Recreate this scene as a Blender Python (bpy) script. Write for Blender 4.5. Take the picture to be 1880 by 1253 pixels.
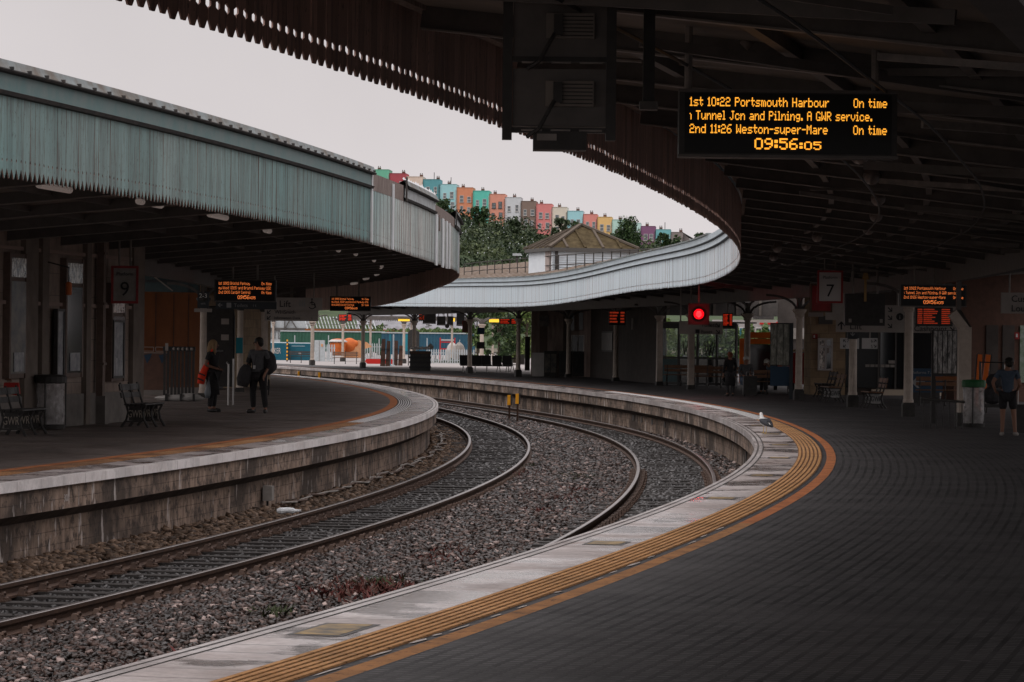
import bpy, math, random
import numpy as np
from mathutils import Matrix, Vector
for o in list(bpy.data.objects): bpy.data.objects.remove(o)
SC = bpy.context.scene
COL = SC.collection
R = math.radians
# ---------------------------------------------------------------- camera, sky, light, exposure
HC = 1.76                                             # eye height above the platform (z = 0)
cam_d = bpy.data.cameras.new('camera'); cam = bpy.data.objects.new('camera', cam_d); COL.objects.link(cam)
cam_d.sensor_width = 36; cam_d.lens = 36*6000/1880; cam_d.clip_start = 0.5; cam_d.clip_end = 6000
cam.matrix_world = Matrix.Translation((0, 0, HC)) @ Matrix.Rotation(R(90-.0143), 4, 'X') @ Matrix.Rotation(R(.625), 4, 'Z')
SC.camera = cam
W = bpy.data.worlds.new('World'); SC.world = W; W.use_nodes = True
nt = W.node_tree; nt.nodes.clear()
out = nt.nodes.new('ShaderNodeOutputWorld'); bg = nt.nodes.new('ShaderNodeBackground')
sky = nt.nodes.new('ShaderNodeTexSky'); sky.sky_type = 'NISHITA'; sky.sun_disc = False
SUN_EL, SUN_AZ = R(48), R(229)
sky.sun_elevation = SUN_EL; sky.sun_rotation = SUN_AZ; sky.dust_density = 4; sky.air_density = 1
hs = nt.nodes.new('ShaderNodeHueSaturation'); hs.inputs['Saturation'].default_value = .12; hs.inputs['Value'].default_value = 1
mx = nt.nodes.new('ShaderNodeMixRGB'); mx.inputs[0].default_value = .86; mx.inputs[2].default_value = (6.75, 6.28, 6.33, 1)  # overcast cloud layer
nt.links.new(sky.outputs[0], hs.inputs['Color']); nt.links.new(hs.outputs[0], mx.inputs[1])
tc = nt.nodes.new('ShaderNodeTexCoord'); sz = nt.nodes.new('ShaderNodeSeparateXYZ'); nt.links.new(tc.outputs['Generated'], sz.inputs[0])
gr = nt.nodes.new('ShaderNodeMapRange'); gr.inputs[1].default_value = .02; gr.inputs[2].default_value = .13; gr.inputs[3].default_value = 1.05; gr.inputs[4].default_value = .84; nt.links.new(sz.outputs[2], gr.inputs[0])
cn = nt.nodes.new('ShaderNodeTexNoise'); cn.inputs['Scale'].default_value = 9; cn.inputs['Detail'].default_value = 4; nt.links.new(tc.outputs['Generated'], cn.inputs[0])
cm = nt.nodes.new('ShaderNodeMapRange'); cm.inputs[1].default_value = .3; cm.inputs[2].default_value = .7; cm.inputs[3].default_value = .95; cm.inputs[4].default_value = 1.04; nt.links.new(cn.outputs[0], cm.inputs[0])
gm_ = nt.nodes.new('ShaderNodeMath'); gm_.operation = 'MULTIPLY'; nt.links.new(gr.outputs[0], gm_.inputs[0]); nt.links.new(cm.outputs[0], gm_.inputs[1])
mu = nt.nodes.new('ShaderNodeMixRGB'); mu.blend_type = 'MULTIPLY'; mu.inputs[0].default_value = 1; nt.links.new(mx.outputs[0], mu.inputs[1]); nt.links.new(gm_.outputs[0], mu.inputs[2])
zg = nt.nodes.new('ShaderNodeMapRange'); zg.inputs[1].default_value = .15; zg.inputs[2].default_value = 1; zg.inputs[3].default_value = 1; zg.inputs[4].default_value = 3.; nt.links.new(sz.outputs[2], zg.inputs[0])     # an overcast sky is about three times brighter overhead
m2 = nt.nodes.new('ShaderNodeMixRGB'); m2.blend_type = 'MULTIPLY'; m2.inputs[0].default_value = 1; nt.links.new(mu.outputs[0], m2.inputs[1]); nt.links.new(zg.outputs[0], m2.inputs[2]); nt.links.new(m2.outputs[0], bg.inputs[0])
nt.links.new(bg.outputs[0], out.inputs[0])
bg.inputs[1].default_value = .118
sun_d = bpy.data.lights.new('sun', 'SUN'); sun_d.energy = .8; sun_d.angle = R(40); sun_d.color = (1, .96, .92)
sun = bpy.data.objects.new('sun', sun_d); COL.objects.link(sun)
sun.rotation_euler = (R(90)-SUN_EL, 0, R(-49))
SC.view_settings.view_transform = 'Standard'; SC.view_settings.look = 'None'; SC.view_settings.exposure = 0; SC.view_settings.gamma = 1
SC.cycles.max_bounces = 8; SC.cycles.diffuse_bounces = 5
rnd = random.Random(7)

# ---------------------------------------------------------------- helpers
def ray(u, v):
    du, dv = u-940, v-626.5; c, s = math.cos(R(.625)), math.sin(R(.625))
    return (c*du+s*dv)/6000, -(-s*du+c*dv+1.5)/6000
def at(u, v, y):                       # photo pixel + metres ahead -> point
    a, b = ray(u, v); return Vector((a*y, y, HC+b*y))
def spot(u, v, h=0.):                  # photo pixel on the level h -> point
    a, b = ray(u, v); y = (h-HC)/b; return Vector((a*y, y, h))
def tag(o, label=None, cat=None, group=None, kind=None):
    if label: o['label'] = label
    if cat: o['category'] = cat
    if group: o['group'] = group
    if kind: o['kind'] = kind
    return o
def thing(name, label, cat, loc=(0, 0, 0), rz=0, group=None):
    o = bpy.data.objects.new(name, None); COL.objects.link(o); o.empty_display_size = .3
    o.location = loc; o.rotation_euler = (0, 0, rz)
    return tag(o, label, cat, group)
def copy_tree(o, parent=None):
    c = o.copy(); COL.objects.link(c); c.parent = parent
    for ch in list(o.children): copy_tree(ch, c)
    return c
class MB:
    def __init__(s): s.v = []; s.f = []; s.uv = []; s.hasuv = False
    def face(s, pts, uv=None):
        n = len(s.v); s.v += [tuple(p) for p in pts]; s.f.append(tuple(range(n, n+len(pts))))
        if uv: s.hasuv = True; s.uv += list(uv)
        else: s.uv += [(0, 0)]*len(pts)
        return s
    def mesh(s, vs, fs):
        n = len(s.v); s.v += [tuple(p) for p in vs]
        for f in fs: s.f.append(tuple(n+i for i in f)); s.uv += [(0, 0)]*len(f)
        return s
    def box(s, c, d, rz=0, rx=0, ry=0, taper=1):
        hx, hy, hz = d[0]/2, d[1]/2, d[2]/2
        P = [(-hx,-hy,-hz),(hx,-hy,-hz),(hx,hy,-hz),(-hx,hy,-hz)]+[(x*taper, y*taper, hz) for x, y in ((-hx,-hy),(hx,-hy),(hx,hy),(-hx,hy))]
        if rz or rx or ry:
            M = Matrix.Rotation(rz, 3, 'Z') @ Matrix.Rotation(ry, 3, 'Y') @ Matrix.Rotation(rx, 3, 'X'); P = [M @ Vector(p) for p in P]
        return s.mesh([(p[0]+c[0], p[1]+c[1], p[2]+c[2]) for p in P], [(0,3,2,1),(4,5,6,7),(0,1,5,4),(1,2,6,5),(2,3,7,6),(3,0,4,7)])
    def bar(s, p, q, w, h, up=(0, 0, 1)):
        p, q = Vector(p), Vector(q); d = (q-p).normalized(); u = Vector(up)
        if abs(d.dot(u)) > .98: u = Vector((0, 1, 0))
        x = d.cross(u).normalized()*w/2; z = x.cross(d).normalized()*h/2
        return s.mesh([p-x-z, p+x-z, p+x+z, p-x+z, q-x-z, q+x-z, q+x+z, q-x+z], [(0,1,2,3),(7,6,5,4),(0,4,5,1),(1,5,6,2),(2,6,7,3),(3,7,4,0)])
    def path(s, pts, r, n=8, cap=True):
        pts = [Vector(p) for p in pts]; rr = r if isinstance(r, (list, tuple)) else [r]*len(pts)
        rings = []; x = None
        for i, p in enumerate(pts):
            d = (pts[min(i+1, len(pts)-1)]-pts[max(i-1, 0)]).normalized()
            if x is None:
                a = Vector((0, 0, 1)) if abs(d.z) < .9 else Vector((1, 0, 0)); x = d.cross(a).normalized()
            x = (x-d*x.dot(d)).normalized(); y = d.cross(x)
            rings.append([p+x*rr[i]*math.cos(2*math.pi*k/n)+y*rr[i]*math.sin(2*math.pi*k/n) for k in range(n)])
        vs = [p for g in rings for p in g]; fs = []
        for i in range(len(rings)-1):
            for k in range(n): fs.append((i*n+k, i*n+(k+1) % n, (i+1)*n+(k+1) % n, (i+1)*n+k))
        if cap: fs.append(tuple(range(n-1, -1, -1))); fs.append(tuple(range((len(rings)-1)*n, len(rings)*n)))
        return s.mesh(vs, fs)
    def lathe(s, prof, n=16, c=(0, 0, 0), a0=0, sx=1, sy=1, cap=True):
        vs = []; fs = []
        for r, z in prof:
            vs += [(c[0]+sx*r*math.cos(a0+2*math.pi*k/n), c[1]+sy*r*math.sin(a0+2*math.pi*k/n), c[2]+z) for k in range(n)]
        for i in range(len(prof)-1):
            for k in range(n): fs.append((i*n+k, i*n+(k+1) % n, (i+1)*n+(k+1) % n, (i+1)*n+k))
        if cap: fs.append(tuple(range(n-1, -1, -1))); fs.append(tuple(range((len(prof)-1)*n, len(prof)*n)))
        return s.mesh(vs, fs)
    def slab(s, poly, y0, y1):          # polygon in x-z, given thickness along y
        n = len(poly); vs = [(x, y0, z) for x, z in poly]+[(x, y1, z) for x, z in poly]
        return s.mesh(vs, [tuple(range(n)), tuple(range(2*n-1, n-1, -1))]+[(i, i+n, (i+1) % n+n, (i+1) % n) for i in range(n)])
    def blob(s, c, r, n=10, m=6):
        prof = [(max(1e-3, math.sin(math.pi*i/m)), -math.cos(math.pi*i/m)) for i in range(m+1)]
        vs = []; fs = []
        for a, z in prof: vs += [(c[0]+r[0]*a*math.cos(2*math.pi*k/n), c[1]+r[1]*a*math.sin(2*math.pi*k/n), c[2]+r[2]*z) for k in range(n)]
        for i in range(m):
            for k in range(n): fs.append((i*n+k, i*n+(k+1) % n, (i+1)*n+(k+1) % n, (i+1)*n+k))
        return s.mesh(vs, fs)
    def build(s, name, mat, parent=None, smooth=False, loc=None):
        me = bpy.data.meshes.new(name); me.from_pydata(s.v, [], s.f)
        if s.hasuv: me.uv_layers.new(name='UVMap').data.foreach_set('uv', [x for p in s.uv for x in p])
        if smooth: me.shade_smooth()
        me.materials.append(mat); me.update()
        o = bpy.data.objects.new(name, me); COL.objects.link(o)
        if parent: o.parent = parent
        if loc: o.location = loc
        return o
def copyloc(o, loc, rz=None):
    c = copy_tree(o); c.location = loc
    if rz is not None: c.rotation_euler = (0, 0, rz)
    return c
FONT = {}
def text(name, s, size, mat, parent, x, y, z, align='LEFT', depth=.004, sx=1):
    cu = bpy.data.curves.new('t', 'FONT'); cu.body = s; cu.size = size; cu.align_x = align; cu.extrude = depth; cu.resolution_u = 3
    ob = bpy.data.objects.new('t', cu); COL.objects.link(ob)
    me = bpy.data.meshes.new_from_object(ob.evaluated_get(bpy.context.evaluated_depsgraph_get()))
    bpy.data.objects.remove(ob); me.name = name
    for v in me.vertices: v.co = (v.co.x*sx, -v.co.z, v.co.y)
    me.flip_normals(); me.materials.clear(); me.materials.append(mat)
    o = bpy.data.objects.new(name, me); COL.objects.link(o); o.parent = parent; o.location = (x, y, z)
    return o

# ---------------------------------------------------------------- materials
MAT = {}
def mat(name, col, col2=None, scale=2., rough=.8, bump=0., bscale=None, stretch=(1, 1, 1), metal=0., spec=.25, uv=False, detail=6, lo=.35, hi=.65, emit=0, alpha=1, rough2=None, trans=0):
    if name in MAT: return MAT[name]
    m = bpy.data.materials.new(name); m.use_nodes = True; t = m.node_tree; b = t.nodes['Principled BSDF']; L = t.links
    b.inputs['Roughness'].default_value = rough; b.inputs['Metallic'].default_value = metal; b.inputs['Specular IOR Level'].default_value = spec
    b.inputs['Base Color'].default_value = (*col, 1); b.inputs['Alpha'].default_value = alpha; b.inputs['Transmission Weight'].default_value = trans
    if emit: b.inputs['Emission Color'].default_value = (*col, 1); b.inputs['Emission Strength'].default_value = emit
    if col2 or bump or rough2 is not None:
        tc = t.nodes.new('ShaderNodeTexCoord'); mp = t.nodes.new('ShaderNodeMapping'); mp.inputs['Scale'].default_value = stretch
        L.new(tc.outputs['UV' if uv else 'Object'], mp.inputs[0])
        nz = t.nodes.new('ShaderNodeTexNoise'); nz.inputs['Scale'].default_value = scale; nz.inputs['Detail'].default_value = detail; nz.inputs['Roughness'].default_value = .65
        L.new(mp.outputs[0], nz.inputs[0])
        if col2:
            cr = t.nodes.new('ShaderNodeValToRGB'); cr.color_ramp.elements[0].position = lo; cr.color_ramp.elements[1].position = hi
            cr.color_ramp.elements[0].color = (*col, 1); cr.color_ramp.elements[1].color = (*col2, 1)
            L.new(nz.outputs[0], cr.inputs[0]); L.new(cr.outputs[0], b.inputs['Base Color'])
        if rough2 is not None:
            mr = t.nodes.new('ShaderNodeMapRange'); mr.inputs[1].default_value = lo; mr.inputs[2].default_value = hi; mr.inputs[3].default_value = rough; mr.inputs[4].default_value = rough2
            L.new(nz.outputs[0], mr.inputs[0]); L.new(mr.outputs[0], b.inputs['Roughness'])
        if bump:
            n2 = t.nodes.new('ShaderNodeTexNoise'); n2.inputs['Scale'].default_value = bscale or scale*4; n2.inputs['Detail'].default_value = 4; L.new(mp.outputs[0], n2.inputs[0])
            bp = t.nodes.new('ShaderNodeBump'); bp.inputs['Strength'].default_value = bump; bp.inputs['Distance'].default_value = .02
            L.new(n2.outputs[0], bp.inputs['Height']); L.new(bp.outputs[0], b.inputs['Normal'])
    MAT[name] = m; return m
class NG:                                # tiny node-graph helper for the special materials
    def __init__(s, name, rough=.8, spec=.3):
        s.m = bpy.data.materials.new(name); s.m.use_nodes = True; s.t = s.m.node_tree; s.b = s.t.nodes['Principled BSDF']
        s.b.inputs['Roughness'].default_value = rough; s.b.inputs['Specular IOR Level'].default_value = spec; MAT[name] = s.m
    def n(s, typ, **kw):
        x = s.t.nodes.new('ShaderNode'+typ)
        for k, v in kw.items():
            if k in x.inputs: x.inputs[k].default_value = v
            else: setattr(x, k, v)
        return x
    def l(s, a, b): s.t.links.new(a, b)
    def coord(s, kind='UV', scale=(1, 1, 1)):
        tc = s.n('TexCoord'); mp = s.n('Mapping'); mp.inputs['Scale'].default_value = scale; s.l(tc.outputs[kind], mp.inputs[0]); return mp.outputs[0]
    def noise(s, vec, scale, detail=6, rough=.6):
        x = s.n('TexNoise'); x.inputs['Scale'].default_value = scale; x.inputs['Detail'].default_value = detail; x.inputs['Roughness'].default_value = rough; s.l(vec, x.inputs[0]); return x.outputs[0]
    def ramp(s, fac, stops):
        x = s.n('ValToRGB'); e = x.color_ramp.elements
        while len(e) < len(stops): e.new(.5)
        for k, (p, c) in enumerate(stops): e[k].position = p; e[k].color = (*c, 1) if len(c) == 3 else c
        s.l(fac, x.inputs[0]); return x.outputs[0]
    def mix(s, fac, a, b, mode='MIX'):
        x = s.n('MixRGB', blend_type=mode)
        for i, q in enumerate((fac, a, b)):
            if isinstance(q, (int, float)): x.inputs[i].default_value = q
            elif isinstance(q, tuple): x.inputs[i].default_value = (*q, 1)
            else: s.l(q, x.inputs[i])
        return x.outputs[0]
    def bump(s, h, st, dist=.02):
        x = s.n('Bump'); x.inputs['Strength'].default_value = st; x.inputs['Distance'].default_value = dist; s.l(h, x.inputs['Height']); s.l(x.outputs[0], s.b.inputs['Normal'])
    def col(s, c): s.l(c, s.b.inputs['Base Color']); return s.m
    def rough(s, c): s.l(c, s.b.inputs['Roughness'])
G3 = lambda v: (v, v, v)
def painted_boards(name, base, worn, dirt, pitch, var=.45, drt=.8, spk=.85):   # UV x runs along the valance in metres
    g = NG(name, .65); uv = g.coord('UV'); sx = g.n('SeparateXYZ'); g.l(uv, sx.inputs[0])
    d = g.n('Math', operation='DIVIDE'); g.l(sx.outputs[0], d.inputs[0]); d.inputs[1].default_value = pitch
    f = g.n('Math', operation='FLOOR'); g.l(d.outputs[0], f.inputs[0])
    wn = g.n('TexWhiteNoise', noise_dimensions='1D'); g.l(f.outputs[0], wn.inputs['W'])
    big = g.noise(uv, .12, 3); st = g.noise(g.coord('UV', (14, 1.2, 1)), 1, 6, .7); sp = g.noise(g.coord('UV', (9, 3, 1)), 3, 5, .7)
    c = g.mix(g.ramp(big, [(.4, G3(0)), (.62, G3(1))]), base, worn)
    c = g.mix(var, c, g.ramp(wn.outputs[0], [(0, G3(.3)), (1, G3(.95))]), 'OVERLAY')
    c = g.mix(g.ramp(st, [(.5, G3(0)), (.62, G3(drt))]), c, dirt)
    c = g.mix(g.ramp(sp, [(.60, G3(0)), (.64, G3(spk))]), c, (.05, .04, .035))
    g.bump(st, .15); return g.col(c)
painted_boards('teal_boards', (.115, .215, .21), (.19, .25, .24), (.085, .08, .072), .165, .28, .7, .8)
painted_boards('grey_boards', (.25, .36, .355), (.44, .46, .44), (.15, .125, .11), .165, .3, .7, .7)
painted_boards('pale_blue_boards', (.60, .69, .745), (.62, .69, .735), (.52, .59, .63), .17, .05, .3, .06)
painted_boards('brown_boards', (.23, .15, .125), (.29, .175, .145), (.13, .09, .085), .17)
mat('teal_paint', (.11, .19, .19), (.16, .205, .2), 3, .6, .1); mat('grey_paint', (.42, .45, .46), (.25, .22, .2), 4, .7, .2, lo=.45, hi=.8)
mat('pale_blue_paint', (.58, .66, .71), (.5, .57, .61), 1.5, .6, .05)
mat('moulding_grey', (.13, .14, .145), (.09, .095, .1), 5, .8); mat('moulding_dark', (.035, .035, .035), (.07, .06, .055), 5, .8)
mat('lead_flashing', (.24, .28, .29), (.14, .12, .1), 2.2, .7, .2); mat('white_timber', (.66, .68, .70), (.48, .46, .44), 4, .6, .1, stretch=(1, 1, .3), lo=.45, hi=.8)
mat('rotten_timber', (.12, .085, .07), (.3, .25, .23), 3, .9, .5, stretch=(6, 6, .8))
mat('soffit', (.15, .135, .12), (.20, .172, .15), 2, .85, .1); mat('roof_iron', (.085, .078, .074), (.12, .107, .10), 4, .55); mat('iron_edge', (.26, .23, .21), (.16, .145, .135), 6, .5)
mat('black_pipe', (.03, .028, .027), None, rough=.6); mat('felt', (.16, .15, .14), (.1, .09, .08), 2, .9)
# platform wall: block courses, streaks, white splashes
g = NG('platform_wall', .9); uv = g.coord('UV')
br = g.n('TexBrick'); g.l(uv, br.inputs[0])
for k, v in (('Color1', (.40, .30, .235, 1)), ('Color2', (.34, .255, .20, 1)), ('Mortar', (.06, .042, .034, 1)), ('Scale', 1.), ('Mortar Size', .006), ('Brick Width', .9), ('Row Height', .17)): br.inputs[k].default_value = v
st = g.noise(g.coord('UV', (5, .8, 1)), 1, 8, .75); big = g.noise(g.coord('UV', (.5, .5, 1)), 1, 4); sp = g.noise(g.coord('UV', (2.6, .7, 1)), 1.3, 5, .6)
c = g.mix(.40, g.ramp(st, [(.38, (.025, .017, .013)), (.46, (.12, .076, .055)), (.54, (.27, .185, .137)), (.66, (.42, .32, .255))]), br.outputs[0])
c = g.mix(g.ramp(big, [(.42, G3(.85)), (.55, G3(0))]), c, (.045, .034, .028))
c = g.mix(g.ramp(g.noise(uv, 5, 6, .7), [(.5, G3(0)), (.6, G3(.85))]), c, (.045, .034, .029))
c = g.mix(g.ramp(sp, [(.59, G3(0)), (.64, G3(.7))]), c, (.62, .56, .53)); g.bump(g.noise(uv, 9, 5), .5); g.col(c)
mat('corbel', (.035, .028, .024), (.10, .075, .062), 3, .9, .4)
mat('coping_plain', (.86, .82, .81), (.62, .56, .54), 2.2, .55, .25, bscale=30, lo=.42, hi=.72)
def paving(name, c1, c2, mortar, bw, rh, rough, stain, wet, bst=.35, ms=.007, sp=.4, edge=.12):
    g = NG(name, rough, sp); uv = g.coord('UV'); br = g.n('TexBrick'); g.l(uv, br.inputs[0])
    for k, v in (('Color1', (*c1, 1)), ('Color2', (*c2, 1)), ('Mortar', (*mortar, 1)), ('Scale', 1.), ('Mortar Size', ms), ('Brick Width', bw), ('Row Height', rh)): br.inputs[k].default_value = v
    no = g.noise(g.coord('Object'), .55, 6, .6); c = g.mix(g.ramp(no, [(.4, G3(0)), (.65, G3(.8))]), br.outputs[0], stain)
    fine = g.noise(g.coord('Object'), 14, 5, .7); c = g.mix(.5, c, g.ramp(fine, [(.3, G3(.25)), (.7, G3(.75))]), 'OVERLAY')
    g.rough(g.ramp(g.noise(g.coord('Object', (1, 1, 1)), .8, 5), [(.5-edge, G3(wet)), (.5+edge, G3(rough))]))
    vo = g.n('TexVoronoi'); vo.inputs['Scale'].default_value = 1.3; g.l(g.coord('Object'), vo.inputs[0]); c = g.mix(g.ramp(vo.outputs['Distance'], [(.03, G3(.5)), (.05, G3(0))]), c, tuple(min(.8, q*2.6) for q in c1))    # trodden spots
    c = g.mix(g.ramp(g.noise(g.coord('Object'), .9, 6, .7), [(.52, G3(0)), (.6, G3(.45))]), c, tuple(q*.5 for q in c2))
    hh = g.mix(.6, br.outputs[1], fine); inv = g.n('Invert'); g.l(hh, inv.inputs[1]); g.bump(inv.outputs[0], bst, .01); g.col(c)
paving('pavers', (.10, .092, .094), (.05, .046, .048), (.006, .0055, .006), .10, .115, .72, (.07, .064, .065), .62, 1., .02)
paving('edge_slabs', (.54, .485, .475), (.47, .415, .405), (.06, .05, .047), .46, 5, .6, (.25, .19, .17), .06, .3, .012, .5, .07)
paving('coping_worn', (.50, .46, .45), (.40, .365, .355), (.10, .085, .08), .92, 5, .6, (.24, .20, .19), .3, .3, .01, .3, .1)
paving('coping', (.86, .82, .81), (.80, .76, .75), (.16, .14, .13), .92, 5, .65, (.58, .52, .50), .5, .3, .007, .3, .1)
def worn_paint(name, base, b2, under):
    g = NG(name, .85, .2); ob = g.coord('Object'); c = g.mix(g.ramp(g.noise(ob, 2.2, 6), [(.4, G3(0)), (.62, G3(1))]), base, b2); c = g.mix(g.ramp(g.noise(ob, 9, 7, .75), [(.55, G3(0)), (.63, G3(.9))]), c, under); g.bump(g.noise(ob, 40, 4), .3); return g.col(c)
worn_paint('orange_line', (.50, .175, .065), (.36, .13, .052), (.08, .055, .042)); worn_paint('orange_worn', (.44, .21, .085), (.28, .14, .065), (.06, .045, .04))
paving('island_asphalt', (.14, .112, .1), (.12, .098, .088), (.10, .082, .075), .5, .4, .7, (.20, .16, .145), .4)
paving('tactile_ochre', (.62, .335, .15), (.47, .25, .105), (.11, .055, .03), .42, 5, .85, (.44, .23, .10), .7, .2, .012, .12); mat('tactile_groove', (.11, .05, .025), (.16, .08, .04), 6, .8)
mat('tactile_pale', (.75, .73, .72), (.5, .48, .48), 6, .6); mat('tactile_black', (.035, .033, .035), (.06, .055, .055), 5, .7)
mat('orange_line_plain', (.70, .225, .075), (.50, .16, .055), 2.2, .85, .2, bscale=30, lo=.4, hi=.7)
mat('orange_worn_plain', (.55, .25, .09), (.36, .17, .07), 2, .85, .2, bscale=30, lo=.4, hi=.7); mat('worn_white', (.62, .57, .54), (.3, .25, .22), 4, .6)
mat('pad_yellow', (.42, .27, .09), (.07, .06, .045), 6, .5, .2); mat('pad_dark', (.05, .047, .045), (.09, .08, .075), 8, .5)
mat('rail_rust', (.045, .025, .018), (.085, .047, .03), 6, .75, .2); mat('rail_shine', (.36, .33, .32), (.22, .19, .18), 5, .3, metal=.85)
mat('rail_rust_top', (.10, .06, .045), (.16, .1, .08), 6, .5, metal=.3)
mat('sleeper_wood', (.02, .018, .017), (.065, .058, .055), 3, .55, .5, stretch=(1, 1, 1), rough2=.85); mat('chair_iron', (.07, .045, .035), (.12, .075, .055), 9, .6)
# stones
g = NG('ballast_stone', .6, .4); ge = g.n('NewGeometry'); rp = g.ramp(ge.outputs['Random Per Island'], [(0, (.008, .0045, .003)), (.55, (.022, .0125, .009)), (.78, (.06, .035, .027)), (.92, (.135, .087, .073)), (1, (.42, .325, .295))])
g.rough(g.ramp(ge.outputs['Random Per Island'], [(0, G3(.25)), (1, G3(.6))])); g.col(rp)
g = NG('ballast_brown', .75, .3); ge = g.n('NewGeometry'); g.col(g.ramp(ge.outputs['Random Per Island'], [(0, (.03, .018, .011)), (.5, (.085, .052, .032)), (1, (.19, .125, .085))]))
g = NG('ballast_dark', .35, .5); ge = g.n('NewGeometry'); g.col(g.ramp(ge.outputs['Random Per Island'], [(0, (.012, .011, .011)), (.7, (.032, .029, .028)), (1, (.09, .083, .082))]))
mat('track_dirt', (.018, .014, .012), (.045, .036, .032), 6, .85, .8, bscale=18)
mat('asphalt', (.05, .05, .05), (.09, .085, .08), 3, .9); mat('earth', (.09, .08, .06), (.12, .11, .08), .05, .95)
# ---------------------------------------------------------------- the curve of the station: radii about one centre
CX, CY = -266.5, 82.
_T = np.linspace(-.6, .75, 2701)
def curve(tab):
    t = [a for a, b in tab]; r = [b for a, b in tab]
    q = np.interp(_T, t, r); q += np.where(_T > t[-1], (_T-t[-1])*(r[-1]-r[-2])/(t[-1]-t[-2]), 0)
    k = np.exp(-.5*(np.arange(-120, 121)/40.)**2); k /= k.sum()
    q = np.convolve(np.pad(q, 120, mode='edge'), k, 'valid'); return lambda th: float(np.interp(th, _T, q))
RE = curve([(-.3,272.2),(-.15,272.2),(-.1,271.97),(-.055,271.64),(-.02,271.43),(.02,271.28),(.06,271.05),(.1,270.95),(.15,271.0),(.2,271.4),(.25,272.4),(.3,273.5),(.38,275.5),(.45,279)])
TA = curve([(-.3,266.2),(.12,266.2),(.2,266.9),(.27,267.6),(.45,271)])
TB = curve([(-.3,271.3),(-.143,270.7),(-.075,270.35),(0,270.1),(.05,269.9),(.1,269.62),(.15,269.45),(.2,269.6),(.3,271.2),(.45,276.6)])
LE = curve([(-.3,263.8),(-.2,263.95),(-.15,264.15),(-.1,264.35),(-.05,264.5),(0,264.6),(.12,264.62),(.2,265.2),(.27,265.9),(.45,269.3)])
ZR = curve([(-.3,3.68),(-.22,3.6),(-.16,3.42),(-.1,3.24),(-.053,3.2),(-.02,3.16),(.011,3.2),(.047,3.3),(.079,3.29),(.11,3.19),(.133,3.08),(.162,3.04),(.2,3.12),(.249,3.24),(.33,3.46),(.45,3.7)])
ZTP = curve([(-.3,4.5),(-.1,4.3),(-.035,4.27),(-.019,4.3),(.012,4.35),(.047,4.44),(.08,4.4),(.11,4.29),(.137,4.21),(.167,4.22),(.2045,4.36),(.239,4.5),(.33,4.75),(.45,4.9)])
ZL = curve([(-.3,3.58),(-.1,3.51),(-.05,3.38),(.03,3.5),(.1,3.42),(.13,3.27),(.18,3.05),(.3,3.0)])
def pol(r, th, z=0.): return Vector((CX+r*math.cos(th), CY+r*math.sin(th), z))
def th_of(p): return math.atan2(p[1]-CY, p[0]-CX)
def r_of(p): return math.hypot(p[1]-CY, p[0]-CX)
def sweep(mb, rf, sec, t0, t1, step=.8, zf=None, closed=False):
    n = max(2, int((t1-t0)*268/step)); ths = [t0+(t1-t0)*i/n for i in range(n+1)]
    sec = list(sec)+([sec[0]] if closed else [])
    vv = [0]
    for a, b in zip(sec[:-1], sec[1:]): vv.append(vv[-1]+math.hypot(b[0]-a[0], b[1]-a[1]))
    for ta, tb in zip(ths[:-1], ths[1:]):
        ra, rb = rf(ta), rf(tb); za, zb = (zf(ta), zf(tb)) if zf else (0, 0)
        for i in range(len(sec)-1):
            (o1, z1), (o2, z2) = sec[i], sec[i+1]
            mb.face([pol(ra+o1, ta, z1+za), pol(rb+o1, tb, z1+zb), pol(rb+o2, tb, z2+zb), pol(ra+o2, ta, z2+za)],
                    [(ta*268, vv[i]), (tb*268, vv[i]), (tb*268, vv[i+1]), (ta*268, vv[i+1])])
    return mb
def strip(name, rf, sec, t0, t1, m, parent=None, step=.8, closed=False, zf=None):
    return sweep(MB(), rf, sec, t0, t1, step, zf, closed).build(name, m, parent)
T0, T1 = -.34, .5
# ground, track bed
gm = MB(); gm.face([(-900, -60, -1.25), (900, -60, -1.25), (900, 1500, -1.25), (-900, 1500, -1.25)])
tag(gm.build('ground', MAT['earth']), kind='structure')
bed = MB()
n = 520
prof = [(-.5, -.98), (.5, -1.02), (1.1, -1.09), (2.6, -1.09), (3.3, -1.03), (4.2, -.98), (5, -1.03), (5.6, -1.09), (7.0, -1.09), (7.9, -1.0), (9.5, -.98)]
def bedz(d): return float(np.interp(d, [a for a, b in prof], [b for a, b in prof]))
sweep(bed, lambda th: TA(th)-2.0, [(a-.3, b-.03) for a, b in prof], T0, T1, .6)
tag(bed.build('track_bed', MAT['track_dirt']), kind='structure')

# rails: web and foot, with the worn running surface as a part of its own
def rail(off, tf, t0, t1, label, top):
    sec = [(-.07, -.155), (-.07, -.13), (-.012, -.11), (-.012, -.05), (-.035, -.04), (-.035, -.003), (.035, -.003), (.035, -.04), (.012, -.05), (.012, -.11), (.07, -.13), (.07, -.155)]
    m = MB(); sweep(m, lambda th: tf(th)+off, [(a, z-.87) for a, z in sec], t0, t1, .5)
    o = tag(m.build('rail', MAT['rail_rust']), label, 'rail', 'running rails of the two tracks')
    h = MB(); sweep(h, lambda th: tf(th)+off, [(-.033, -.871), (-.026, -.866), (.026, -.866), (.033, -.871)], t0, t1, .5)
    h.build('running_surface', MAT[top], o)
rail(-.7525, TA, -.26, .4, 'rusty rail nearest the island platform wall', 'rail_shine')
rail(.7525, TA, -.26, .4, 'rusty rail second from the island platform wall, beside the wide gravel strip', 'rail_shine')
rail(-.7525, TB, -.26, .4, 'shiny curved rail second from the wall of the seagull platform, by the yellow posts', 'rail_shine')
rail(.7525, TB, -.26, .4, 'shiny curved rail closest to the wall of the seagull platform', 'rail_shine')
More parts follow.
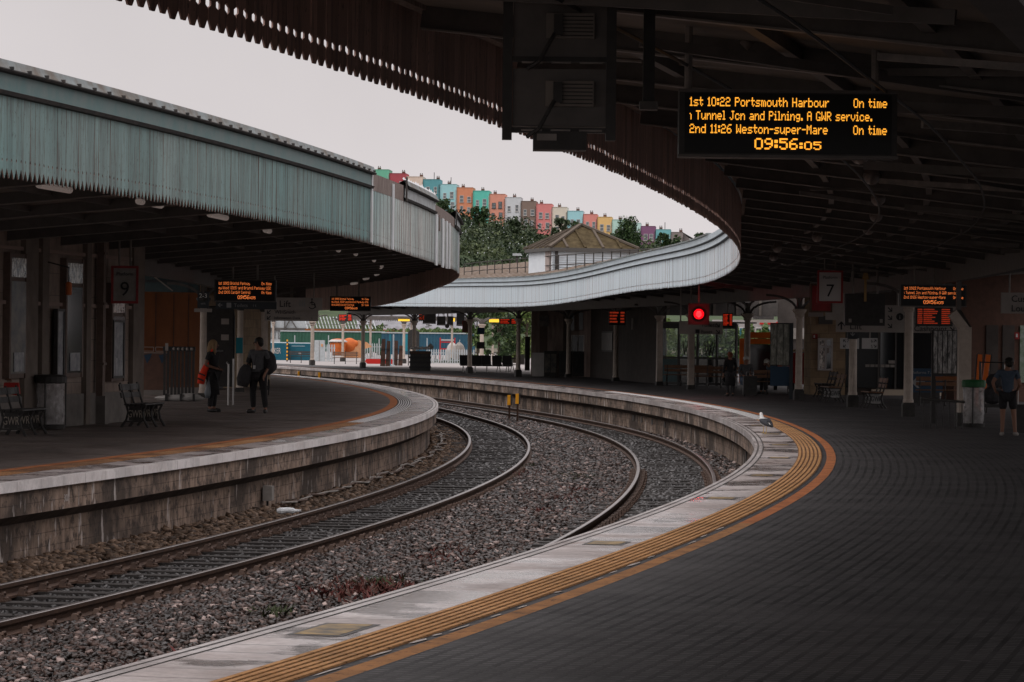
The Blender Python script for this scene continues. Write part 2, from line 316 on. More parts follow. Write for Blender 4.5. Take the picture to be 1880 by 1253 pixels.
# sleepers
sl = MB(); sl.box((0, 0, -1.09), (2.5, .25, .13))
sl0 = tag(sl.build('sleeper', MAT['sleeper_wood']), 'dark timber sleeper under the rails beside the island platform', 'sleeper', 'sleepers of the island platform track')
for s in (-.7525, .7525):
    ch = MB(); ch.box((s, 0, -1.02), (.36, .2, .03)); ch.box((s-.1, 0, -.985), (.09, .15, .09), taper=.6); ch.box((s+.1, 0, -.985), (.09, .15, .09), taper=.6)
    for q in (-.16, .16): ch.lathe([(.03, -1.01), (.03, -.985), (.012, -.975)], 8, (s+q, 0, 0))
    for q in (-.13, .13):
        ch.path([(s+q, -.045, -.96), (s+q, -.03, -.935), (s+q, .03, -.935), (s+q, .045, -.96)], .014, 6)
    ch.build('rail_chair', MAT['chair_iron'], sl0)
slB = copy_tree(sl0); tag(slB, 'dark timber sleeper under the rails beside the platform with the seagull', 'sleeper', 'sleepers of the track beside the seagull platform')
def lay(proto, tf, t0, t1):
    th = t0; first = True
    while th < t1:
        if first: o = proto; first = False
        elif CY+266*math.sin(th) < 70: o = copy_tree(proto)
        else: o = proto.copy(); COL.objects.link(o)
        o.location = pol(tf(th), th, rnd.uniform(-.012, .008)); o.rotation_euler = (0, 0, th+rnd.uniform(-.02, .02)); th += .70/266
lay(sl0, TA, -.205, .155); lay(slB, TB, -.155, .235)

# loose stones
def stones(name, label, m, lo, hi, N, t0, t1, size, zoff=0, pw=1.4):
    g = np.random.default_rng(N); q = g.random(N)
    y0, y1 = CY+266*math.sin(t0), CY+266*math.sin(t1); a = 1-pw
    y = (y0**a+q*(y1**a-y0**a))**(1/a); th = np.arcsin((y-CY)/268.)
    f = g.random(N); ra = np.array([TA(t) for t in th]); l = np.array([lo(t) for t in th]); h = np.array([hi(t) for t in th]); r = l+(h-l)*f
    z = np.interp(r-ra+2.0, [p[0]-.3 for p in prof], [p[1] for p in prof])+zoff+g.random(N)*.03
    cx, cy = CX+r*np.cos(th), CY+r*np.sin(th)
    base = np.array([(-1,-1,-1),(1,-1,-1),(1,1,-1),(-1,1,-1),(-1,-1,1),(1,-1,1),(1,1,1),(-1,1,1)], float)
    V = base[None]*(.55+.65*g.random((N, 8, 3))); s = size*(.55+.9*g.random((N, 1, 1)))*.5*(np.clip(y, 20, 200)/45)[:, None, None]**.35
    V = V*s*np.array([1.25, .95, .62]); A = g.random((N, 3))*[.9, .9, 6.28]-[.45, .45, 0]
    c, sn = np.cos(A[:, 0]), np.sin(A[:, 0]); V = np.stack([V[..., 0], V[..., 1]*c[:, None]-V[..., 2]*sn[:, None], V[..., 1]*sn[:, None]+V[..., 2]*c[:, None]], -1)
    c, sn = np.cos(A[:, 1]), np.sin(A[:, 1]); V = np.stack([V[..., 0]*c[:, None]+V[..., 2]*sn[:, None], V[..., 1], -V[..., 0]*sn[:, None]+V[..., 2]*c[:, None]], -1)
    c, sn = np.cos(A[:, 2]), np.sin(A[:, 2]); V = np.stack([V[..., 0]*c[:, None]-V[..., 1]*sn[:, None], V[..., 0]*sn[:, None]+V[..., 1]*c[:, None], V[..., 2]], -1)
    V += np.stack([cx, cy, z], 1)[:, None, :]
    F = np.array([(0,3,2,1),(4,5,6,7),(0,1,5,4),(1,2,6,5),(2,3,7,6),(3,0,4,7)])
    idx = (F[None]+8*np.arange(N)[:, None, None]).reshape(-1)
    me = bpy.data.meshes.new(name); me.vertices.add(8*N); me.vertices.foreach_set('co', V.reshape(-1).astype(np.float32))
    me.loops.add(24*N); me.loops.foreach_set('vertex_index', idx.astype(np.int32)); me.polygons.add(6*N)
    me.polygons.foreach_set('loop_start', np.arange(0, 24*N, 4, dtype=np.int32)); me.update(calc_edges=True); me.materials.append(m)
    o = bpy.data.objects.new(name, me); COL.objects.link(o); tag(o, label, 'ballast', kind='stuff')
stones('ballast_stones', 'brownish ballast stones heaped against the island platform wall', MAT['ballast_brown'], lambda t: LE(t)-.15, lambda t: TA(t)-.85, 13000, -.22, .12, .075)
stones('ballast_stones', 'dark ballast stones between the rails of the island platform track', MAT['ballast_dark'], lambda t: TA(t)-.66, lambda t: TA(t)+.66, 14000, -.21, .15, .055, .006)
stones('ballast_stones', 'grey and pinkish ballast stones in the strip between the two tracks', MAT['ballast_stone'], lambda t: TA(t)+.83, lambda t: TB(t)-.83, 72000, -.25, .2, .055)
stones('ballast_stones', 'dark ballast stones between the rails of the track beside the seagull platform', MAT['ballast_dark'], lambda t: TB(t)-.66, lambda t: TB(t)+.66, 12000, -.16, .2, .06, .006, 1.1)
stones('ballast_stones', 'mixed ballast stones below the wall of the seagull platform', MAT['ballast_stone'], lambda t: TB(t)+.83, lambda t: RE(t)+.25, 7000, -.14, .2, .075, 0, 1.1)

# platforms: surface, edge, face wall as parts of one setting piece each
def platform(name, rf, s, inner, surf, parts):
    st = MB(); sweep(st, rf, [(s*parts[-1][1], 0), (s*inner, 0)] if s > 0 else [(s*inner, 0), (s*parts[-1][1], 0)], T0, T1, .8)
    root = tag(st.build(name, MAT[surf]), kind='structure')
    fs = [(-.0, 0), (0, -.12), (s*.05, -.12)]
    cpm = MAT['coping_worn' if s > 0 else 'coping']; strip('coping', rf, [(s*.055, 0), (0, 0), (0, -.12), (s*.07, -.12)], T0, T1, cpm, root, .5)
    strip('joint', rf, [(s*.055, -.006), (s*.066, -.006)], T0, T1, MAT['pad_dark'], root)
    strip('coping', rf, [(s*.066, -.001), (s*.135, -.001)], T0, T1, cpm, root, .5)
    strip('joint', rf, [(s*.135, -.006), (s*.15, -.006)], T0, T1, MAT['pad_dark'], root)
    strip('face_wall', rf, [(s*.05, -.12), (s*.05, -.42)], T0, T1, MAT['platform_wall'], root, .6)
    strip('corbel', rf, [(s*.05, -.42), (s*.22, -.54)], T0, T1, MAT['corbel'], root, .6)
    strip('face_wall', rf, [(s*.22, -.54), (s*.22, -1.3)], T0, T1, MAT['platform_wall'], root, .6)
    for nm, a, b, z, m, ta, tb in [(p[2], p[0], p[1], p[3], p[4], p[5], p[6]) for p in parts]:
        strip(nm, rf, [(s*a, z), (s*b, z)], ta, tb, MAT[m], root, .5)
    return root
TSW = th_of(spot(1398, 771)); TL0 = th_of(spot(640, 776)) ; TL1 = th_of(spot(650, 703))
TW = th_of(spot(1418, 962))
Rp = platform('platform', RE, 1, 60, 'pavers', [
    (.15, .72, 'edge_slab', -.002, 'edge_slabs', T0, T1), (.72, 1.1, 'tactile_paving', 0, 'tactile_groove', T0, TSW), (.72, 1.1, 'tactile_paving', 0, 'tactile_black', TSW, T1),
    (1.1, 1.17, 'edge_slab', -.002, 'pavers', T0, T1), (1.17, 1.31, 'painted_line', 0, 'orange_worn', T0, TW), (1.17, 1.31, 'painted_line', 0, 'orange_line', TW, T1)])
for k in range(6):
    strip('tactile_ridge', RE, [(.726+k*.063, 0), (.731+k*.063, .008), (.769+k*.063, .008), (.776+k*.063, 0)], T0, TSW, MAT['tactile_ochre'], Rp, .5)
    strip('tactile_ridge', RE, [(.735+k*.063, 0), (.74+k*.063, .006), (.762+k*.063, .006), (.768+k*.063, 0)], TSW, .12, MAT['tactile_pale'], Rp, .5)
wp = MB()
th = -.3
while th < TW-.002:                         # scraps of old white paint beside the worn line
    L_ = rnd.uniform(.0006, .0022); o_ = rnd.uniform(1.1, 1.15)
    if rnd.random() < .75:
        w_ = rnd.uniform(.012, .04)
        wp.face([pol(RE(th)+o_, th, .004), pol(RE(th)+o_+w_*.6, th+L_*.15, .004), pol(RE(th)+o_+w_, th+L_*.8, .004), pol(RE(th)+o_+w_*.4, th+L_, .004), pol(RE(th)+o_-.005, th+L_*.6, .004)])
    th += L_+rnd.uniform(.0002, .002)
wp.build('worn_paint', MAT['worn_white'], Rp)
Lp = platform('platform', LE, -1, 16, 'island_asphalt', [
    (.15, .72, 'edge_slab', -.002, 'edge_slabs', T0, T1), (.72, 1.1, 'tactile_paving', 0, 'orange_worn', T0, TL0), (.72, 1.1, 'tactile_paving', 0, 'tactile_black', TL0, T1),
    (1.1, 1.13, 'edge_slab', -.002, 'tactile_groove', T0, T1), (1.13, 1.33, 'painted_line', 0, 'orange_line', T0, T1)])
for k in range(6):
    strip('tactile_ridge', LE, [(-.776-k*.063+.05, 0), (-.771-k*.063+.04, .008), (-.735-k*.063, .008), (-.726-k*.063, 0)], T0, TL0, MAT['tactile_ochre'], Lp, .5)
    strip('tactile_ridge', LE, [(-.768-k*.063, 0), (-.762-k*.063, .006), (-.74-k*.063, .006), (-.735-k*.063, 0)], TL0, .2, MAT['tactile_pale'], Lp, .5)
# faded yellow panels set in the edge slabs of the near platform
for u, v, ln in [(608, 1156, .85), (1100, 997, .55), (1327, 915, .55), (1399, 873, .55), (1428, 841, .55), (1427, 817, .55), (1407, 797, .55), (1380, 781, .55), (1260, 741, .5)]:
    c = spot(u, v); t = th_of(c); r0 = RE(t)+.27; h = ln/2/268
    for nm, a, b, g_, z, m in (('panel_border', 0, .35, 0, .001, 'pad_dark'), ('painted_panel', .035, .315, .0002, .003, 'pad_yellow')):
        q = MB(); q.face([pol(r0+a, t-h+g_, z), pol(r0+b, t-h+g_, z), pol(r0+b, t+h-g_, z), pol(r0+a, t+h-g_, z)]); q.build(nm, MAT[m], Rp)

# ---------------------------------------------------------------- canopies
def valance(rf, zf, ztop, t0, t1, pitch, tip, tipw, hole, thick, s, m0, m1, parent, gap=.012):
    """boards hung side by side; s = +1 when the outside faces larger radii"""
    mb = MB(); n = int((t1-t0)*268/pitch); mi = []; zt_ = ztop if callable(ztop) else (lambda th: ztop)
    for i in range(n):
        ta = t0+(t1-t0)*i/n; tb = t0+(t1-t0)*(i+1)/n; w = pitch; zb = zf(ta)+rnd.uniform(-.008, .008); r = rf(ta)+rnd.uniform(-.004, .004); r2 = rf(tb)+r-rf(ta)
        g0, g1 = gap, 1-gap; P = [(g0, zt_(ta)), (g1, zt_(ta))]
        if hole: P += [(.988, zb+hole[2]), (1-hole[0], zb+hole[2]-.015), (1-hole[0], zb+hole[1]+.015), (.988, zb+hole[1])]
        P += [(g1, zb+tip), (.5+tipw/2, zb), (.5-tipw/2, zb), (g0, zb+tip)]
        if hole: P += [(.012, zb+hole[1]), (hole[0], zb+hole[1]+.015), (hole[0], zb+hole[2]-.015), (.012, zb+hole[2])]
        f = lambda x, z, d: pol(r+(r2-r)*x+d, ta+(tb-ta)*x, z)
        A = [f(x, z, s*thick/2) for x, z in P]; B = [f(x, z, -s*thick/2) for x, z in P]; k = len(P)
        uvs = [((ta+(tb-ta)*x)*268, z) for x, z in P]; o = list(range(k))
        if s > 0: mb.face(A, uvs); mb.face(B[::-1], uvs[::-1])
        else: mb.face(A[::-1], uvs[::-1]); mb.face(B, uvs)
        mi += [0, 1]
        for j in range(k):
            q = (j+1) % k; mb.face([A[j], A[q], B[q], B[j]] if s < 0 else [A[q], A[j], B[j], B[q]], [uvs[j], uvs[q], uvs[q], uvs[j]]); mi.append(1)
    ob = mb.build('valance', MAT[m0], parent); ob.data.materials.append(MAT[m1]); ob.data.polygons.foreach_set('material_index', mi)
    return ob
Lc = thing('platform_canopy', 'long curved canopy of the island platform with pale teal boarded valance', 'canopy', (0, 0, 0))
RV = lambda th: LE(th)+.52
valance(RV, ZL, 4.5, -.225, th_of(at(683, 400, 59.2)), .165, .12, .02, (.1, .19, .235), .016, 1, 'teal_boards', 'brown_boards', Lc)
TJ = th_of(at(683, 400, 59.2))
valance(RV, ZL, 4.5, TJ, .42, .165, .09, .3, (.08, .17, .21), .016, 1, 'grey_boards', 'brown_boards', Lc)
def seg_fascia(t0, t1, m, ends=True):
    strip('fascia_board', RV, [(.03, 4.5), (.03, 4.74)], t0, t1, MAT[m], Lc, .5)
    strip('moulding', RV, [(.012, 4.46), (.06, 4.47), (.085, 4.51), (.03, 4.525)], t0, t1, MAT['moulding_dark'], Lc, .5)
    strip('gutter', RV, [(.03, 4.715), (.10, 4.72), (.12, 4.74), (.12, 4.75), (.03, 4.75)], t0, t1, MAT['moulding_dark'], Lc, .5)
    strip('flashing', RV, [(.11, 4.755), (.085, 4.80), (.06, 4.86), (.02, 4.87), (-.25, 4.72)], t0, t1, MAT['lead_flashing'], Lc, .5)
tt = lambda u, y: th_of(at(u, 400, y))
TA1, TA2, TA3, TA4 = -.0868, -.0685, -.043, -.012
seg_fascia(-.225, TA1, 'teal_paint'); seg_fascia(TA2, TA3, 'grey_paint'); seg_fascia(TA4, .01, 'grey_paint')
strip('rafter_end_board', RV, [(.012, 4.45), (.014, 4.76), (-.2, 4.78)], TA1, TA2, MAT['rotten_timber'], Lc, .4)
strip('rafter_end_board', RV, [(.012, 4.45), (.014, 4.68), (-.2, 4.76)], TA3, TA4, MAT['rotten_timber'], Lc, .4)
strip('rafter_end_board', RV, [(.012, 4.45), (.014, 4.68), (-.2, 4.76)], .01, .42, MAT['rotten_timber'], Lc, .6)
clips = MB(); th = -.22
while th < TA1:
    clips = MB(); clips.box(pol(RV(th)+.12, th, 4.765), (.05, .03, .035), th); clips.build('flashing_clip', MAT['moulding_dark'], Lc); th += .62/268
fl = MB(); th = TA2
while th < TA3:                                    # lifted lead tongues on the weathered stretch
    fl.face([pol(RV(th)+.06, th, 4.80), pol(RV(th)+.06, th+.0014, 4.80), pol(RV(th)-.02, th+.0013, 4.93+rnd.uniform(0, .05)), pol(RV(th)-.02, th+.0001, 4.9)]); th += .0017
fl.build('lead_tongues', MAT['white_timber'], Lc)
def board(t, w, z0, z1, m='white_timber', d=.03):
    q = MB(); q.box(pol(RV(t)+d, t, (z0+z1)/2), (.03, w, z1-z0), t); q.build('cover_board', MAT[m], Lc)
for t, w, z0, z1 in ((TA1, .16, 3.5, 4.8), (-.0755, .2, 3.46, 4.7), (-.0415, .5, 3.37, 4.48), (-.0335, .5, 3.37, 4.46), (-.028, .42, 3.38, 4.46), (-.0235, .3, 3.4, 4.46), (-.001, .1, 3.42, 4.45)):
    board(t, w, z0, z1)
board(-.0375, .25, 4.15, 4.5, 'rotten_timber', .02); board(TA2, .08, 4.45, 4.92, 'moulding_dark', .07); board(TA4, .1, 4.42, 4.9, 'moulding_dark', .06)
# under side: boards, rafters, purlins, girder
def underside(root, rf, s, prof_, t0, t1, gird, n):
    strip('soffit', rf, [(s*a, z) for a, z in prof_], t0, t1, MAT['soffit'], root, 1.2)
    for i in range(n):
        t = t0+(t1-t0)*(i+.5)/n; r = rf(t); w = MB(); e = MB()
        for (a, za), (b, zb) in zip(prof_[:-1], prof_[1:]):
            w.bar(pol(r+s*a, t, za-.08), pol(r+s*b, t, zb-.08), .05, .17); e.bar(pol(r+s*a, t, za-.172), pol(r+s*b, t, zb-.172), .1, .014)
        o = w.build('rafter', MAT['roof_iron'], root); e.build('flange', MAT['iron_edge'], o)
    for d in (1.2, 2.6, 3.9, 6.3, 8.2):
        z = float(np.interp(d, [a for a, b in prof_], [b for a, b in prof_]))
        strip('purlin', rf, [(s*d-.04, z-.002), (s*d-.04, z-.1), (s*d+.04, z-.1), (s*d+.04, z-.002)], t0, t1, MAT['roof_iron'], root, 1.5)
    strip('valley_girder', rf, [(s*gird-.1, 3.62), (s*gird-.1, 3.16), (s*gird+.1, 3.16), (s*gird+.1, 3.62)], t0, t1, MAT['roof_iron'], root, 1.5)
underside(Lc, LE, -1, [(-.48, 4.22), (6.4, 3.62), (12, 4.2)], -.225, .30, 6.4, 40)
strip('roof', LE, [(.5, 4.70), (-.5, 4.72), (-6.4, 4.2), (-13, 4.7)], -.225, .42, MAT['felt'], Lc, 1.5)
Rc = thing('platform_canopy', 'curved canopy over the platform with the seagull, brown boards inside and pale blue valance outside', 'canopy', (0, 0, 0))
RW = lambda th: RE(th)-.28
ZV = lambda th: ZTP(th)-.17
valance(RW, ZR, ZV, -.285, -.10, .176, .06, .36, (.24, .13, .19), .012, -1, 'pale_blue_boards', 'brown_boards', Rc)
valance(RW, ZR, ZV, -.10, .47, .17, .055, .3, (.25, .13, .18), .012, -1, 'pale_blue_boards', 'brown_boards', Rc, .001)
strip('moulding', RW, [(-.02, -.36), (-.055, -.35), (-.065, -.335), (-.02, -.325)], -.29, .47, MAT['moulding_grey'], Rc, .5, zf=ZTP)
strip('fascia_board', RW, [(-.03, -.325), (-.03, -.2)], -.29, .47, MAT['pale_blue_paint'], Rc, .5, zf=ZTP)
strip('moulding', RW, [(-.03, -.2), (-.07, -.19), (-.08, -.17), (-.03, -.165)], -.29, .47, MAT['moulding_grey'], Rc, .5, zf=ZTP)
strip('fascia_board', RW, [(-.03, -.165), (-.05, -.03), (.1, 0)], -.29, .47, MAT['pale_blue_paint'], Rc, .5, zf=ZTP)
strip('wall_plate', RW, [(.02, 4.26), (.02, 4.2), (.12, 4.2), (.12, 4.26)], -.29, .47, MAT['rotten_timber'], Rc, .6)
edge = MB(); th = -.02
while th < .4:                                     # little rounded ends of the roof sheets along the top edge
    edge.box(pol(RW(th)-.03, th, ZTP(th)+.0), (.12, .17, .04), th); th += .26/268
tag(edge.build('sheet_ends', MAT['lead_flashing'], Rc), kind='stuff')
underside(Rc, RE, 1, [(-.2, 4.24), (4.9, 3.64), (13, 4.25)], -.285, .44, 4.9, 56)
rc = random.Random(21)                              # services strung under the roof: cables, ties and struts at odd angles
for d_, z_, a_ in ((1.9, 3.72, .05), (3.3, 3.55, .09), (6.1, 3.5, .06), (7.4, 3.58, .12)):
    pts = [pol(RE(t)+d_+.02*math.sin(t*60+d_), t, z_+.012*math.sin(t*a_*2000)) for t in [-.27+k*.0045 for k in range(120)]]; q = MB(); q.path(pts, .013, 5); q.build('cable', MAT['black_pipe'], Rc)
for k in range(44):
    t = -.25+.0062*k+rc.uniform(-.002, .002); d0 = rc.uniform(.5, 6); zf_ = lambda d: float(np.interp(d, [-.2, 4.9, 13], [4.0, 3.42, 4.0])); d1 = d0+rc.uniform(1.0, 3.2); t2 = t+rc.uniform(-.008, .008)
    q = MB(); q.bar(pol(RE(t)+d0, t, zf_(d0)+rc.uniform(-.05, .1)), pol(RE(t2)+d1, t2, zf_(d1)+rc.uniform(-.05, .1)), rc.uniform(.03, .07), rc.uniform(.03, .09)); q.build('tie_bar', MAT['roof_iron' if k % 4 else 'iron_edge'], Rc)
# corrugated roof behind the far parapet
g = NG('corrugated_roof', .8); uv = g.coord('UV'); wv = g.n('TexWave', wave_type='BANDS', bands_direction='X'); wv.inputs['Scale'].default_value = .9; wv.inputs['Distortion'].default_value = .6
sk = g.n('Mapping'); sk.inputs['Rotation'].default_value = (0, 0, R(0)); g.l(uv, sk.inputs[0]); g.l(sk.outputs[0], wv.inputs[0])
c = g.ramp(wv.outputs[0], [(0, (.05, .033, .022)), (.45, (.15, .11, .075)), (.8, (.30, .25, .215))]); c = g.mix(g.ramp(g.noise(uv, .6, 5), [(.4, G3(0)), (.65, G3(.7))]), c, (.11, .07, .042)); g.bump(wv.outputs[0], .5, .05); g.col(c)
ZT = curve([(-.1, 4.7), (.03, 4.75), (.08, 4.85), (.13, 5.15), (.2, 5.45), (.3, 5.5), (.5, 5.5)])
rt = MB(); n = 1300
for i in range(n):
    ta = -.29+i*.73/n; tb = -.29+(i+1)*.73/n
    for o1, o2, k1, k2 in ((-.2, 5, 0, 1), (5, 12, 1, .1)):
        h_ = .06*(i % 2), .06*((i+1) % 2); za = lambda t, k: ZTP(t)-.03+(ZT(t)-ZTP(t)+.03)*k+(h_[0] if t == ta else h_[1])
        rt.face([pol(RE(ta)+o1, ta, za(ta, k1)), pol(RE(tb)+o1, tb, za(tb, k1)), pol(RE(tb)+o2, tb+.02, za(tb, k2)), pol(RE(ta)+o2, ta+.02, za(ta, k2))], [(ta*268*1.35, 0), (tb*268*1.35, 0), (tb*268*1.35, 40), (ta*268*1.35, 40)])
rt.build('roof', MAT['corrugated_roof'], Rc)
for u, v, w in ((1226, 766, .34), (1240, 769, .34), (1257, 773, .36), (1273, 778, .3)):       # dark blocks painting the shade of small openings under the wall edge
    t = th_of(spot(u, v+0, -.62)); q = MB(); q.box(pol(RE(t)+.225, t, -.66), (.05, w, .17), t); q.build('wall_opening', MAT['pad_dark'], Rp)
t = th_of(spot(1356, 850, -.8)); q = MB(); q.box(pol(RE(t)+.225, t, -.85), (.06, .5, .6), t); q.build('wall_recess', MAT['pad_dark'], Rp)  # dark block painting the shade inside a recess
# ---------------------------------------------------------------- more materials
mat('column_cream', (.50, .42, .36), (.38, .32, .27), 4, .55, .08); mat('plinth', (.035, .033, .032), (.06, .055, .05), 6, .6)
mat('black_paint', (.03, .028, .027), (.046, .043, .041), 8, .5); mat('black_gloss', (.02, .02, .021), None, rough=.35, spec=.3)
mat('lamp_grey', (.2, .165, .15), (.13, .11, .1), 5, .45); mat('lamp_diffuser', (.8, .68, .62), None, rough=.35, emit=.09); mat('screen_black', (.008, .008, .008), None, rough=.35)  # strip lamp tubes get a faint glow to look paler
mat('led_amber', (1, .40, .035), None, emit=1.25); mat('led_orange', (1, .24, .06), None, emit=1.15); mat('led_red', (1, .05, .015), None, emit=.45); mat('led_dim', (1, .09, .03), None, emit=.22)
mat('sign_cream', (.32, .285, .26), (.27, .24, .22), 3, .5); mat('sign_white', (.48, .46, .45), None, rough=.45); mat('sign_text', (.02, .02, .022), None, rough=.6); mat('sign_red', (.30, .02, .02), (.2, .018, .018), 4, .4)
mat('sign_slate', (.035, .04, .045), None, rough=.5); mat('white_print', (.7, .7, .68), None, rough=.5); mat('grey_print', (.25, .25, .25), None, rough=.5); mat('sign_navy', (.02, .045, .08), None, rough=.5)
mat('bench_wood', (.13, .065, .035), (.19, .10, .06), 5, .5, .2, stretch=(1, 8, 8)); mat('bench_black', (.028, .026, .025), (.045, .041, .039), 6, .45, .1, rough2=.7)
mat('monogram', (.30, .26, .22), None, rough=.6); mat('monogram_panel', (.34, .33, .32), (.2, .2, .2), 9, .6)
mat('chrome', (.3, .29, .28), None, rough=.4, metal=1); mat('steel', (.32, .31, .3), None, rough=.4, metal=.8)
mat('clear_sack', (.62, .60, .60), (.3, .28, .28), 7, .25, .5, alpha=.55); mat('rubbish', (.07, .06, .055), (.16, .13, .11), 9, .8); mat('green_lid', (.02, .10, .035), None, rough=.45)
mat('yellow_box', (.9, .42, .02), (.75, .32, .02), 6, .45); mat('box_grey', (.30, .28, .26), (.22, .2, .18), 6, .6); mat('plastic_clear', (.75, .78, .8), None, rough=.2)
mat('skin', (.24, .125, .085), None, rough=.55); mat('cloth_black', (.018, .017, .018), (.03, .028, .03), 20, .9); mat('cloth_charcoal', (.035, .033, .035), (.05, .047, .05), 20, .9); mat('cloth_grey', (.10, .10, .104), (.07, .07, .074), 15, .9)
mat('cloth_orange', (.85, .055, .02), (.75, .05, .02), 12, .8); mat('cloth_blue', (.05, .07, .10), (.07, .09, .12), 15, .9); mat('cloth_red', (.4, .03, .025), None, rough=.8); mat('denim', (.09, .12, .17), None, rough=.9); mat('hair_blonde', (.26, .17, .09), None, rough=.7); mat('hair_dark', (.02, .016, .013), None, rough=.6); mat('hair_grey', (.5, .48, .45), None, rough=.7); mat('hair_red', (.16, .05, .025), None, rough=.7)
mat('eye', (.01, .01, .01), None, rough=.3); mat('feather_white', (.75, .74, .73), None, rough=.7); mat('feather_slate', (.045, .048, .055), (.06, .06, .07), 20, .8); mat('beak', (.7, .4, .05), None, rough=.5); mat('leg_yellow', (.6, .4, .12), None, rough=.6)
mat('hivis_white', (.7, .65, .6), None, rough=.5)

# ---------------------------------------------------------------- dot-matrix lettering
GL = {'(': '1C2241', ')': '41221C', '-': '08080808', '.': '6060', ':': '3636', '0': '3E4141413E', '1': '427F40', '~': '0478', '2': '7249494946', '3': '2241494936', '4': '1814127F10', '5': '2745454539', '6': '3C4A494931', '7': '0171090503', '8': '3649494936', '9': '464949291E',
 'A': '7E0909097E', 'B': '7F49494936', 'C': '3E41414122', 'G': '3E41415172', 'H': '7F0808087F', 'J': '2040413F01', 'M': '7F020C027F', 'O': '3E4141413E', 'P': '7F09090906', 'R': '7F09192946', 'T': '01017F0101', 'W': '7F2018207F', 'K': '7F08142241', 'S': '4649494931', 'L': '7F40404040', 'I': '417F41', 'D': '7F4141413E', 'E': '7F49494941',
 'a': '2054545478', 'b': '7F44444438', 'c': '3844444428', 'd': '384444447F', 'e': '3854545418', 'f': '087E0902', 'g': '18A4A4A47C', 'h': '7F08040478', 'i': '447D40', 'k': '7F102844', 'l': '417F40', 'm': '7C04780478', 'n': '7C08040478', 'o': '3844444438', 'p': 'FC24242418', 'r': '7C080404', 's': '4854545424', 't': '043F4424', 'u': '3C4040207C', 'v': '1C2040201C', 'w': '3C4030403C', 'y': '1CA0A0A07C'}
def led_cols(s):
    cols = []
    for ch in s:
        if ch == ' ': cols += [0]*4; continue
        g = GL[ch]; cols += [int(g[i:i+2], 16) for i in range(0, len(g), 2)]+[0]
    return cols[:-1]
def led(mb, s, x0, z0, w, h, y, fill=.94):      # z0 = top of the row, h = height of 7 dots
    cols = led_cols(s); px = w/len(cols); pz = h/7
    for i, c in enumerate(cols):
        for j in range(8):
            if c >> j & 1:
                x = x0+i*px; z = z0-j*pz
                mb.face([(x, y, z-pz*fill), (x+px*fill*1.06, y, z-pz*fill), (x+px*fill*1.06, y, z), (x, y, z)])
def departure_board(label, rows, clock, p, W_, H_, tw, m, rz=0, poles=(), top=None, depth=.22, clk=(.33, .42, .20)):
    """p = centre of the display face; rows of (text left, text right)"""
    t = thing('departure_board', label, 'departure board', p, rz)
    b = MB(); b.box((0, depth/2, 0), (W_, depth, H_)); b.build('housing', MAT['black_paint'], t)
    for k in (-1, 1): q = MB(); q.box((0, .0, k*(H_/2-.008)), (W_*1.01, .03, .02)); q.build('trim', MAT['roof_iron'], t)
    q = MB(); q.face([(-W_*.475, -.004, -H_*.44), (W_*.475, -.004, -H_*.44), (W_*.475, -.004, H_*.44), (-W_*.475, -.004, H_*.44)]); q.build('screen', MAT['screen_black'], t)
    x0 = -tw/2; rh = H_*.135; z = H_*.385; fl = .94 if p[1] < 40 else .7
    for (l, wl), (r_, wr) in rows:
        q = MB(); led(q, l, x0, z, tw*wl, rh, -.009, fl)
        if r_: led(q, r_, tw/2-tw*wr, z, tw*wr, rh, -.009, fl)
        q.build('lettering', MAT[m], t); z -= H_*.20
    q = MB(); led(q, clock[0], x0+tw*clk[0], z-H_*.0, tw*.218, H_*.165, -.009, min(1, fl+.1)); led(q, clock[1], x0+tw*(clk[0]+.228), z-H_*.045, tw*.11, H_*.12, -.009, min(1, fl+.1)); q.build('clock', MAT[m], t)
    for x, zt in poles:
        q = MB(); q.path([(x, depth/2, H_/2), (x, depth/2, zt-p[2])], .028, 8); q.build('hanger_pole', MAT['iron_edge'], t)
    return t
R7 = [(('1st 10:22 Portsmouth Harbour', .705), ('On time', .17)), (('~ Tunnel Jcn and Pilning. A GWR service.', .925), (None, 0)), (('2nd 11:26 Weston-super-Mare', .70), ('On time', .17))]
R9 = [(('1st 10:00 Bristol Parkway', .59), ('On time', .19)), (('ey Wood (1015) and Bristol Parkway (102', .985), (None, 0)), (('2nd 10:30 Cardiff Central', .60), ('On time', .19))]
p = at(1447, 228, 23)
big = departure_board('large near departure board with amber lettering for Portsmouth Harbour hanging at the upper right', R7, ('09:56', ':05'), p, 400*23/6000, 124*23/6000, 362*23/6000, 'led_amber', poles=((-.70, 4.5), (.62, 4.5)))
p = at(1714, 543, 74); departure_board('small distant board with Portsmouth Harbour lettering above the right list screen', R7, ('09:56', ':05'), p, 121*74/6000, 41*74/6000, 109*74/6000, 'led_orange', poles=((-.42, 4.3), (.24, 4.3)), clk=(.33, .4, .2))
p = at(450, 534, 85); departure_board('departure board for Bristol Parkway above the toilets sign, hung on two pale poles', R9, ('09:56', ':05'), p, 113*85/6000, 41*85/6000, 97*85/6000, 'led_orange', poles=((-.33, 4.3), (.31, 4.3)), clk=(.36, .4, .2))
p = at(643, 558, 118); departure_board('farther departure board for Bristol Parkway beside the lift sign', R9, ('09:56', ':05'), p, 75*118/6000, 27*118/6000, 68*118/6000, 'led_orange', poles=((-.5, 4.3), (.3, 4.3)), clk=(.36, .4, .2))
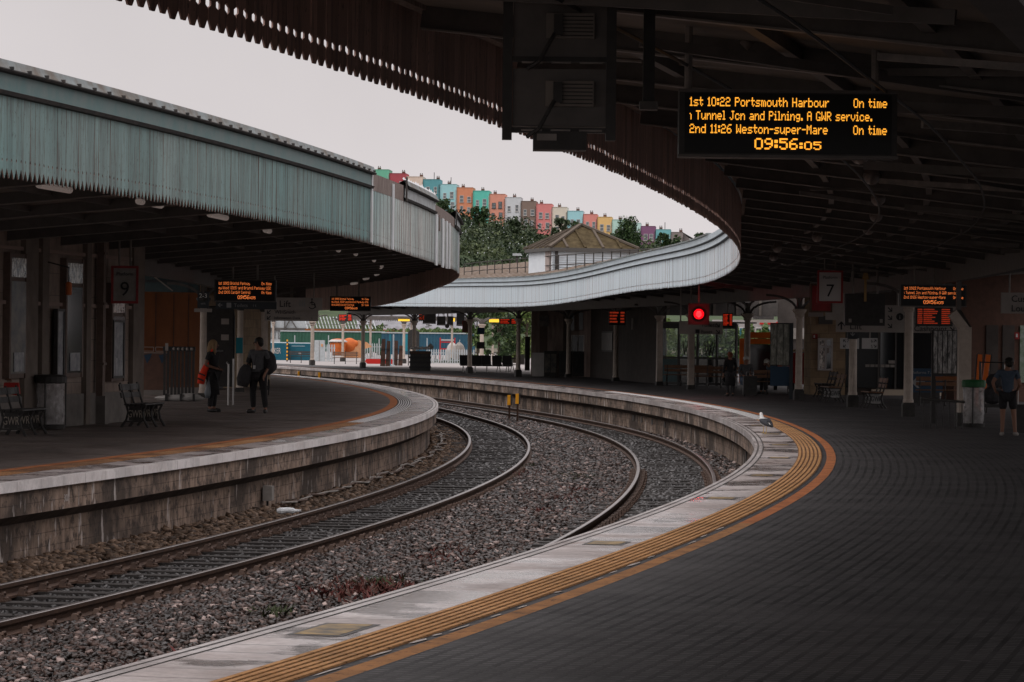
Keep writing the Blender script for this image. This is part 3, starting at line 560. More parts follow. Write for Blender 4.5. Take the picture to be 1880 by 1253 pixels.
def plate(name, label, cat, p, w, h, m, rz=0, d=.06, frame=None, fw=.03, group=None):
    t = thing(name, label, cat, p, rz, group); q = MB(); q.box((0, d/2, 0), (w, d, h)); q.build('panel', MAT[m], t)
    if frame:
        for a in (-1, 1):
            q = MB(); q.box((a*(w/2+fw/2), d/2-.005, 0), (fw, d+.03, h+2*fw)); q.build('frame', MAT[frame], t)
            q = MB(); q.box((0, d/2-.005, a*(h/2+fw/2)), (w, d+.03, fw)); q.build('frame', MAT[frame], t)
    return t
def hang(t, xs, zt, r=.02, m='iron_edge', y=.03, z0=0):
    for x in xs: q = MB(); q.path([(x, y, z0), (x, y, zt-t.location.z)], r, 8); q.build('hanger_pole', MAT[m], t)
def arrow(t, x, z, s, ang, m='sign_text', y=-.006):
    q = MB(); c, sn = math.cos(ang), math.sin(ang)
    for poly in ([(-.5, -.09), (.2, -.09), (.2, .09), (-.5, .09)], [(.5, 0), (.08, .42), (-.14, .42), (.2, .08), (.2, -.08), (-.14, -.42), (.08, -.42)]):
        q.face([(x+s*(a*c-b*sn), y-(.001 if len(poly) > 4 else 0), z+s*(a*sn+b*c)) for a, b in poly])
    q.build('arrow', MAT[m], t)
# dark panel under the first board
p = at(452, 561, 85.1); t = plate('direction_sign', 'dark slate toilets sign fixed below the Bristol Parkway board', 'direction sign', p, 1.58, .2, 'sign_slate')
text('lettering', 'Toilets', .13, MAT['grey_print'], t, -.32, -.008, -.045); arrow(t, -.68, 0, .12, math.pi, 'grey_print'); text('lettering', 'i t', .1, MAT['grey_print'], t, .18, -.008, -.03)
q = MB(); q.box((-.45, -.004, 0), (.12, .01, .13)); q.build('pictogram', MAT['grey_print'], t); hang(t, (-.7, .7), 2.86, .015)
# list screens
def list_screen(label, p, w, h, n, m, clock=True):
    t = thing('departure_screen', label, 'departure screen', p); b = MB(); b.box((0, .1, 0), (w, .2, h)); b.build('housing', MAT['black_paint'], t)
    q = MB(); rr = random.Random(int(w*1000)+n); z = h*.42; rh = h*.84/n*.6
    for k in range(n):
        x = -w*.44
        for word, ww in ((.12, 0), (rr.uniform(.2, .38), 0)):
            c = x
            while c < x+word*w: cw = rr.uniform(.012, .022)*w; q.face([(c, -.006, z-rh*rr.uniform(.7, 1)), (c+cw, -.006, z-rh), (c+cw, -.006, z), (c, -.006, z-rh*.1)]); c += cw*1.4
            x += word*w+.04*w
        c = w*.2
        while c < w*.42: cw = rr.uniform(.012, .022)*w; q.face([(c, -.006, z-rh), (c+cw, -.006, z-rh*rr.uniform(.7, 1)), (c+cw, -.006, z), (c, -.006, z)]); c += cw*1.4
        z -= h*.84/n
    q.build('lettering', MAT[m], t); hang(t, (0,), 3.9, .03, z0=h/2); return t
list_screen('black screen listing departures in small dim orange letters below the right-hand board', at(1715, 582, 75), .86, .43, 8, 'led_dim')
list_screen('small screen with red lines of text turned edgeways next to the red signal', at(1336, 588, 118), .36, .5, 9, 'led_red')
list_screen('dark departure screen with a few faint red words in front of the gloomy wall', at(1133, 584, 140), .72, .62, 4, 'led_dim')
list_screen('small red-lettered screen hanging low behind the Bristol Parkway board', at(634, 584, 165), .7, .36, 4, 'led_red')
list_screen('red-lettered departure screen hanging in front of the leafy tree', at(933, 591, 172), .92, .3, 3, 'led_red')
list_screen('dim red screen beside the black hanging monitors under the far canopy', at(774, 580, 195), .34, .6, 6, 'led_dim')
# monitors seen from behind
t = thing('monitor_rack', 'dark steel rack holding two monitors seen from behind, hanging from the near canopy', 'monitor rack', at(1030, 118, 19.5))
S = 19.5/6000
for x in (-98, 92): q = MB(); q.box((x*S, 0, 30*S), (18*S, .09, 340*S)); q.build('upright', MAT['black_paint'], t)
for z in (122, 8, -122): q = MB(); q.box((0, 0, z*S), (196*S, .08, 9*S)); q.build('crossbar', MAT['black_paint'], t)
for z in (62, -62):
    q = MB(); q.box((0, .06, z*S), (176*S, .18, 104*S)); mo = q.build('monitor', MAT['roof_iron'], t)
    q = MB(); q.box((16*S, -.05, (z+6)*S), (88*S, .06, 46*S)); q.build('back_cover', MAT['soffit'], mo)
    for k in range(6): q = MB(); q.box((28*S, -.083, (z-12+k*7)*S), (60*S, .008, 2*S)); q.build('vent', MAT['black_paint'], mo)
    q = MB(); q.box((-6*S, -.08, (z+8)*S), (16*S, .05, 38*S)); q.build('socket', MAT['black_paint'], mo)
    q = MB(); q.path([(-12*S, -.1, (z-8)*S), (-20*S, -.12, (z-22)*S), (-40*S, -.13, (z-60)*S), (-62*S, -.1, (z-74)*S)], .012, 6); q.build('cable', MAT['black_paint'], mo)
    for a, b in ((-72, -34), (-18, 18), (34, 76)): q = MB(); q.box(((a+b)/2*S, -.06, (z-62+1)*S), ((b-a)*S, .02, 3*S)); q.build('bracket_edge', MAT['iron_edge'], mo)
q = MB(); q.box((-1*S, .02, -142*S), (98*S, .2, 34*S)); bx = q.build('cable_box', MAT['black_paint'], t); q = MB(); q.box((-25*S, -.085, -136*S), (36*S, .01, 12*S)); q.build('label_plate', MAT['iron_edge'], bx)
t = thing('hanging_pole', 'square dark pole hanging from the roof between the monitors and the amber board', 'pole', at(1192, 60, 20)); q = MB(); q.box((0, 0, .1), (.07, .07, 1.1)); q.build('post', MAT['black_paint'], t); q = MB(); q.box((.0, 0, -.45), (.11, .11, .05)); q.build('end_plate', MAT['roof_iron'], t)

# ---------------------------------------------------------------- columns
def column(name_label, p, r=.11, hc=2.55, base=.3, bh=.3, top=3.2, sq=False, ang=0, group='canopy columns', arms=True):
    t = thing('canopy_column', name_label, 'column', p, ang, group)
    q = MB(); q.box((0, 0, bh/2), (base, base, bh)); q.box((0, 0, bh+.02), (base*.85, base*.85, .04)); q.build('plinth', MAT['plinth'], t)
    q = MB()
    if sq: q.box((0, 0, (bh+hc)/2), (r*2, r*2, hc-bh), taper=.92)
    else: q.lathe([(r*1.15, bh+.04), (r*1.15, bh+.1), (r, bh+.14), (r*.88, hc)], 14)
    q.build('shaft', MAT['column_cream'], t, smooth=False)
    q = MB(); q.lathe([(r*.95, hc), (r*1.3, hc+.06), (r*1.2, hc+.1), (r*1.9, hc+.2), (r*2, hc+.26), (r*1.2, hc+.28)], 12); q.build('capital', MAT['column_cream' if hc < 2.6 else 'plinth'], t)
    q = MB(); q.box((0, 0, (hc+.27+top)/2), (.16, .16, top-hc-.27)); q.build('head_post', MAT['roof_iron'], t)
    if arms:
        for k in range(4):
            a = k*math.pi/2; pts = [(math.cos(a)*(.1+.95*(1-math.cos(x))), math.sin(a)*(.1+.95*(1-math.cos(x))), hc+.25+(top-hc-.2)*math.sin(x)) for x in [i*math.pi/12 for i in range(7)]]
            b = MB()
            for c, d in zip(pts[:-1], pts[1:]): b.bar(c, d, .05, .07)
            b.build('bracket', MAT['roof_iron'], t)
    return t
for u, v, lab, kw in [
    (1466, 735, 'cream iron column right of the glass shelter, beside the red cart', {}), (1565, 748, 'cream iron column between the two wooden benches on the right', dict(r=.115)), (1667, 765, 'cream iron column standing under the cashpoint sign', dict(r=.115)),
    (1268, 715, 'square cream column in front of the shelter, below the toilets and buses sign', dict(sq=True, bh=.12, base=.28, r=.115)), (1210, 708, 'square cream column at the left end of the glass shelter', dict(sq=True, bh=.12, base=.28, r=.115)), (1371, 719, 'cream column behind the seated traveller in the shelter', dict(bh=.12, r=.12)),
    (1130, 700, 'cream column in front of the dark wall right of the vending machines', dict(bh=.12, r=.125)), (1043, 693, 'cream column directly in front of the vending machines', dict(bh=.12, r=.11)), (951, 692, 'grey column at the left corner of the timber building, in front of the tree', dict(r=.115)),
    (862, 686, 'grey column in front of the black seats below the far canopy', dict(r=.12)), (760, 679, 'grey column beside the tall dark stacked timbers', dict(r=.12)), (666, 676, 'grey column right of the orange drums', dict(r=.12)), (573, 671, 'grey column in front of the white cabinet by the blue container', dict(r=.125)), (501, 668, 'thin pale column across the lettering of the blue container', dict(r=.07)),
    (629, 664.5, 'grey column behind the bench with the orange drums', dict(r=.1)), (741, 668, 'pale far column behind the tall dark timbers', dict(r=.1)), (884, 672, 'pale column wearing a blue litter box between the seats and the tree', dict(r=.14))]:
    p = spot(u, v); column(lab, p, ang=th_of(p), **kw)
for u, v, lab, r in [(372, 731, 'cream column carrying the 2-3 plate on the island platform', .105), (440, 720, 'cream column between the woman in black and the man with the backpack', .105), (484, 716, 'stout cream pier right behind the man with the backpack', .13)]:
    p = spot(u, v); column(lab, p, r=r, hc=2.62, ang=th_of(p), bh=.1, top=3.25)
p = spot(1160, 699); t = thing('drain_pipe', 'thin grey downpipe standing against the gloomy wall', 'pipe', p); q = MB(); q.path([(0, 0, 0), (0, 0, 3)], .055, 10); q.build('pipe', MAT['box_grey'], t)
for z in (.5, 1.3, 2.1): q = MB(); q.lathe([(.075, z), (.075, z+.06)], 10); q.build('collar', MAT['box_grey'], t)
# tall square pier on the right with a sloping top
p = spot(1769, 783); t = thing('canopy_column', 'square cream pier with a slanting head beside the green-lidded bin', 'column', p, .06, 'canopy columns')
q = MB(); q.box((0, 0, .15), (.34, .34, .3)); q.build('plinth', MAT['plinth'], t); q = MB(); q.box((0, 0, 1.22), (.26, .26, 1.86)); q.build('shaft', MAT['column_cream'], t); q = MB(); q.bar((0, 0, 2.1), (-.28, 0, 2.46), .2, .2); q.build('brace', MAT['column_cream'], t); q = MB(); q.bar((.1, 0, 2.1), (.12, 1.3, 2.5), .1, .1); q.bar((.12, 1.3, 2.45), (.12, 1.3, 3.5), .1, .1); q.build('head_post', MAT['roof_iron'], t)

# ---------------------------------------------------------------- lamps
def tube_lamp(label, p, L_, rz, group, proto=[None]):
    if proto[0] is None:
        t = thing('strip_lamp', label, 'lamp', p, rz, group)
        q = MB(); q.box((0, 0, .09), (1.7, .13, .05), taper=.8); q.build('housing', MAT['lamp_grey'], t); q = MB(); q.path([(-.82, 0, .03), (.82, 0, .03)], .055, 10); q.build('tube', MAT['lamp_diffuser'], t)
        for x in (-.6, .6): q = MB(); q.path([(x, 0, .1), (x, 0, .3)], .012, 6); q.build('hanger', MAT['roof_iron'], t)
        proto[0] = t
    else: t = copy_tree(proto[0]); t.location = p; t.rotation_euler = (0, 0, rz); t['label'] = label; t['group'] = group
    return t
def on_circle(u, v, r):
    a, b = ray(u, v); A = 1+a*a; B = -(2*a*CX*1+2*CY); Cc = CX*CX+CY*CY-r*r
    return A, B, Cc
ls = [(100, 348), (275, 377), (400, 400), (497, 428), (549, 450), (624, 463), (655, 470), (686, 479), (700, 492), (692, 505), (672, 513), (650, 522)]
names = ['unlit strip lamp nearest the left edge under the teal valance', 'second unlit strip lamp from the left under the teal valance', 'third unlit strip lamp from the left under the teal valance', 'fourth unlit strip lamp under the teal valance, above the Bristol Parkway board', 'fifth unlit strip lamp under the teal valance']
for k, (u, v) in enumerate(ls):
    y = 2.12/ray(u, v)[1]; p = at(u, v, y)
    tube_lamp(names[k] if k < 5 else 'small distant unlit strip lamp deep under the island canopy', p, 1.7, th_of(p)+math.pi/2, 'strip lamps under the island canopy')
def bowl_lamp(label, p, rz, proto=[None]):
    if proto[0] is None:
        t = thing('canopy_lamp', label, 'lamp', p, rz, 'lamps under the right canopy'); q = MB(); q.box((0, 0, .2), (.62, .18, .1), taper=.7); q.build('housing', MAT['lamp_grey'], t)
        q = MB(); q.blob((0, 0, .13), (.34, .11, .11), 12, 6); q.build('diffuser', MAT['lamp_grey'], t, smooth=True)
        for x in (-.2, .2): q = MB(); q.path([(x, 0, .24), (x, 0, .5)], .014, 6); q.build('hanger', MAT['roof_iron'], t)
        proto[0] = t; return t
    t = copy_tree(proto[0]); t.location = p; t.rotation_euler = (0, 0, rz); t['label'] = label; return t
for k, (u, v) in enumerate([(1382, 118), (1578, 306), (1600, 343), (1612, 381), (1608, 411), (1594, 434), (1577, 453), (1544, 473), (1500, 447), (1480, 462), (1427, 466), (1420, 482), (1440, 490)]):
    y = (1.98 if k else 2.05)/ray(u, v)[1]; p = at(u, v, y)
    bowl_lamp(['grey bowl lamp just above the left end of the big amber board', 'grey bowl lamp right below the big amber board', 'second grey bowl lamp below the big amber board', 'third grey bowl lamp below the big amber board', 'fourth grey bowl lamp in the curving row below the amber board'][k] if k < 5 else 'tiny far grey bowl lamp deep under the right canopy', p, th_of(p)+math.pi/2)
# conduits, ducts and trays above the big board
t = thing('cable_tray', 'ribbed steel cable tray running under the roof above the amber board', 'cable tray', at(1560, 100, 24.5), .9)
q = MB(); q.box((0, 0, 0), (1.1, .28, .03)); q.build('tray', MAT['iron_edge'], t)
for k in range(12): q = MB(); q.box((-.5+k*.09, 0, -.02), (.02, .3, .012)); q.build('rung', MAT['roof_iron'], t)
for k, (u, v, l, rz, lab) in enumerate([(1250, 60, .9, .05, 'thin bright conduit under the roof left of the amber board'), (1300, 118, 1.6, -.1, 'long conduit pipe sloping under the roof above the amber board'), (1425, 40, 1.8, -.12, 'conduit pipe high under the roof at the top right')]):
    p = at(u, v, 25+k*2); t = thing('conduit', lab, 'pipe', p, rz); q = MB(); q.path([(-l/2, 0, .04), (l/2, 0, -.06)], .018, 8); q.build('tube', MAT['iron_edge'], t); 
    for x in (-l/3, l/3): q = MB(); q.box((x, 0, .02), (.03, .05, .08)); q.build('clip', MAT['roof_iron'], t)

# ---------------------------------------------------------------- benches
def make_bench(label, L_, p, rz, back='bench_wood', panel=True, n=3, group='wooden platform benches'):
    t = thing('platform_bench', label, 'bench', p, rz, group)
    for y, z, h, ang in ((.2, .62, .1, -.2), (.23, .77, .12, -.2)): q = MB(); q.box((0, y, z), (L_, .03, h), rx=ang); q.build('back_slat', MAT[back], t)
    for y in (-.24, -.13, -.02, .09): q = MB(); q.box((0, y, .44+abs(y)*.05), (L_, .09, .03)); q.build('seat_slat', MAT['bench_black' if back == 'bench_black' else 'bench_wood'], t)
    for i in range(n):
        x = -L_/2+.12+(L_-.24)*i/(n-1); q = MB()
        q.path([(x, -.27, .43), (x, -.2, .3), (x, -.23, .15), (x, -.32, 0)], [.022, .025, .022, .03], 6); q.path([(x, .12, .43), (x, .08, .3), (x, .12, .15), (x, .22, 0)], [.022, .025, .022, .03], 6)
        q.path([(x, .12, .42), (x, .18, .6), (x, .25, .86)], .02, 6); q.bar((x, -.27, .42), (x, .13, .42), .04, .035); q.bar((x, -.2, .12), (x, .13, .12), .03, .03)
        s = q.build('support', MAT['bench_black'], t)
        if panel:
            q = MB(); q.box((x, -.055, .27), (.015, .24, .26)); q.build('panel', MAT['monogram_panel' if back != 'bench_black' else 'bench_black'], s)
        m = text('monogram', 'GWR', .2, MAT['monogram' if back == 'bench_black' else 'sign_text'], s, 0, 0, 0, 'CENTER', sx=.62)
        sd = -1 if math.sin(rz) > 0 else 1
        m.rotation_euler = (0, 0, sd*math.pi/2); m.location = (x+sd*.013, -.055, .2)
    return t
make_bench('black GWR bench against the wall of the station building, right of the downpipe', 1.6, spot(258, 784), R(83), 'bench_black')
make_bench('black GWR bench cut off by the left edge of the picture', 1.7, spot(34, 799), R(84), 'bench_black')
make_bench('brown slatted bench with pale monogram panels by the stone building', 1.75, spot(1530, 738), R(-87))
make_bench('small brown bench between two cream columns in front of the dark shop', 1.5, spot(1606, 750), R(-88))
make_bench('dark bench behind the brown bench by the stone building', 1.6, spot(1517, 730), R(-86), 'bench_black')
make_bench('brown bench behind the leaflet rack', 1.7, spot(1735, 745), R(-8))
make_bench('bench seat with monogram panels inside the shelter, left part', 1.9, spot(1262, 709), R(-8), n=4)
make_bench('bench with monogram panels inside the shelter beside the standing woman', 1.9, spot(1311, 713), R(-8), n=4)
make_bench('bench under the seated traveller in front of the shelter end', 1.7, spot(1408, 725), R(-10))
make_bench('brown bench in front of the orange drums on the far platform', 1.75, spot(634, 669), R(4), panel=False)
make_bench('dark bench in front of the blue container on the far platform', 1.75, spot(553, 667), R(2), 'bench_black', panel=False)
def armchair_row(label, p, rz, n=4):
    t = thing('seat_row', label, 'seat row', p, rz, 'black metal seat rows')
    for k in range(n):
        x = (k-(n-1)/2)*.56; q = MB(); q.box((x, 0, .42), (.5, .46, .05)); s = q.build('seat', MAT['black_paint'], t); q = MB(); q.box((x, .26, .68), (.5, .05, .5), rx=-.25); q.build('backrest', MAT['black_gloss'], t)
    for k in (-1, 1):
        x = k*(n*.25-.1); q = MB(); q.path([(x-.02, -.28, 0), (x, 0, .4), (x+.02, .28, 0)], .025, 6); q.build('leg', MAT['steel'], t)
    q = MB(); q.box((0, 0, .37), (n*.54, .07, .05)); q.build('beam', MAT['black_paint'], t); return t
armchair_row('black metal seats left of the tree under the far canopy', spot(872, 684), .15, 3); armchair_row('black metal seats turned towards the tree, beside the column', spot(903, 685), .1, 4)

# ---------------------------------------------------------------- bins
def sack_bin(label, p, lid, w=.5):
    t = thing('litter_bin', label, 'bin', p, 0, 'clear sack litter bins')
    q = MB(); q.lathe([(w*.52, .02), (w*.54, .08), (w*.5, .1)], 18); q.build('base', MAT['black_paint'], t)
    q = MB(); q.lathe([(w*.50, .86), (w*.56, .88), (w*.57, .98), (w*.52, 1.02), (w*.3, 1.03)], 18); q.build('lid', MAT[lid], t)
    q = MB(); rr = random.Random(5); n = 26; prof_ = [(.46, .10), (.49, .3), (.46, .55), (.48, .75), (.5, .88)]; vs = []; fs = []
    for i, (r, z) in enumerate(prof_): vs += [(w*r*(1+rr.uniform(-.05, .05))*math.cos(6.2832*k/n), w*r*(1+rr.uniform(-.05, .05))*math.sin(6.2832*k/n), z) for k in range(n)]
    for i in range(len(prof_)-1): fs += [(i*n+k, i*n+(k+1) % n, (i+1)*n+(k+1) % n, (i+1)*n+k) for k in range(n)]
    q.mesh(vs, fs); q.build('sack', MAT['clear_sack'], t)
    q = MB()
    for k in range(16): q.blob((rr.uniform(-.14, .14)*w/.5, rr.uniform(-.14, .14)*w/.5, rr.uniform(.14, .42)), (rr.uniform(.05, .1), rr.uniform(.05, .1), rr.uniform(.04, .08)), 7, 5)
    tag(q.build('rubbish', MAT['rubbish'], t), kind='stuff')
    for k in range(3): a = k*2.1+.3; q = MB(); q.path([(w*.53*math.cos(a), w*.53*math.sin(a), .05), (w*.53*math.cos(a), w*.53*math.sin(a), .9)], .015, 6); q.build('post', MAT['black_paint'], t)
    return t
sack_bin('clear sack bin with a black lid by the station building wall', spot(92, 789), 'black_paint', .54)
sack_bin('clear sack bin with a green lid beside the square cream pier', spot(1787, 786), 'green_lid', .46)

# ---------------------------------------------------------------- things on the track
def marker_post(label, u, v, y, h):
    p = at(u, v, y) if v else None
    t = thing('marker_post', label, 'marker post', (p.x, p.y, -1.0), 0, 'yellow-headed posts between the tracks'); q = MB(); q.path([(0, 0, 0), (0, 0, h-.2)], .035, 8); q.build('post', MAT['rail_rust'], t)
    q = MB(); q.box((0, 0, h-.17), (.16, .12, .34), taper=.9); q.build('head', MAT['yellow_box'], t); q = MB(); q.box((.06, .0, h-.17), (.05, .14, .36)); q.build('back_plate', MAT['black_paint'], t)
    q = MB(); q.path([(0, -.02, .02), (.1, -.1, .1), (.25, -.05, .02), (.5, .1, -.02)], .02, 6); q.build('cable', MAT['black_paint'], t); return t
c = spot(935, 773, -1.); marker_post('shorter yellow-headed post between the two tracks', 935, 773, c.y, .88)
c = spot(950, 777, -1.); marker_post('taller yellow-headed post between the two tracks', 950, 777, c.y, .98)
for u, v, y, lab in ((549, 686, 158, 'distant yellow-headed post behind the island platform, left one'), (587, 688, 154, 'distant yellow-headed post behind the island platform, right one')): marker_post(lab, u, v, y, 1.14)
t = thing('junction_box', 'grey junction box on the island platform wall', 'box', (0, 0, 0)); tb = th_of(spot(508, 905, -.75)); r = LE(tb)-.2; b = pol(r, tb, -.76); t.location = b; t.rotation_euler = (0, 0, tb+math.pi/2)
q = MB(); q.box((0, -.08, 0), (.22, .14, .24)); q.build('case', MAT['box_grey'], t); q = MB(); q.box((0, -.155, 0), (.2, .012, .22)); q.build('cover', MAT['box_grey'], t); q = MB(); q.path([(0, -.07, -.12), (0, -.07, -.3)], .02, 6); q.build('pipe', MAT['plinth'], t)
p = spot(526, 943, -.97); t = thing('plastic_bottle', 'crushed clear plastic bottle lying on the brown ballast', 'litter', (p.x, p.y, -.93), .3); q = MB(); q.path([(-.16, 0, 0), (-.1, 0, 0), (.02, .01, .01), (.1, 0, 0), (.14, 0, 0), (.2, 0, 0)], [.03, .055, .045, .05, .025, .02], 10); q.build('body', MAT['plastic_clear'], t); q = MB(); q.path([(.2, 0, 0), (.23, 0, 0)], .024, 10); q.build('cap', MAT['sign_white'], t)
cb = MB(); pts = []
for i in range(70):
    th = th_of(spot(560, 935, -1))+i*(.165/70); pts.append(pol(LE(th)+.12+.06*math.sin(i*.9)+.05*math.sin(i*2.3), th, -.93+.02*math.sin(i*1.7)))
cb.path(pts, .022, 6); tag(cb.build('cable', MAT['chair_iron'], None), 'twisted grey cable lying along the foot of the island platform wall', 'cable')
pts = [x+Vector((.06*math.sin(i*1.9), 0, .03*math.cos(i*1.9))) for i, x in enumerate(pts)]; cb = MB(); cb.path(pts, .016, 6); tag(cb.build('cable', MAT['box_grey'], None), 'thin pale cable winding round the twisted cable by the island platform wall', 'cable')
tb = th_of(spot(121, 912, -.27)); o = text('painted_number', '300', .13, MAT['worn_white'], Lp, 0, 0, 0, 'CENTER', depth=.001); o.location = pol(LE(tb)-.044, tb, -.33); o.rotation_euler = (0, 0, tb+math.pi/2)
q = MB(); tq = th_of(spot(116, 908, -.27)); q.box(pol(LE(tq)-.047, tq, -.28), (.004, .014, .24), tq); q.build('painted_mark', MAT['worn_white'], Lp)
# weeds between the tracks
def weeds(label, spots, m, rr, cat='weeds'):
    q = MB()
    for (u, v, w, n) in spots:
        c = spot(u, v, -.98)
        for k in range(n):
            x, y = c.x+rr.gauss(0, w), c.y+rr.gauss(0, w*2.2); h = rr.uniform(.03, .1); a = rr.uniform(0, 6.28); dx, dy = math.cos(a)*.02, math.sin(a)*.02; lx, ly = rr.gauss(0, .05), rr.gauss(0, .05)
            q.face([(x-dx, y-dy, -1.0), (x+dx, y+dy, -1.0), (x+lx+dx*.6, y+ly, -1.0+h*.7), (x+lx*1.5, y+ly*1.5, -1.0+h)])
    tag(q.build('weeds', m, None), label, cat, kind='stuff')
rr = random.Random(3)
weeds('patches of dark red weeds in the ballast between the tracks', [(640, 1082, .35, 260), (690, 1078, .2, 160), (590, 1090, .2, 90), (1005, 915, .3, 170), (1050, 900, .25, 110), (995, 938, .2, 70), (800, 1025, .2, 60), (820, 1012, .2, 60), (330, 1230, .3, 80), (960, 870, .3, 60)], mat('weed_red', (.11, .022, .02), (.06, .035, .025), 9, .8), rr)
weeds('small tufts of green weeds in the ballast between the tracks', [(505, 1125, .08, 70), (700, 1070, .15, 70), (1052, 875, .22, 140), (960, 855, .2, 40), (1040, 882, .12, 60)], mat('weed_green', (.025, .035, .015), (.06, .07, .03), 9, .8), rr)
# ---------------------------------------------------------------- materials of buildings and background
g = NG('stone_dim', .85); br = g.n('TexBrick'); g.l(g.coord('UV'), br.inputs[0])
for k, v in (('Color1', (.29, .225, .19, 1)), ('Color2', (.24, .185, .155, 1)), ('Mortar', (.16, .13, .11, 1)), ('Scale', 1.), ('Mortar Size', .008), ('Brick Width', .75), ('Row Height', .42)): br.inputs[k].default_value = v
g.col(g.mix(.5, br.outputs[0], g.ramp(g.noise(g.coord('Object'), 2.5, 6), [(.3, G3(.25)), (.7, G3(.75))]), 'OVERLAY'))
g = NG('stone_block', .85); br = g.n('TexBrick'); g.l(g.coord('UV'), br.inputs[0])
for k, v in (('Color1', (.34, .25, .155, 1)), ('Color2', (.25, .18, .115, 1)), ('Mortar', (.2, .15, .1, 1)), ('Scale', 1.), ('Mortar Size', .008), ('Brick Width', .6), ('Row Height', .3)): br.inputs[k].default_value = v
g.col(g.mix(.4, br.outputs[0], g.ramp(g.noise(g.coord('Object'), 3, 6), [(.3, G3(.25)), (.7, G3(.75))]), 'OVERLAY'))
mat('plinth_stone', (.20, .178, .163), (.13, .116, .106), 3, .8, .1); mat('string_course', (.30, .22, .19), None); mat('glass_dark', (.012, .016, .018), None, rough=.08, spec=.6)
mat('glass_dull', (.03, .035, .037), (.06, .065, .065), 3, .15, spec=.6)
g = NG('glass_mottled', .2, .5); g.col(g.ramp(g.noise(g.coord('Object', (1, 1, .5)), 14, 7, .75), [(.42, (.05, .04, .036)), (.5, (.5, .45, .4)), (.58, (.95, .9, .82))]))  # bright mottled reflections painted into the pane colour
mat('frame_brown', (.16, .11, .09), (.11, .08, .065), 8, .6); mat('poster_pale', (.35, .35, .36), (.12, .13, .15), 5, .4); mat('poster_dark', (.03, .035, .045), (.15, .13, .1), 3, .3)
mat('hoarding_brown', (.25, .085, .027), (.18, .06, .02), 2.5, .55, .08, stretch=(1, 1, .4)); mat('brick_dark', (.13, .07, .052), (.09, .052, .04), 5, .85)
g = NG('timber_wall', .8); wn = g.n('TexWhiteNoise', noise_dimensions='1D'); uv = g.coord('UV'); sx = g.n('SeparateXYZ'); g.l(uv, sx.inputs[0]); d = g.n('Math', operation='MULTIPLY'); g.l(sx.outputs[0], d.inputs[0]); d.inputs[1].default_value = 2.6
f = g.n('Math', operation='FLOOR'); g.l(d.outputs[0], f.inputs[0]); g.l(f.outputs[0], wn.inputs['W'])
g.col(g.mix(g.ramp(g.noise(g.coord('UV', (5, .8, 1)), 1.5, 6), [(.4, G3(0)), (.7, G3(.7))]), g.ramp(wn.outputs[0], [(0, (.06, .045, .035)), (.4, (.16, .115, .095)), (1, (.30, .23, .20))]), (.08, .06, .05)))
mat('dark_wall', (.075, .063, .057), (.05, .042, .038), 2, .85); mat('panel_white', (.5, .47, .45), (.42, .4, .38), 3, .6); mat('shop_black', (.012, .013, .014), None, rough=.2)
mat('corrugated_green', (.035, .11, .075), (.025, .085, .055), 2, .6); mat('corrugated_blue', (.02, .075, .12), (.03, .095, .14), 2, .6); mat('container_blue', (.01, .105, .15), (.008, .085, .125), 2, .5); mat('teal_panel', (.015, .18, .23), None, rough=.5)
mat('fence_white', (.45, .48, .50), (.34, .37, .38), 5, .5); mat('pale_wall', (.50, .51, .55), (.33, .33, .36), 1.2, .8, stretch=(1, 1, 3)); mat('red_brick', (.33, .09, .05), (.26, .08, .05), 2, .9)
mat('orange_drum', (.62, .16, .035), (.48, .11, .025), 3, .5); mat('peach', (.58, .32, .17), (.52, .24, .11), 2, .6); mat('red_plastic', (.42, .02, .015), None, rough=.4); mat('pale_concrete', (.34, .32, .31), (.27, .25, .245), 1, .8)
mat('stack_timber', (.055, .035, .028), (.10, .05, .035), 3, .8, .3, stretch=(4, 4, .5)); mat('lamp_yellow', (1, .62, .05), None, emit=.5)
mat('slate_wall', (.10, .095, .09), None); mat('glass_clear', (.5, .58, .6), None, rough=.05, alpha=.28); mat('shelter_teal', (.02, .07, .08), None, rough=.4, alpha=.9)
mat('cart_red', (.42, .015, .012), (.35, .02, .015), 3, .4); mat('cart_orange', (.75, .16, .015), (.65, .13, .012), 3, .45); mat('kerb_cream', (.45, .38, .3), None)
mat('moss_roof', (.045, .031, .012), (.10, .075, .036), 3.5, .9, .3, lo=.4, hi=.7); mat('clapboard', (.70, .74, .78), (.62, .66, .70), 2, .6); mat('roof_batten', (.10, .08, .062), None, rough=.8)
mat('bark', (.09, .07, .05), (.05, .04, .03), 5, .9)
def uvquad(mb, a, b, z0, z1):
    a, b = Vector(a[:2]), Vector(b[:2]); L_ = (b-a).length
    mb.face([(a.x, a.y, z0), (b.x, b.y, z0), (b.x, b.y, z1), (a.x, a.y, z1)], [(0, z0), (L_, z0), (L_, z1), (0, z1)]); return mb
def wall_box(mb, a, b, z0, z1, th=.4):      # wall seen from the side that lies to the right of a->b reversed
    a, b = Vector(a[:2]), Vector(b[:2]); n = Vector((b.y-a.y, -(b.x-a.x))).normalized()*-th
    a2, b2 = a+n, b+n
    uvquad(mb, a, b, z0, z1); uvquad(mb, b, b2, z0, z1); uvquad(mb, b2, a2, z0, z1); uvquad(mb, a2, a, z0, z1)
    mb.face([(a.x, a.y, z1), (b.x, b.y, z1), (b2.x, b2.y, z1), (a2.x, a2.y, z1)]); return mb
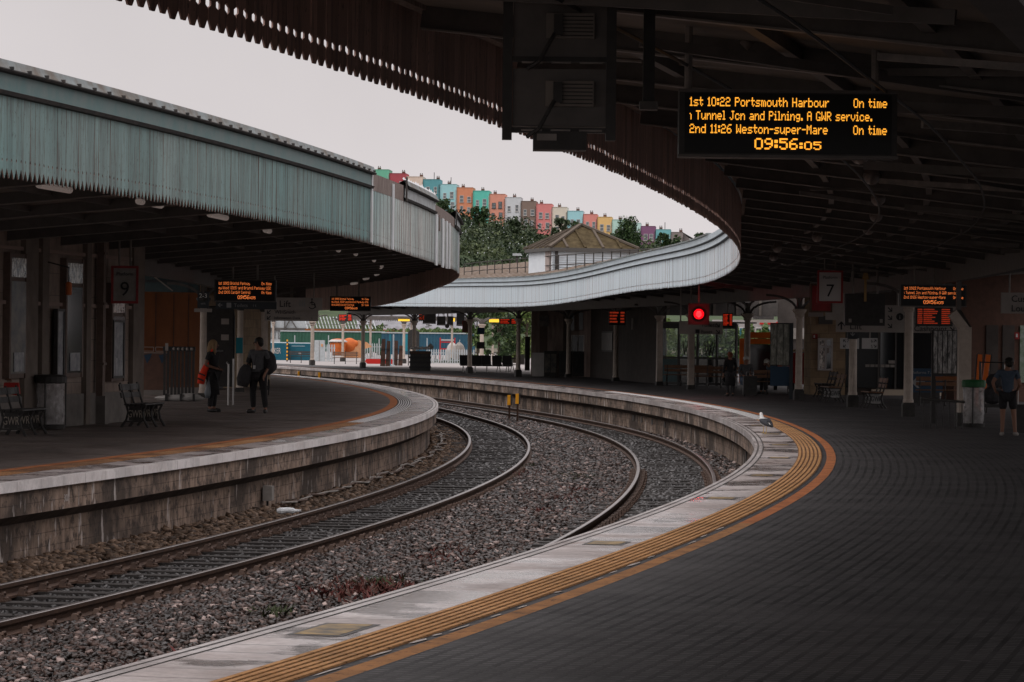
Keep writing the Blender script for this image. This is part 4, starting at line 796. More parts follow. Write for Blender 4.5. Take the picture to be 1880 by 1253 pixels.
class Wall:                                # a straight wall a->b; (s, out) places things on it
    def __init__(s, a, b): s.a = Vector(a[:2]); s.b = Vector(b[:2]); s.d = (s.b-s.a).normalized(); s.n = Vector((s.d.y, -s.d.x)); s.rz = math.atan2(s.d.y, s.d.x)
    def u(s, u, v=640):                    # distance along the wall where the photo column u meets it
        k = ray(u, v)[0]; return (k*s.a.y-s.a.x)/(s.d.x-k*s.d.y)
    def p(s, t, out=0, z=0): q = s.a+s.d*t+s.n*out; return Vector((q.x, q.y, z))
def z_at(v, u, y): return HC+ray(u, v)[1]*y
# ---------------------------------------------------------------- the station building on the island platform
A = at(-70, 640, 57); B = at(254, 640, 68.5); Wl = Wall(A, B)
t = thing('station_building', 'dim stone station building with tall narrow windows on the island platform at the far left', 'building', (0, 0, 0))
q = MB(); wall_box(q, A, B, 0, 4.3, 3.5); q.build('wall', MAT['stone_dim'], t)
q = MB(); L_ = (Wl.b-Wl.a).length
for z0, z1, out in ((0, .62, .06), ):
    q.box(Wl.p(L_/2, .03, .31), (L_-.02, .06, .62), Wl.rz)
q.build('base_course', MAT['plinth_stone'], t)
for z in (2.35, 3.35): q = MB(); q.box(Wl.p(L_/2, .03, z), (L_, .06, .07), Wl.rz); q.build('string_course', MAT['string_course'], t)
for u0, u1 in ((36, 60), (150, 158), (236, 256), (68, 80)):
    s0, s1 = Wl.u(u0), Wl.u(u1); q = MB(); q.box(Wl.p((s0+s1)/2, .05, 2.15), (s1-s0, .1, 4.28), Wl.rz); q.build('pilaster', MAT['stone_dim'], t)
for u0, u1, top, mid, bot, low in ((6, 36, 470, 513, 690, 'poster_dark'), (110, 140, 480, 524, 688, 'glass_dark'), (195, 218, 525, 578, 696, 'glass_dull')):
    s0, s1 = Wl.u(u0), Wl.u(u1); y = Wl.p((s0+s1)/2).y; um = (u0+u1)/2; zt, zm, zb = (z_at(v, um, y) for v in (top, mid, bot)); w = s1-s0
    q = MB()
    for a in (s0, s1): q.box(Wl.p(a, .06, (zt+zb)/2), (.1, .14, zt-zb+.1), Wl.rz)
    for z in (zt, zm, zb): q.box(Wl.p((s0+s1)/2, .05, z), (w-.1, .12, .09), Wl.rz)
    q.box(Wl.p((s0+s1)/2, .05, (zt+zm)/2), (.05, .09, zt-zm-.09), Wl.rz)
    wd = q.build('window', MAT['frame_brown'], t)
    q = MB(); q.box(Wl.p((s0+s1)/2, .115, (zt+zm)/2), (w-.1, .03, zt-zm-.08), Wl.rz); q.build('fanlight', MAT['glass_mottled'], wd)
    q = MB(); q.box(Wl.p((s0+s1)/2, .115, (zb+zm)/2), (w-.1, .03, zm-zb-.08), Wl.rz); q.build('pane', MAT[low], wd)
    q = MB(); q.box(Wl.p((s0+s1)/2, .135, zb+.25), (w*.6, .02, .35), Wl.rz); q.build('notice', MAT['poster_pale'], wd)
for u0, u1, v0, v1, lab, m in ((92, 103, 572, 690, 'narrow pale poster case on the station building wall left of the dark window', 'poster_pale'), (196, 214, 592, 690, 'poster case with a slanting grey picture beside the black bench', 'poster_pale')):
    s0, s1 = Wl.u(u0), Wl.u(u1); p = Wl.p((s0+s1)/2, .14); z0, z1 = z_at(v1, u0, p.y), z_at(v0, u0, p.y)
    plate('poster_case', lab, 'poster', (p.x, p.y, (z0+z1)/2), s1-s0, z1-z0, m, Wl.rz, .05, 'black_paint', .05)
s0 = Wl.u(174); t = thing('downpipe', 'square brown downpipe with a boot at its foot on the station building wall', 'pipe', Wl.p(s0, .12), Wl.rz)
q = MB(); q.box((0, 0, 2.35), (.16, .14, 3.7)); q.build('pipe', MAT['frame_brown'], t); q = MB(); q.box((.06, -.03, .28), (.3, .2, .56)); q.build('boot', MAT['plinth_stone'], t)
for z in (1.2, 2.4, 3.4): q = MB(); q.box((0, -.02, z), (.22, .16, .05)); q.build('clip', MAT['frame_brown'], t)
s0 = Wl.u(78); t = thing('hanging_lantern', 'dull orange tube lamp on a bracket by the left windows', 'lamp', Wl.p(s0, .5, z_at(530, 78, Wl.p(s0).y)), 0); q = MB(); q.lathe([(.05, -.12), (.06, -.1), (.06, .1), (.03, .13)], 10); q.build('tube', MAT['orange_drum'], t); q = MB(); q.path([(0, 0, .13), (0, 0, .4), (-.4, 0, .5)], .015, 6); q.build('bracket', MAT['black_paint'], t)
# platform number 9 and 7
def number_sign(label, p, w, h, num, rz=0, face='sign_white'):
    t = plate('platform_sign', label, 'platform sign', p, w, h, face, rz, .16, 'sign_red', .05)
    text('lettering', 'Platform', h*.15, MAT['sign_text'], t, 0, -.01, h*.28, 'CENTER'); text('numeral', num, h*.62, MAT['sign_text'], t, 0, -.01, -h*.34, 'CENTER', depth=.006); hang(t, (-w*.25, w*.25), 4.2, .02, y=.08, z0=h/2+.05); return t
number_sign('red-framed sign for platform 9 hanging in front of the station building', at(229, 523, 66), .45, .66, '9', R(8), 'box_grey')
number_sign('red-framed sign for platform 7 hanging between the cream columns', at(1524, 527, 80), .53, .70, '7', R(-4))
p = at(1508, 548, 86); t = plate('platform_sign', 'back of a red sign box partly hidden behind the platform 7 sign', 'platform sign', p, .5, .66, 'sign_red', .1, .16, 'brick_dark', .04); hang(t, (0,), 4.2, .03, z0=.3)
# plate 2-3 on its column
p = spot(372, 731)+Vector((.0, -.16, 0)); p.z = z_at(551, 373, p.y); t = plate('column_plate', 'small dark plate numbered 2-3 fixed to the cream column', 'number plate', p, .33, .48, 'sign_slate'); text('lettering', '2-3', .18, MAT['white_print'], t, 0, -.008, .06, 'CENTER'); text('lettering', 'exit', .09, MAT['grey_print'], t, 0, -.008, -.13, 'CENTER'); q = MB(); q.box((0, .0, -.3), (.5, .12, .1)); q.build('ledge', MAT['sign_cream'], t)
# lift sign and its lower boards
t = plate('direction_sign', 'grey lift sign with wheelchair symbol, arrow and pictogram', 'direction sign', at(540, 558, 100), 1.72, .37, 'sign_cream'); arrow(t, -.68, .0, .26, math.pi); text('lettering', 'Lift', .28, MAT['sign_text'], t, -.46, -.008, -.1); hang(t, (-.6, .6), 4., .02, z0=.18)
q = MB(); q.lathe([(.1, -.003), (.1, .003)], 20)
q = MB(); 
for k in range(22): a, b = 2*math.pi*k/22*.8+3.6, 2*math.pi*(k+1)/22*.8+3.6; q.face([(.55+.11*math.cos(a), -.008, -.05+.11*math.sin(a)), (.55+.11*math.cos(b), -.008, -.05+.11*math.sin(b)), (.55+.085*math.cos(b), -.008, -.05+.085*math.sin(b)), (.55+.085*math.cos(a), -.008, -.05+.085*math.sin(a))])
q.slab([(.53, .0), (.56, .0), (.56, .11), (.53, .11)], -.01, -.007); q.slab([(.53, -.01), (.64, -.01), (.68, -.11), (.65, -.12), (.61, -.035), (.53, -.035)], -.0115, -.0095); q.blob((.545, -.009, .145), (.025, .003, .025), 10, 6); q.build('wheelchair_symbol', MAT['sign_text'], t)
q = MB()
for x in (.18, .25, .32): q.slab([(x-.022, -.08), (x+.022, -.08), (x+.022, .05), (x-.022, .05)], -.01, -.007); q.blob((x, -.009, .085), (.02, .003, .02), 8, 5)
q.build('lift_pictogram', MAT['grey_print'], t)
t = plate('direction_sign', 'pale sign under the lift sign pointing down-left to WHSmith and the information desk', 'direction sign', at(535, 579, 101), 1.66, .36, 'sign_cream')
text('lettering', 'WHSmith', .16, MAT['sign_text'], t, -.52, -.008, .04); text('lettering', 'Information Desk', .115, MAT['sign_text'], t, -.54, -.008, -.125); arrow(t, -.70, .09, .16, math.radians(225)); arrow(t, -.70, -.09, .16, math.radians(225)); text('lettering', 'i', .14, MAT['sign_text'], t, .62, -.008, -.13)
q = MB(); q.box((0, -.003, .0), (1.64, .006, .012)); q.build('divider', MAT['box_grey'], t); hang(t, (-.6, .6), 2.95, .015, z0=.1)
# totem, rail and hoarding
p = spot(402, 722); t = thing('information_totem', 'black information totem with white notices behind the woman with the orange bag', 'information board', p, .05); q = MB(); q.box((0, 0, 1.45), (.85, .12, 2.5)); q.build('board', MAT['black_paint'], t)
q = MB(); q.path([(-.42, 0, 2.7), (.3, 0, 2.72), (.42, 0, 2.62), (.45, 0, 2.4), (.45, 0, 0)], .03, 8); q.build('frame', MAT['black_gloss'], t)
for z in (2.25, 1.75): q = MB(); q.box((.17, -.065, z), (.24, .012, .18)); q.build('notice', MAT['sign_cream'], t)
text('lettering', 'information', .1, MAT['grey_print'], t, -.35, -.07, 1.3); q = MB(); q.box((.62, .05, 1.5), (.22, .08, .5)); q.build('blue_notice', MAT['teal_panel'], t)
p = spot(423, 744); t = thing('handrail', 'chrome handrail post beside the woman with the orange bag', 'handrail', p); q = MB(); q.path([(-.06, 0, .0), (-.06, 0, 1.05), (-.15, .6, 1.1)], .022, 8); q.build('rail', MAT['chrome'], t); q = MB(); q.path([(.06, .1, 0), (.06, .1, 1.2)], .022, 8); q.build('post', MAT['chrome'], t)
a, b = spot(254, 725), spot(366, 725); t = thing('hoarding', 'orange-brown timber hoarding with a cream skirting on the island platform', 'hoarding', (0, 0, 0)); Wh = Wall(a, b)
q = MB(); wall_box(q, a, b, .22, 3.1, .1); q.build('panel', MAT['hoarding_brown'], t); q = MB(); q.box(Wh.p(Wh.u(310), .06, .11), ((b-a).length, .14, .22), Wh.rz); q.build('skirting', MAT['sign_cream'], t)
for u in (285, 318, 345): s0 = Wh.u(u); q = MB(); q.box(Wh.p(s0, .012, 1.65), (.02, .02, 2.8), Wh.rz); q.build('joint', MAT['brick_dark'], t)
t = thing('queue_barrier', 'brown barrier panel with pale frames in front of the timber hoarding', 'barrier', spot(282, 727)); q = MB(); q.box((0, 0, .72), (.8, .05, 1.1)); q.build('panel', MAT['brick_dark'], t)
for x in (-.2, .24):
    q = MB()
    for dx, dz, w, h in ((0, .06, .38, .015), (0, -.06, .38, .015), (-.19, 0, .015, .12), (.19, 0, .015, .12)): q.box((x+dx, -.03, 1.38+dz), (w, .012, h))
    q.build('label_frame', MAT['sign_cream'], t); q = MB(); q.slab([(x-.1, 1.2), (x+.14, 1.25), (x+.1, 1.12), (x, .95)], -.035, -.03); q.build('flag', MAT['sign_navy'], t)
q = MB(); q.box((0, -.03, 1.27), (.8, .02, .02)); q.build('rail', MAT['sign_cream'], t)
t = thing('folding_gate', 'black folding gate with a row of small hooks beside the timber hoarding', 'gate', spot(328, 729))
for k in range(9): q = MB(); q.box((-.42+k*.105, 0, .72), (.07, .05, 1.35)); q.build('bar', MAT['black_paint'], t)
q = MB(); q.box((0, .02, 1.4), (.95, .04, .14)); q.build('top_rail', MAT['black_gloss'], t)
for k in range(5): q = MB(); q.lathe([(.03, 1.36), (.045, 1.40), (.03, 1.44)], 8, (-.15+k*.13, -.05, 0)); q.build('hook', MAT['sign_cream'], t)
q = MB(); q.box((-.36, -.04, 1.45), (.09, .02, .22)); q.build('tag', MAT['sign_cream'], t)
t = thing('bagged_bundle', 'low pale bundle with dark straps lying at the foot of the folding gate', 'bundle', spot(330, 737)); q = MB(); q.blob((0, 0, .08), (.7, .2, .1), 14, 6); q.blob((.25, 0, .12), (.35, .18, .1), 12, 6); q.build('bag', MAT['panel_white'], t)
for x in (-.35, .05, .4): q = MB(); q.box((x, -.03, .1), (.06, .42, .21)); q.build('strap', MAT['black_paint'], t)
t = thing('glazed_screen', 'dark teal glazed screen on a steel frame above the timber hoarding', 'screen', at(312, 520, 104)); q = MB(); q.box((0, 0, 0), (1.9, .04, 1.1)); q.build('glass', mat('glass_teal', (.015, .04, .047), (.03, .06, .065), 3, .2), t)
for z in (-.5, .05, .52): q = MB(); q.box((0, -.04, z), (1.9, .05, .07)); q.build('rail', MAT['steel' if z < -.4 else 'sign_slate'], t)
for x in (-.93, .6, .93): q = MB(); q.box((x, -.03, 0), (.06, .07, 1.1)); q.build('mullion', MAT['sign_slate'], t)
q = MB(); q.bar((-.9, -.09, .5), (.1, -.09, -.25), .03, .04); q.build('brace', MAT['box_grey'], t)
a, b = spot(366, 716), spot(496, 708); t = thing('station_building', 'pale stone building end behind the cream columns of the island platform', 'building', (0, 0, 0)); q = MB(); wall_box(q, a, b, 0, 4.1, 6); q.build('wall', MAT['stone_block'], t)
W2 = Wall(a, b); s0 = W2.u(402); q = MB(); q.box(W2.p(s0, .02, 1.2), (1.0, .06, 2.4), W2.rz); d_ = q.build('door', MAT['black_paint'], t); q = MB(); q.lathe([(.03, 1.0), (.03, 1.1)], 8, W2.p(s0+.38, .1)); q.build('handle', MAT['chrome'], d_)
a, b = at(258, 640, 66), at(90, 640, 110); 
t = thing('roof_screen', 'dark boarded gable under the island canopy above the hoarding', 'screen', (0, 0, 0)); a, b = at(150, 640, 128), at(560, 640, 128); q = MB(); wall_box(q, a, b, 2.75, 4.3, .1); q.build('boards', MAT['roof_iron'], t)  # dark sheet added to close the view under the canopy
for k in range(8): q = MB(); q.box((a.x+(b.x-a.x)*(k+.5)/8, a.y-.06, 3.5), (.12, .1, 1.5)); q.build('rib', MAT['soffit'], t)

# ---------------------------------------------------------------- buildings on the right
a, b = at(976, 640, 160), at(1084, 640, 160); t = thing('timber_building', 'weathered timber-boarded building with vertical planks and vending machines in front', 'building', (0, 0, 0)); q = MB(); wall_box(q, a, b, 0, 3.7, 5); q.build('wall', MAT['timber_wall'], t); Wt = Wall(a, b)
s0, s1 = Wt.u(977), Wt.u(1000); q = MB(); q.box(Wt.p((s0+s1)/2, .03, .58), (s1-s0, .06, 1.16), Wt.rz); q.build('white_panel', MAT['panel_white'], t)
for u0, u1, v0, v1 in ((1047, 1054, 575, 607), (1062, 1070, 574, 606), (1050, 1060, 617, 648), (1062, 1071, 617, 648)):
    s0, s1 = Wt.u(u0), Wt.u(u1); y = Wt.p(s0).y; z0, z1 = z_at(v1, u0, y), z_at(v0, u0, y); q = MB(); q.box(Wt.p((s0+s1)/2, .03, (z0+z1)/2), (s1-s0+.08, .05, z1-z0+.08), Wt.rz); w_ = q.build('window', MAT['panel_white' if v0 > 600 else 'frame_brown'], t); q = MB(); q.box(Wt.p((s0+s1)/2, .06, (z0+z1)/2), (s1-s0-.02, .02, z1-z0), Wt.rz); q.build('pane', MAT['glass_dull'], w_)
t = plate('notice_board', 'dark notice board high on the timber building', 'notice board', Wt.p(Wt.u(998), .12, z_at(590, 998, 162)), .45, .55, 'poster_dark', Wt.rz)
for k, (u0, u1, m) in enumerate(((999, 1022, 'poster_dark'), (1026, 1050, 'black_gloss'), (1051, 1072, 'black_gloss'))):
    s0, s1 = Wt.u(u0), Wt.u(u1); p = Wt.p((s0+s1)/2, .6); t = thing('vending_machine', ['vending machine with dim pictures on its front, left of the three by the timber building', 'plain black vending machine in the middle of the three by the timber building', 'plain black vending machine at the right of the three by the timber building'][k], 'vending machine', p, Wt.rz, 'vending machines')
    w = s1-s0; q = MB(); q.box((0, 0, .62), (w, .6, 1.18)); q.build('cabinet', MAT['black_paint'], t); q = MB(); q.box((0, -.0, 1.23), (w*1.05, .66, .05)); q.build('top', MAT['black_gloss'], t)
    for x in (-.24, .24): q = MB(); q.box((x*w, -.31, .66), (w*.42, .02, .9)); q.build('front', MAT[m], t)
    for x in (-.35, -.1, .12, .35): q = MB(); q.blob((x*w, -.25, .03), (.03, .03, .03), 6, 4); q.build('foot', MAT['chrome'], t)
a, b = at(1084, 640, 159.4), at(1212, 640, 136); t = thing('station_wall', 'gloomy dark rendered wall behind the grey downpipe', 'wall', (0, 0, 0)); q = MB(); wall_box(q, a, b, 0, 3.9, .25); q.build('wall', MAT['dark_wall'], t); Wd = Wall(a, b)
s0, s1 = Wd.u(1107), Wd.u(1127); q = MB(); q.box(Wd.p((s0+s1)/2, .03, 1.75), (s1-s0, .06, .95), Wd.rz); q.build('poster_frame', MAT['black_paint'], t); q = MB(); q.box(Wd.p((s0+s1)/2, .07, 1.75), (s1-s0-.12, .02, .8), Wd.rz); q.build('poster', MAT['poster_dark'], t)
p = Wd.p(Wd.u(1168), .2, z_at(594, 1168, 138)); plate('sign', 'small grey sign high on the gloomy wall beside the downpipe', 'sign', p, .25, .5, 'box_grey', Wd.rz)
# shelter
a, b = at(1212, 640, 134), at(1352, 640, 131); t = thing('waiting_shelter', 'long glass waiting shelter with dark frame and teal lower panel', 'shelter', (0, 0, 0)); Ws = Wall(a, b); L_ = (b-a).length
for z in (.08, 1.12, 2.42): q = MB(); q.box(Ws.p(L_/2, 0, z), (L_, .08, .09 if z < 2 else .22), Ws.rz); q.build('rail', MAT['black_paint'], t)
for k in range(5): q = MB(); q.box(Ws.p(L_*k/4, 0, 1.25), (.08, .09, 2.5), Ws.rz); q.build('post', MAT['black_paint'], t)
for k in range(4): q = MB(); q.box(Ws.p(L_*(k+.5)/4, 0, 1.75), (L_/4-.1, .012, 1.1), Ws.rz); q.build('glass', MAT['glass_clear'], t); q = MB(); q.box(Ws.p(L_*(k+.5)/4, 0, .6), (L_/4-.1, .015, .94), Ws.rz); q.build('lower_panel', MAT['shelter_teal' if k < 1 else 'glass_dark'], t)
q = MB(); q.box(Ws.p(L_/2, -.5, 2.56), (L_+.2, 1.2, .06), Ws.rz); q.build('roof', MAT['roof_iron'], t)
t = thing('painted_swirl', 'black painted swirls on the glass of the waiting shelter', 'graffiti', Ws.p(L_/2, .03, 1.5), Ws.rz); q = MB(); 
for x0 in (-.6, -.35, -.1, .6, .75): q.path([(x0-.2, 0, .3), (x0-.12, 0, -.25), (x0-.02, 0, .1), (x0+.06, 0, -.3), (x0+.2, 0, .25)], .022, 5)
q.build('strokes', MAT['black_paint'], t)
t = plate('direction_sign', 'dim pinkish sign pointing down-right to toilets and buses in front of the shelter', 'direction sign', at(1287, 602, 112), 80*112/6000, 24*112/6000, 'sign_cream')
text('lettering', 'Toilets', .19, MAT['sign_text'], t, .0, -.008, .03); text('lettering', 'Buses', .17, MAT['sign_text'], t, .0, -.008, -.19); arrow(t, .58, .08, .18, math.radians(-45)); arrow(t, .58, -.14, .18, math.radians(-45)); q = MB(); q.box((-.12, -.006, -.13), (.14, .008, .14)); q.build('pictogram', MAT['sign_text'], t); hang(t, (-.7, -.35), 4., .025, z0=.2)
# red signal
p = at(1283, 577, 108); t = thing('signal_lamp', 'bright red signal lamp glowing above the toilets and buses sign', 'signal', p); q = MB(); q.box((0, .14, 0), (.7, .16, .7)); q.build('backboard', MAT['black_paint'], t)
q = MB(); q.lathe([(.18, 0), (.19, .1)], 24, cap=False); h_ = q.build('hood', MAT['black_gloss'], t); h_.rotation_euler = (R(90), 0, 0); h_.location = (0, .06, 0)
g = NG('signal_lens', .5); g.b.inputs['Base Color'].default_value = (.3, .01, .01, 1); g.b.inputs['Emission Color'].default_value = (1, .004, .012, 1); g.b.inputs['Emission Strength'].default_value = 1.
q = MB(); n = 28; q.face([(.17*math.cos(2*math.pi*k/n), 0, .17*math.sin(2*math.pi*k/n)) for k in range(n)]); q.build('lens', g.m, t, loc=(0, .03, 0))
mat('led_hot', (1, .22, .24), None, emit=1.1)
for k, (w, z) in enumerate(((.12, .085), (.155, .045), (.19, .005), (.185, -.035), (.11, -.075), (.04, -.105))): q = MB(); q.box((0, .02, z), (w, .012, .009)); q.build('led_row', MAT['led_hot'], t)
ld = bpy.data.lights.new('signal_light', 'POINT'); ld.energy = 9; ld.color = (1, .02, .03); ld.shadow_soft_size = .08; lo_ = bpy.data.objects.new('signal_light', ld); COL.objects.link(lo_); lo_.parent = t; lo_.location = (0, -.3, 0)      # the red lamp's own light
hang(t, (0,), 4., .03, y=.14, z0=.3)
t = thing('roof_screen', 'dark boarded screen under the roof above the waiting shelter and the orange cart', 'screen', (0, 0, 0)); a, b = at(1205, 640, 150), at(1500, 640, 150); q = MB(); wall_box(q, a, b, 2.98, 5.2, .12); q.build('boards', MAT['roof_iron'], t)  # dark sheet added so the gap under the roof stays dark
for k in range(7): q = MB(); q.box((a.x+(b.x-a.x)*(k+.5)/7, a.y-.06, 4.1), (.12, .1, 2.2)); q.build('rib', MAT['soffit'], t)
t = thing('station_wall', 'dark grey wall with a pale band behind the red cart', 'wall', (0, 0, 0)); a, b = at(1428, 640, 148), at(1502, 640, 148); q = MB(); wall_box(q, a, b, 0, 5.1, .3); q.build('wall', MAT['dark_wall'], t); q = MB(); q.box(((a.x+b.x)/2, a.y-.04, 2.2), (b.x-a.x, .08, .5)); q.build('pale_band', MAT['box_grey'], t)
# big beige sign band and monitors in front of it
t = plate('direction_sign', 'long beige sign band pointing up to the lift and down-right to the cashpoint', 'direction sign', at(1648, 586, 86), 225*86/6000, 50*86/6000, 'sign_cream', R(-2)); S = 86/6000
text('lettering', 'Lift', .25, MAT['sign_text'], t, -88*S, -.008, -20*S); arrow(t, -103*S, -13*S, .22, math.radians(90)); text('lettering', 'Cashpoint', .21, MAT['sign_text'], t, 30*S, -.008, -22*S)
for x, z in ((-14, 17), (-14, 2), (-14, -13), (100, -18)): arrow(t, x*S, z*S, .16, math.radians(-45))
q = MB(); q.box((-112*S, .02, 22*S), (40*S, .08, 50*S)); q.build('end_panel', MAT['sign_cream'], t)
q = MB()
for k in range(14): a, b = 2*math.pi*k/14, 2*math.pi*(k+1)/14; q.face([(4*S, -.008, 4*S), (4*S+.1*math.cos(a), -.008, 4*S+.1*math.sin(a)), (4*S+.1*math.cos(b), -.008, 4*S+.1*math.sin(b))])
q.build('pictogram', MAT['sign_text'], t); text('lettering', 'i', .16, MAT['sign_cream'], t, 4*S, -.012, 4*S-.06, 'CENTER'); text('lettering', 'Information', .1, MAT['sign_text'], t, 12*S, -.008, 2*S)
for z in (12, -6): q = MB(); q.box((38*S, -.003, z*S), (110*S, .006, .012)); q.build('divider', MAT['box_grey'], t)
hang(t, (-1.2, 0, 1.2), 4., .03, z0=.3)
t = thing('monitor', 'black monitor seen from behind hanging in front of the beige lift sign', 'monitor', at(1588, 569, 80)); q = MB(); q.box((0, .1, 0), (.98, .2, .78)); q.build('case', MAT['black_paint'], t)
for x in (-.36, .4): q = MB(); q.box((x, -.006, -.27), (.07, .012, .09)); q.build('sticker', MAT['box_grey'], t)
q = MB(); q.box((0, -.04, .5), (.06, .03, .6)); q.box((0, -.05, .82), (.16, .04, .16), taper=.6); q.build('yellow_bracket', mat('bracket_ochre', (.35, .22, .09), None), t); hang(t, (-.3, .3), 4., .03, z0=.38)
for x, lab, l1, l2, aa in ((1560, 'small white sign with arrows left pointing to platform 7 behind the cream column', '7', '', (135, 225)), (1597, 'small white sign pointing right to platforms 6 and 5', '6', '5', (45, -45))):
    t = plate('direction_sign', lab, 'direction sign', at(x, 631, 101), .48 if l2 else .58, .33, 'sign_white'); k = -1 if l2 else 1
    text('lettering', l1, .14, MAT['sign_text'], t, -.06*k+.0, -.008, .03, 'CENTER'); arrow(t, -.16*k, .08, .12, math.radians(aa[0])); arrow(t, -.16*k, -.08, .12, math.radians(aa[1]))
    if l2: text('lettering', l2, .14, MAT['sign_text'], t, .06, -.008, -.14, 'CENTER')
    hang(t, (0,), 3.4, .02, z0=.16)
p = spot(1565, 748)+Vector((-.03, -.14, 0)); p.z = z_at(613, 1564, p.y); t = plate('column_plate', 'small dark plate on the column between the two wooden benches', 'number plate', p, .28, .3, 'sign_slate'); arrow(t, 0, 0, .14, math.radians(-90), 'grey_print')
# stone building, dark shop
a, b = at(1488, 640, 112), at(1552, 640, 112); t = thing('stone_building', 'honey stone building corner with a white window behind the wooden benches', 'building', (0, 0, 0)); q = MB(); wall_box(q, a, b, 0, 4.6, 2.5); q.build('wall', MAT['stone_block'], t); Wb = Wall(a, b)
s0, s1 = Wb.u(1503), Wb.u(1527); y = Wb.p(s0).y; z0, z1 = z_at(679, 1515, y), z_at(623, 1515, y); q = MB()
for a_ in (s0, (s0*.47+s1*.53), s1): q.box(Wb.p(a_, .04, (z0+z1)/2), (.06, .08, z1-z0+.06), Wb.rz)
for z in (z0, z0+(z1-z0)*.74, z1): q.box(Wb.p((s0+s1)/2, .035, z), (s1-s0-.06, .07, .06), Wb.rz)
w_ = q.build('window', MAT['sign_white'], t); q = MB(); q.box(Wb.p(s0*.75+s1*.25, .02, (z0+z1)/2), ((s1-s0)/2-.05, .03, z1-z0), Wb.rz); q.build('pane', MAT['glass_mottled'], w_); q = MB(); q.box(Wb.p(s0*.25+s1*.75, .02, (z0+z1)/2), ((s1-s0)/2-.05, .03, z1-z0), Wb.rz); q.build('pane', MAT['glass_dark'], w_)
q = MB(); q.box(Wb.p(s0*.3+s1*.7, .05, z0+(z1-z0)*.66), (.09, .02, .26), Wb.rz); q.build('notice', MAT['sign_cream'], w_)
q = MB(); q.box(Wb.p(Wb.u(1515), .03, z_at(588, 1515, y)), (.48, .06, .28), Wb.rz); q.build('dark_panel', MAT['slate_wall'], t)
q = MB(); q.box(Wb.p(Wb.u(1497), .05, z_at(578, 1497, y)), (.5, .16, .14), Wb.rz); q.build('cornice', MAT['sign_cream'], t)
p = Wb.p(Wb.u(1496), .06, z_at(618, 1496, y)); t = plate('safety_sign', 'tiny red and white fire sign on the honey stone building', 'safety sign', p, .17, .17, 'sign_red', Wb.rz); q = MB(); q.box((-.03, -.005, 0), (.05, .008, .1)); q.build('symbol', MAT['sign_white'], t)
a, b = at(1553, 640, 113), at(1760, 640, 113); t = thing('shop_front', 'dark shop front with black glazing and a cream sill behind the columns on the right', 'shop', (0, 0, 0)); q = MB(); wall_box(q, a, b, 0, 4.8, 4); q.build('wall', MAT['dark_wall'], t); Wf = Wall(a, b); y = (a.y+b.y)/2
for u0, u1, m in ((1553, 1612, 'shop_black'), (1616, 1643, 'glass_dark'), (1647, 1752, 'shop_black')):
    s0, s1 = Wf.u(u0), Wf.u(u1); q = MB(); q.box(Wf.p((s0+s1)/2, .03, 1.35), (s1-s0, .05, 2.2), Wf.rz); q.build('glazing', MAT[m], t)
s0, s1 = Wf.u(1600), Wf.u(1752); q = MB(); q.box(Wf.p((s0+s1)/2, .1, .1), (s1-s0, .2, .2), Wf.rz); q.build('sill', MAT['kerb_cream'], t)
for u in (1613, 1644, 1660, 1753): q = MB(); q.box(Wf.p(Wf.u(u), .05, 1.4), (.05, .1, 2.5), Wf.rz); q.build('mullion', MAT['slate_wall'], t)
s0, s1 = Wf.u(1588), Wf.u(1643)
for k in range(6): q = MB(); q.box(Wf.p(s0+(s1-s0)*(k+.5)/6, .07, z_at(672, 1615, y)), ((s1-s0)/6-.03, .03, .09), Wf.rz); q.build('price_strip', MAT['box_grey'], t)
q = MB(); q.box(Wf.p(Wf.u(1637), .07, z_at(665, 1637, y)), (.22, .03, .11), Wf.rz); q.build('notice', MAT['box_grey'], t)
t = plate('direction_sign', 'navy board with a big white arrow pointing left to platforms 7 and 8', 'direction sign', at(1698, 699, 98), 66*98/6000, 44*98/6000, 'sign_navy'); text('lettering', 'Platforms 7 & 8', .12, MAT['grey_print'], t, -.42, -.008, .2); arrow(t, -.2, -.06, .4, math.pi, 'grey_print'); q = MB(); q.box((0, .03, -.55), (.9, .05, .4)); q.build('stand', MAT['black_paint'], t)
# leaflet rack with handrail
p = spot(1733, 778); t = thing('leaflet_rack', 'leaflet rack with five pale glossy columns on dark posts', 'leaflet rack', p, R(-3)); S = p.y/6000
q = MB(); q.box((0, .02, 1.58), (.58, .06, 1.02)); q.build('back_board', MAT['black_paint'], t)
g = NG('gloss_paper', .25, .5); g.col(g.ramp(g.noise(g.coord('Object', (3, 1, .8)), 6, 6, .7), [(.38, (.05, .05, .05)), (.5, (.25, .24, .23)), (.68, (.6, .58, .56))]))
for k in range(5): q = MB(); q.box((-.21+k*.106, -.03, 1.6), (.085, .03, .95)); q.build('leaflets', g.m, t)
for x in (-.24, .36): q = MB(); q.box((x, .03, 1.0), (.1 if x < 0 else .14, .1, 2.0 if x < 0 else 2.35)); q.build('post', MAT['black_paint'], t)
q = MB(); q.box((.05, -.01, 1.02), (.5, .05, .07)); q.build('red_strip', MAT['hoarding_brown'], t)
t = thing('handrail', 'low steel handrail with thin balusters in front of the leaflet rack', 'handrail', spot(1730, 788), R(4)); q = MB(); q.path([(-.46, .0, .63), (0, -.05, .6), (.46, -.05, .57)], .025, 8); q.build('rail', MAT['chrome'], t)
for k in range(7): q = MB(); q.path([(-.4+k*.135, -.02, 0), (-.4+k*.135, -.02, .6)], .012, 6); q.build('baluster', MAT['black_paint'], t)
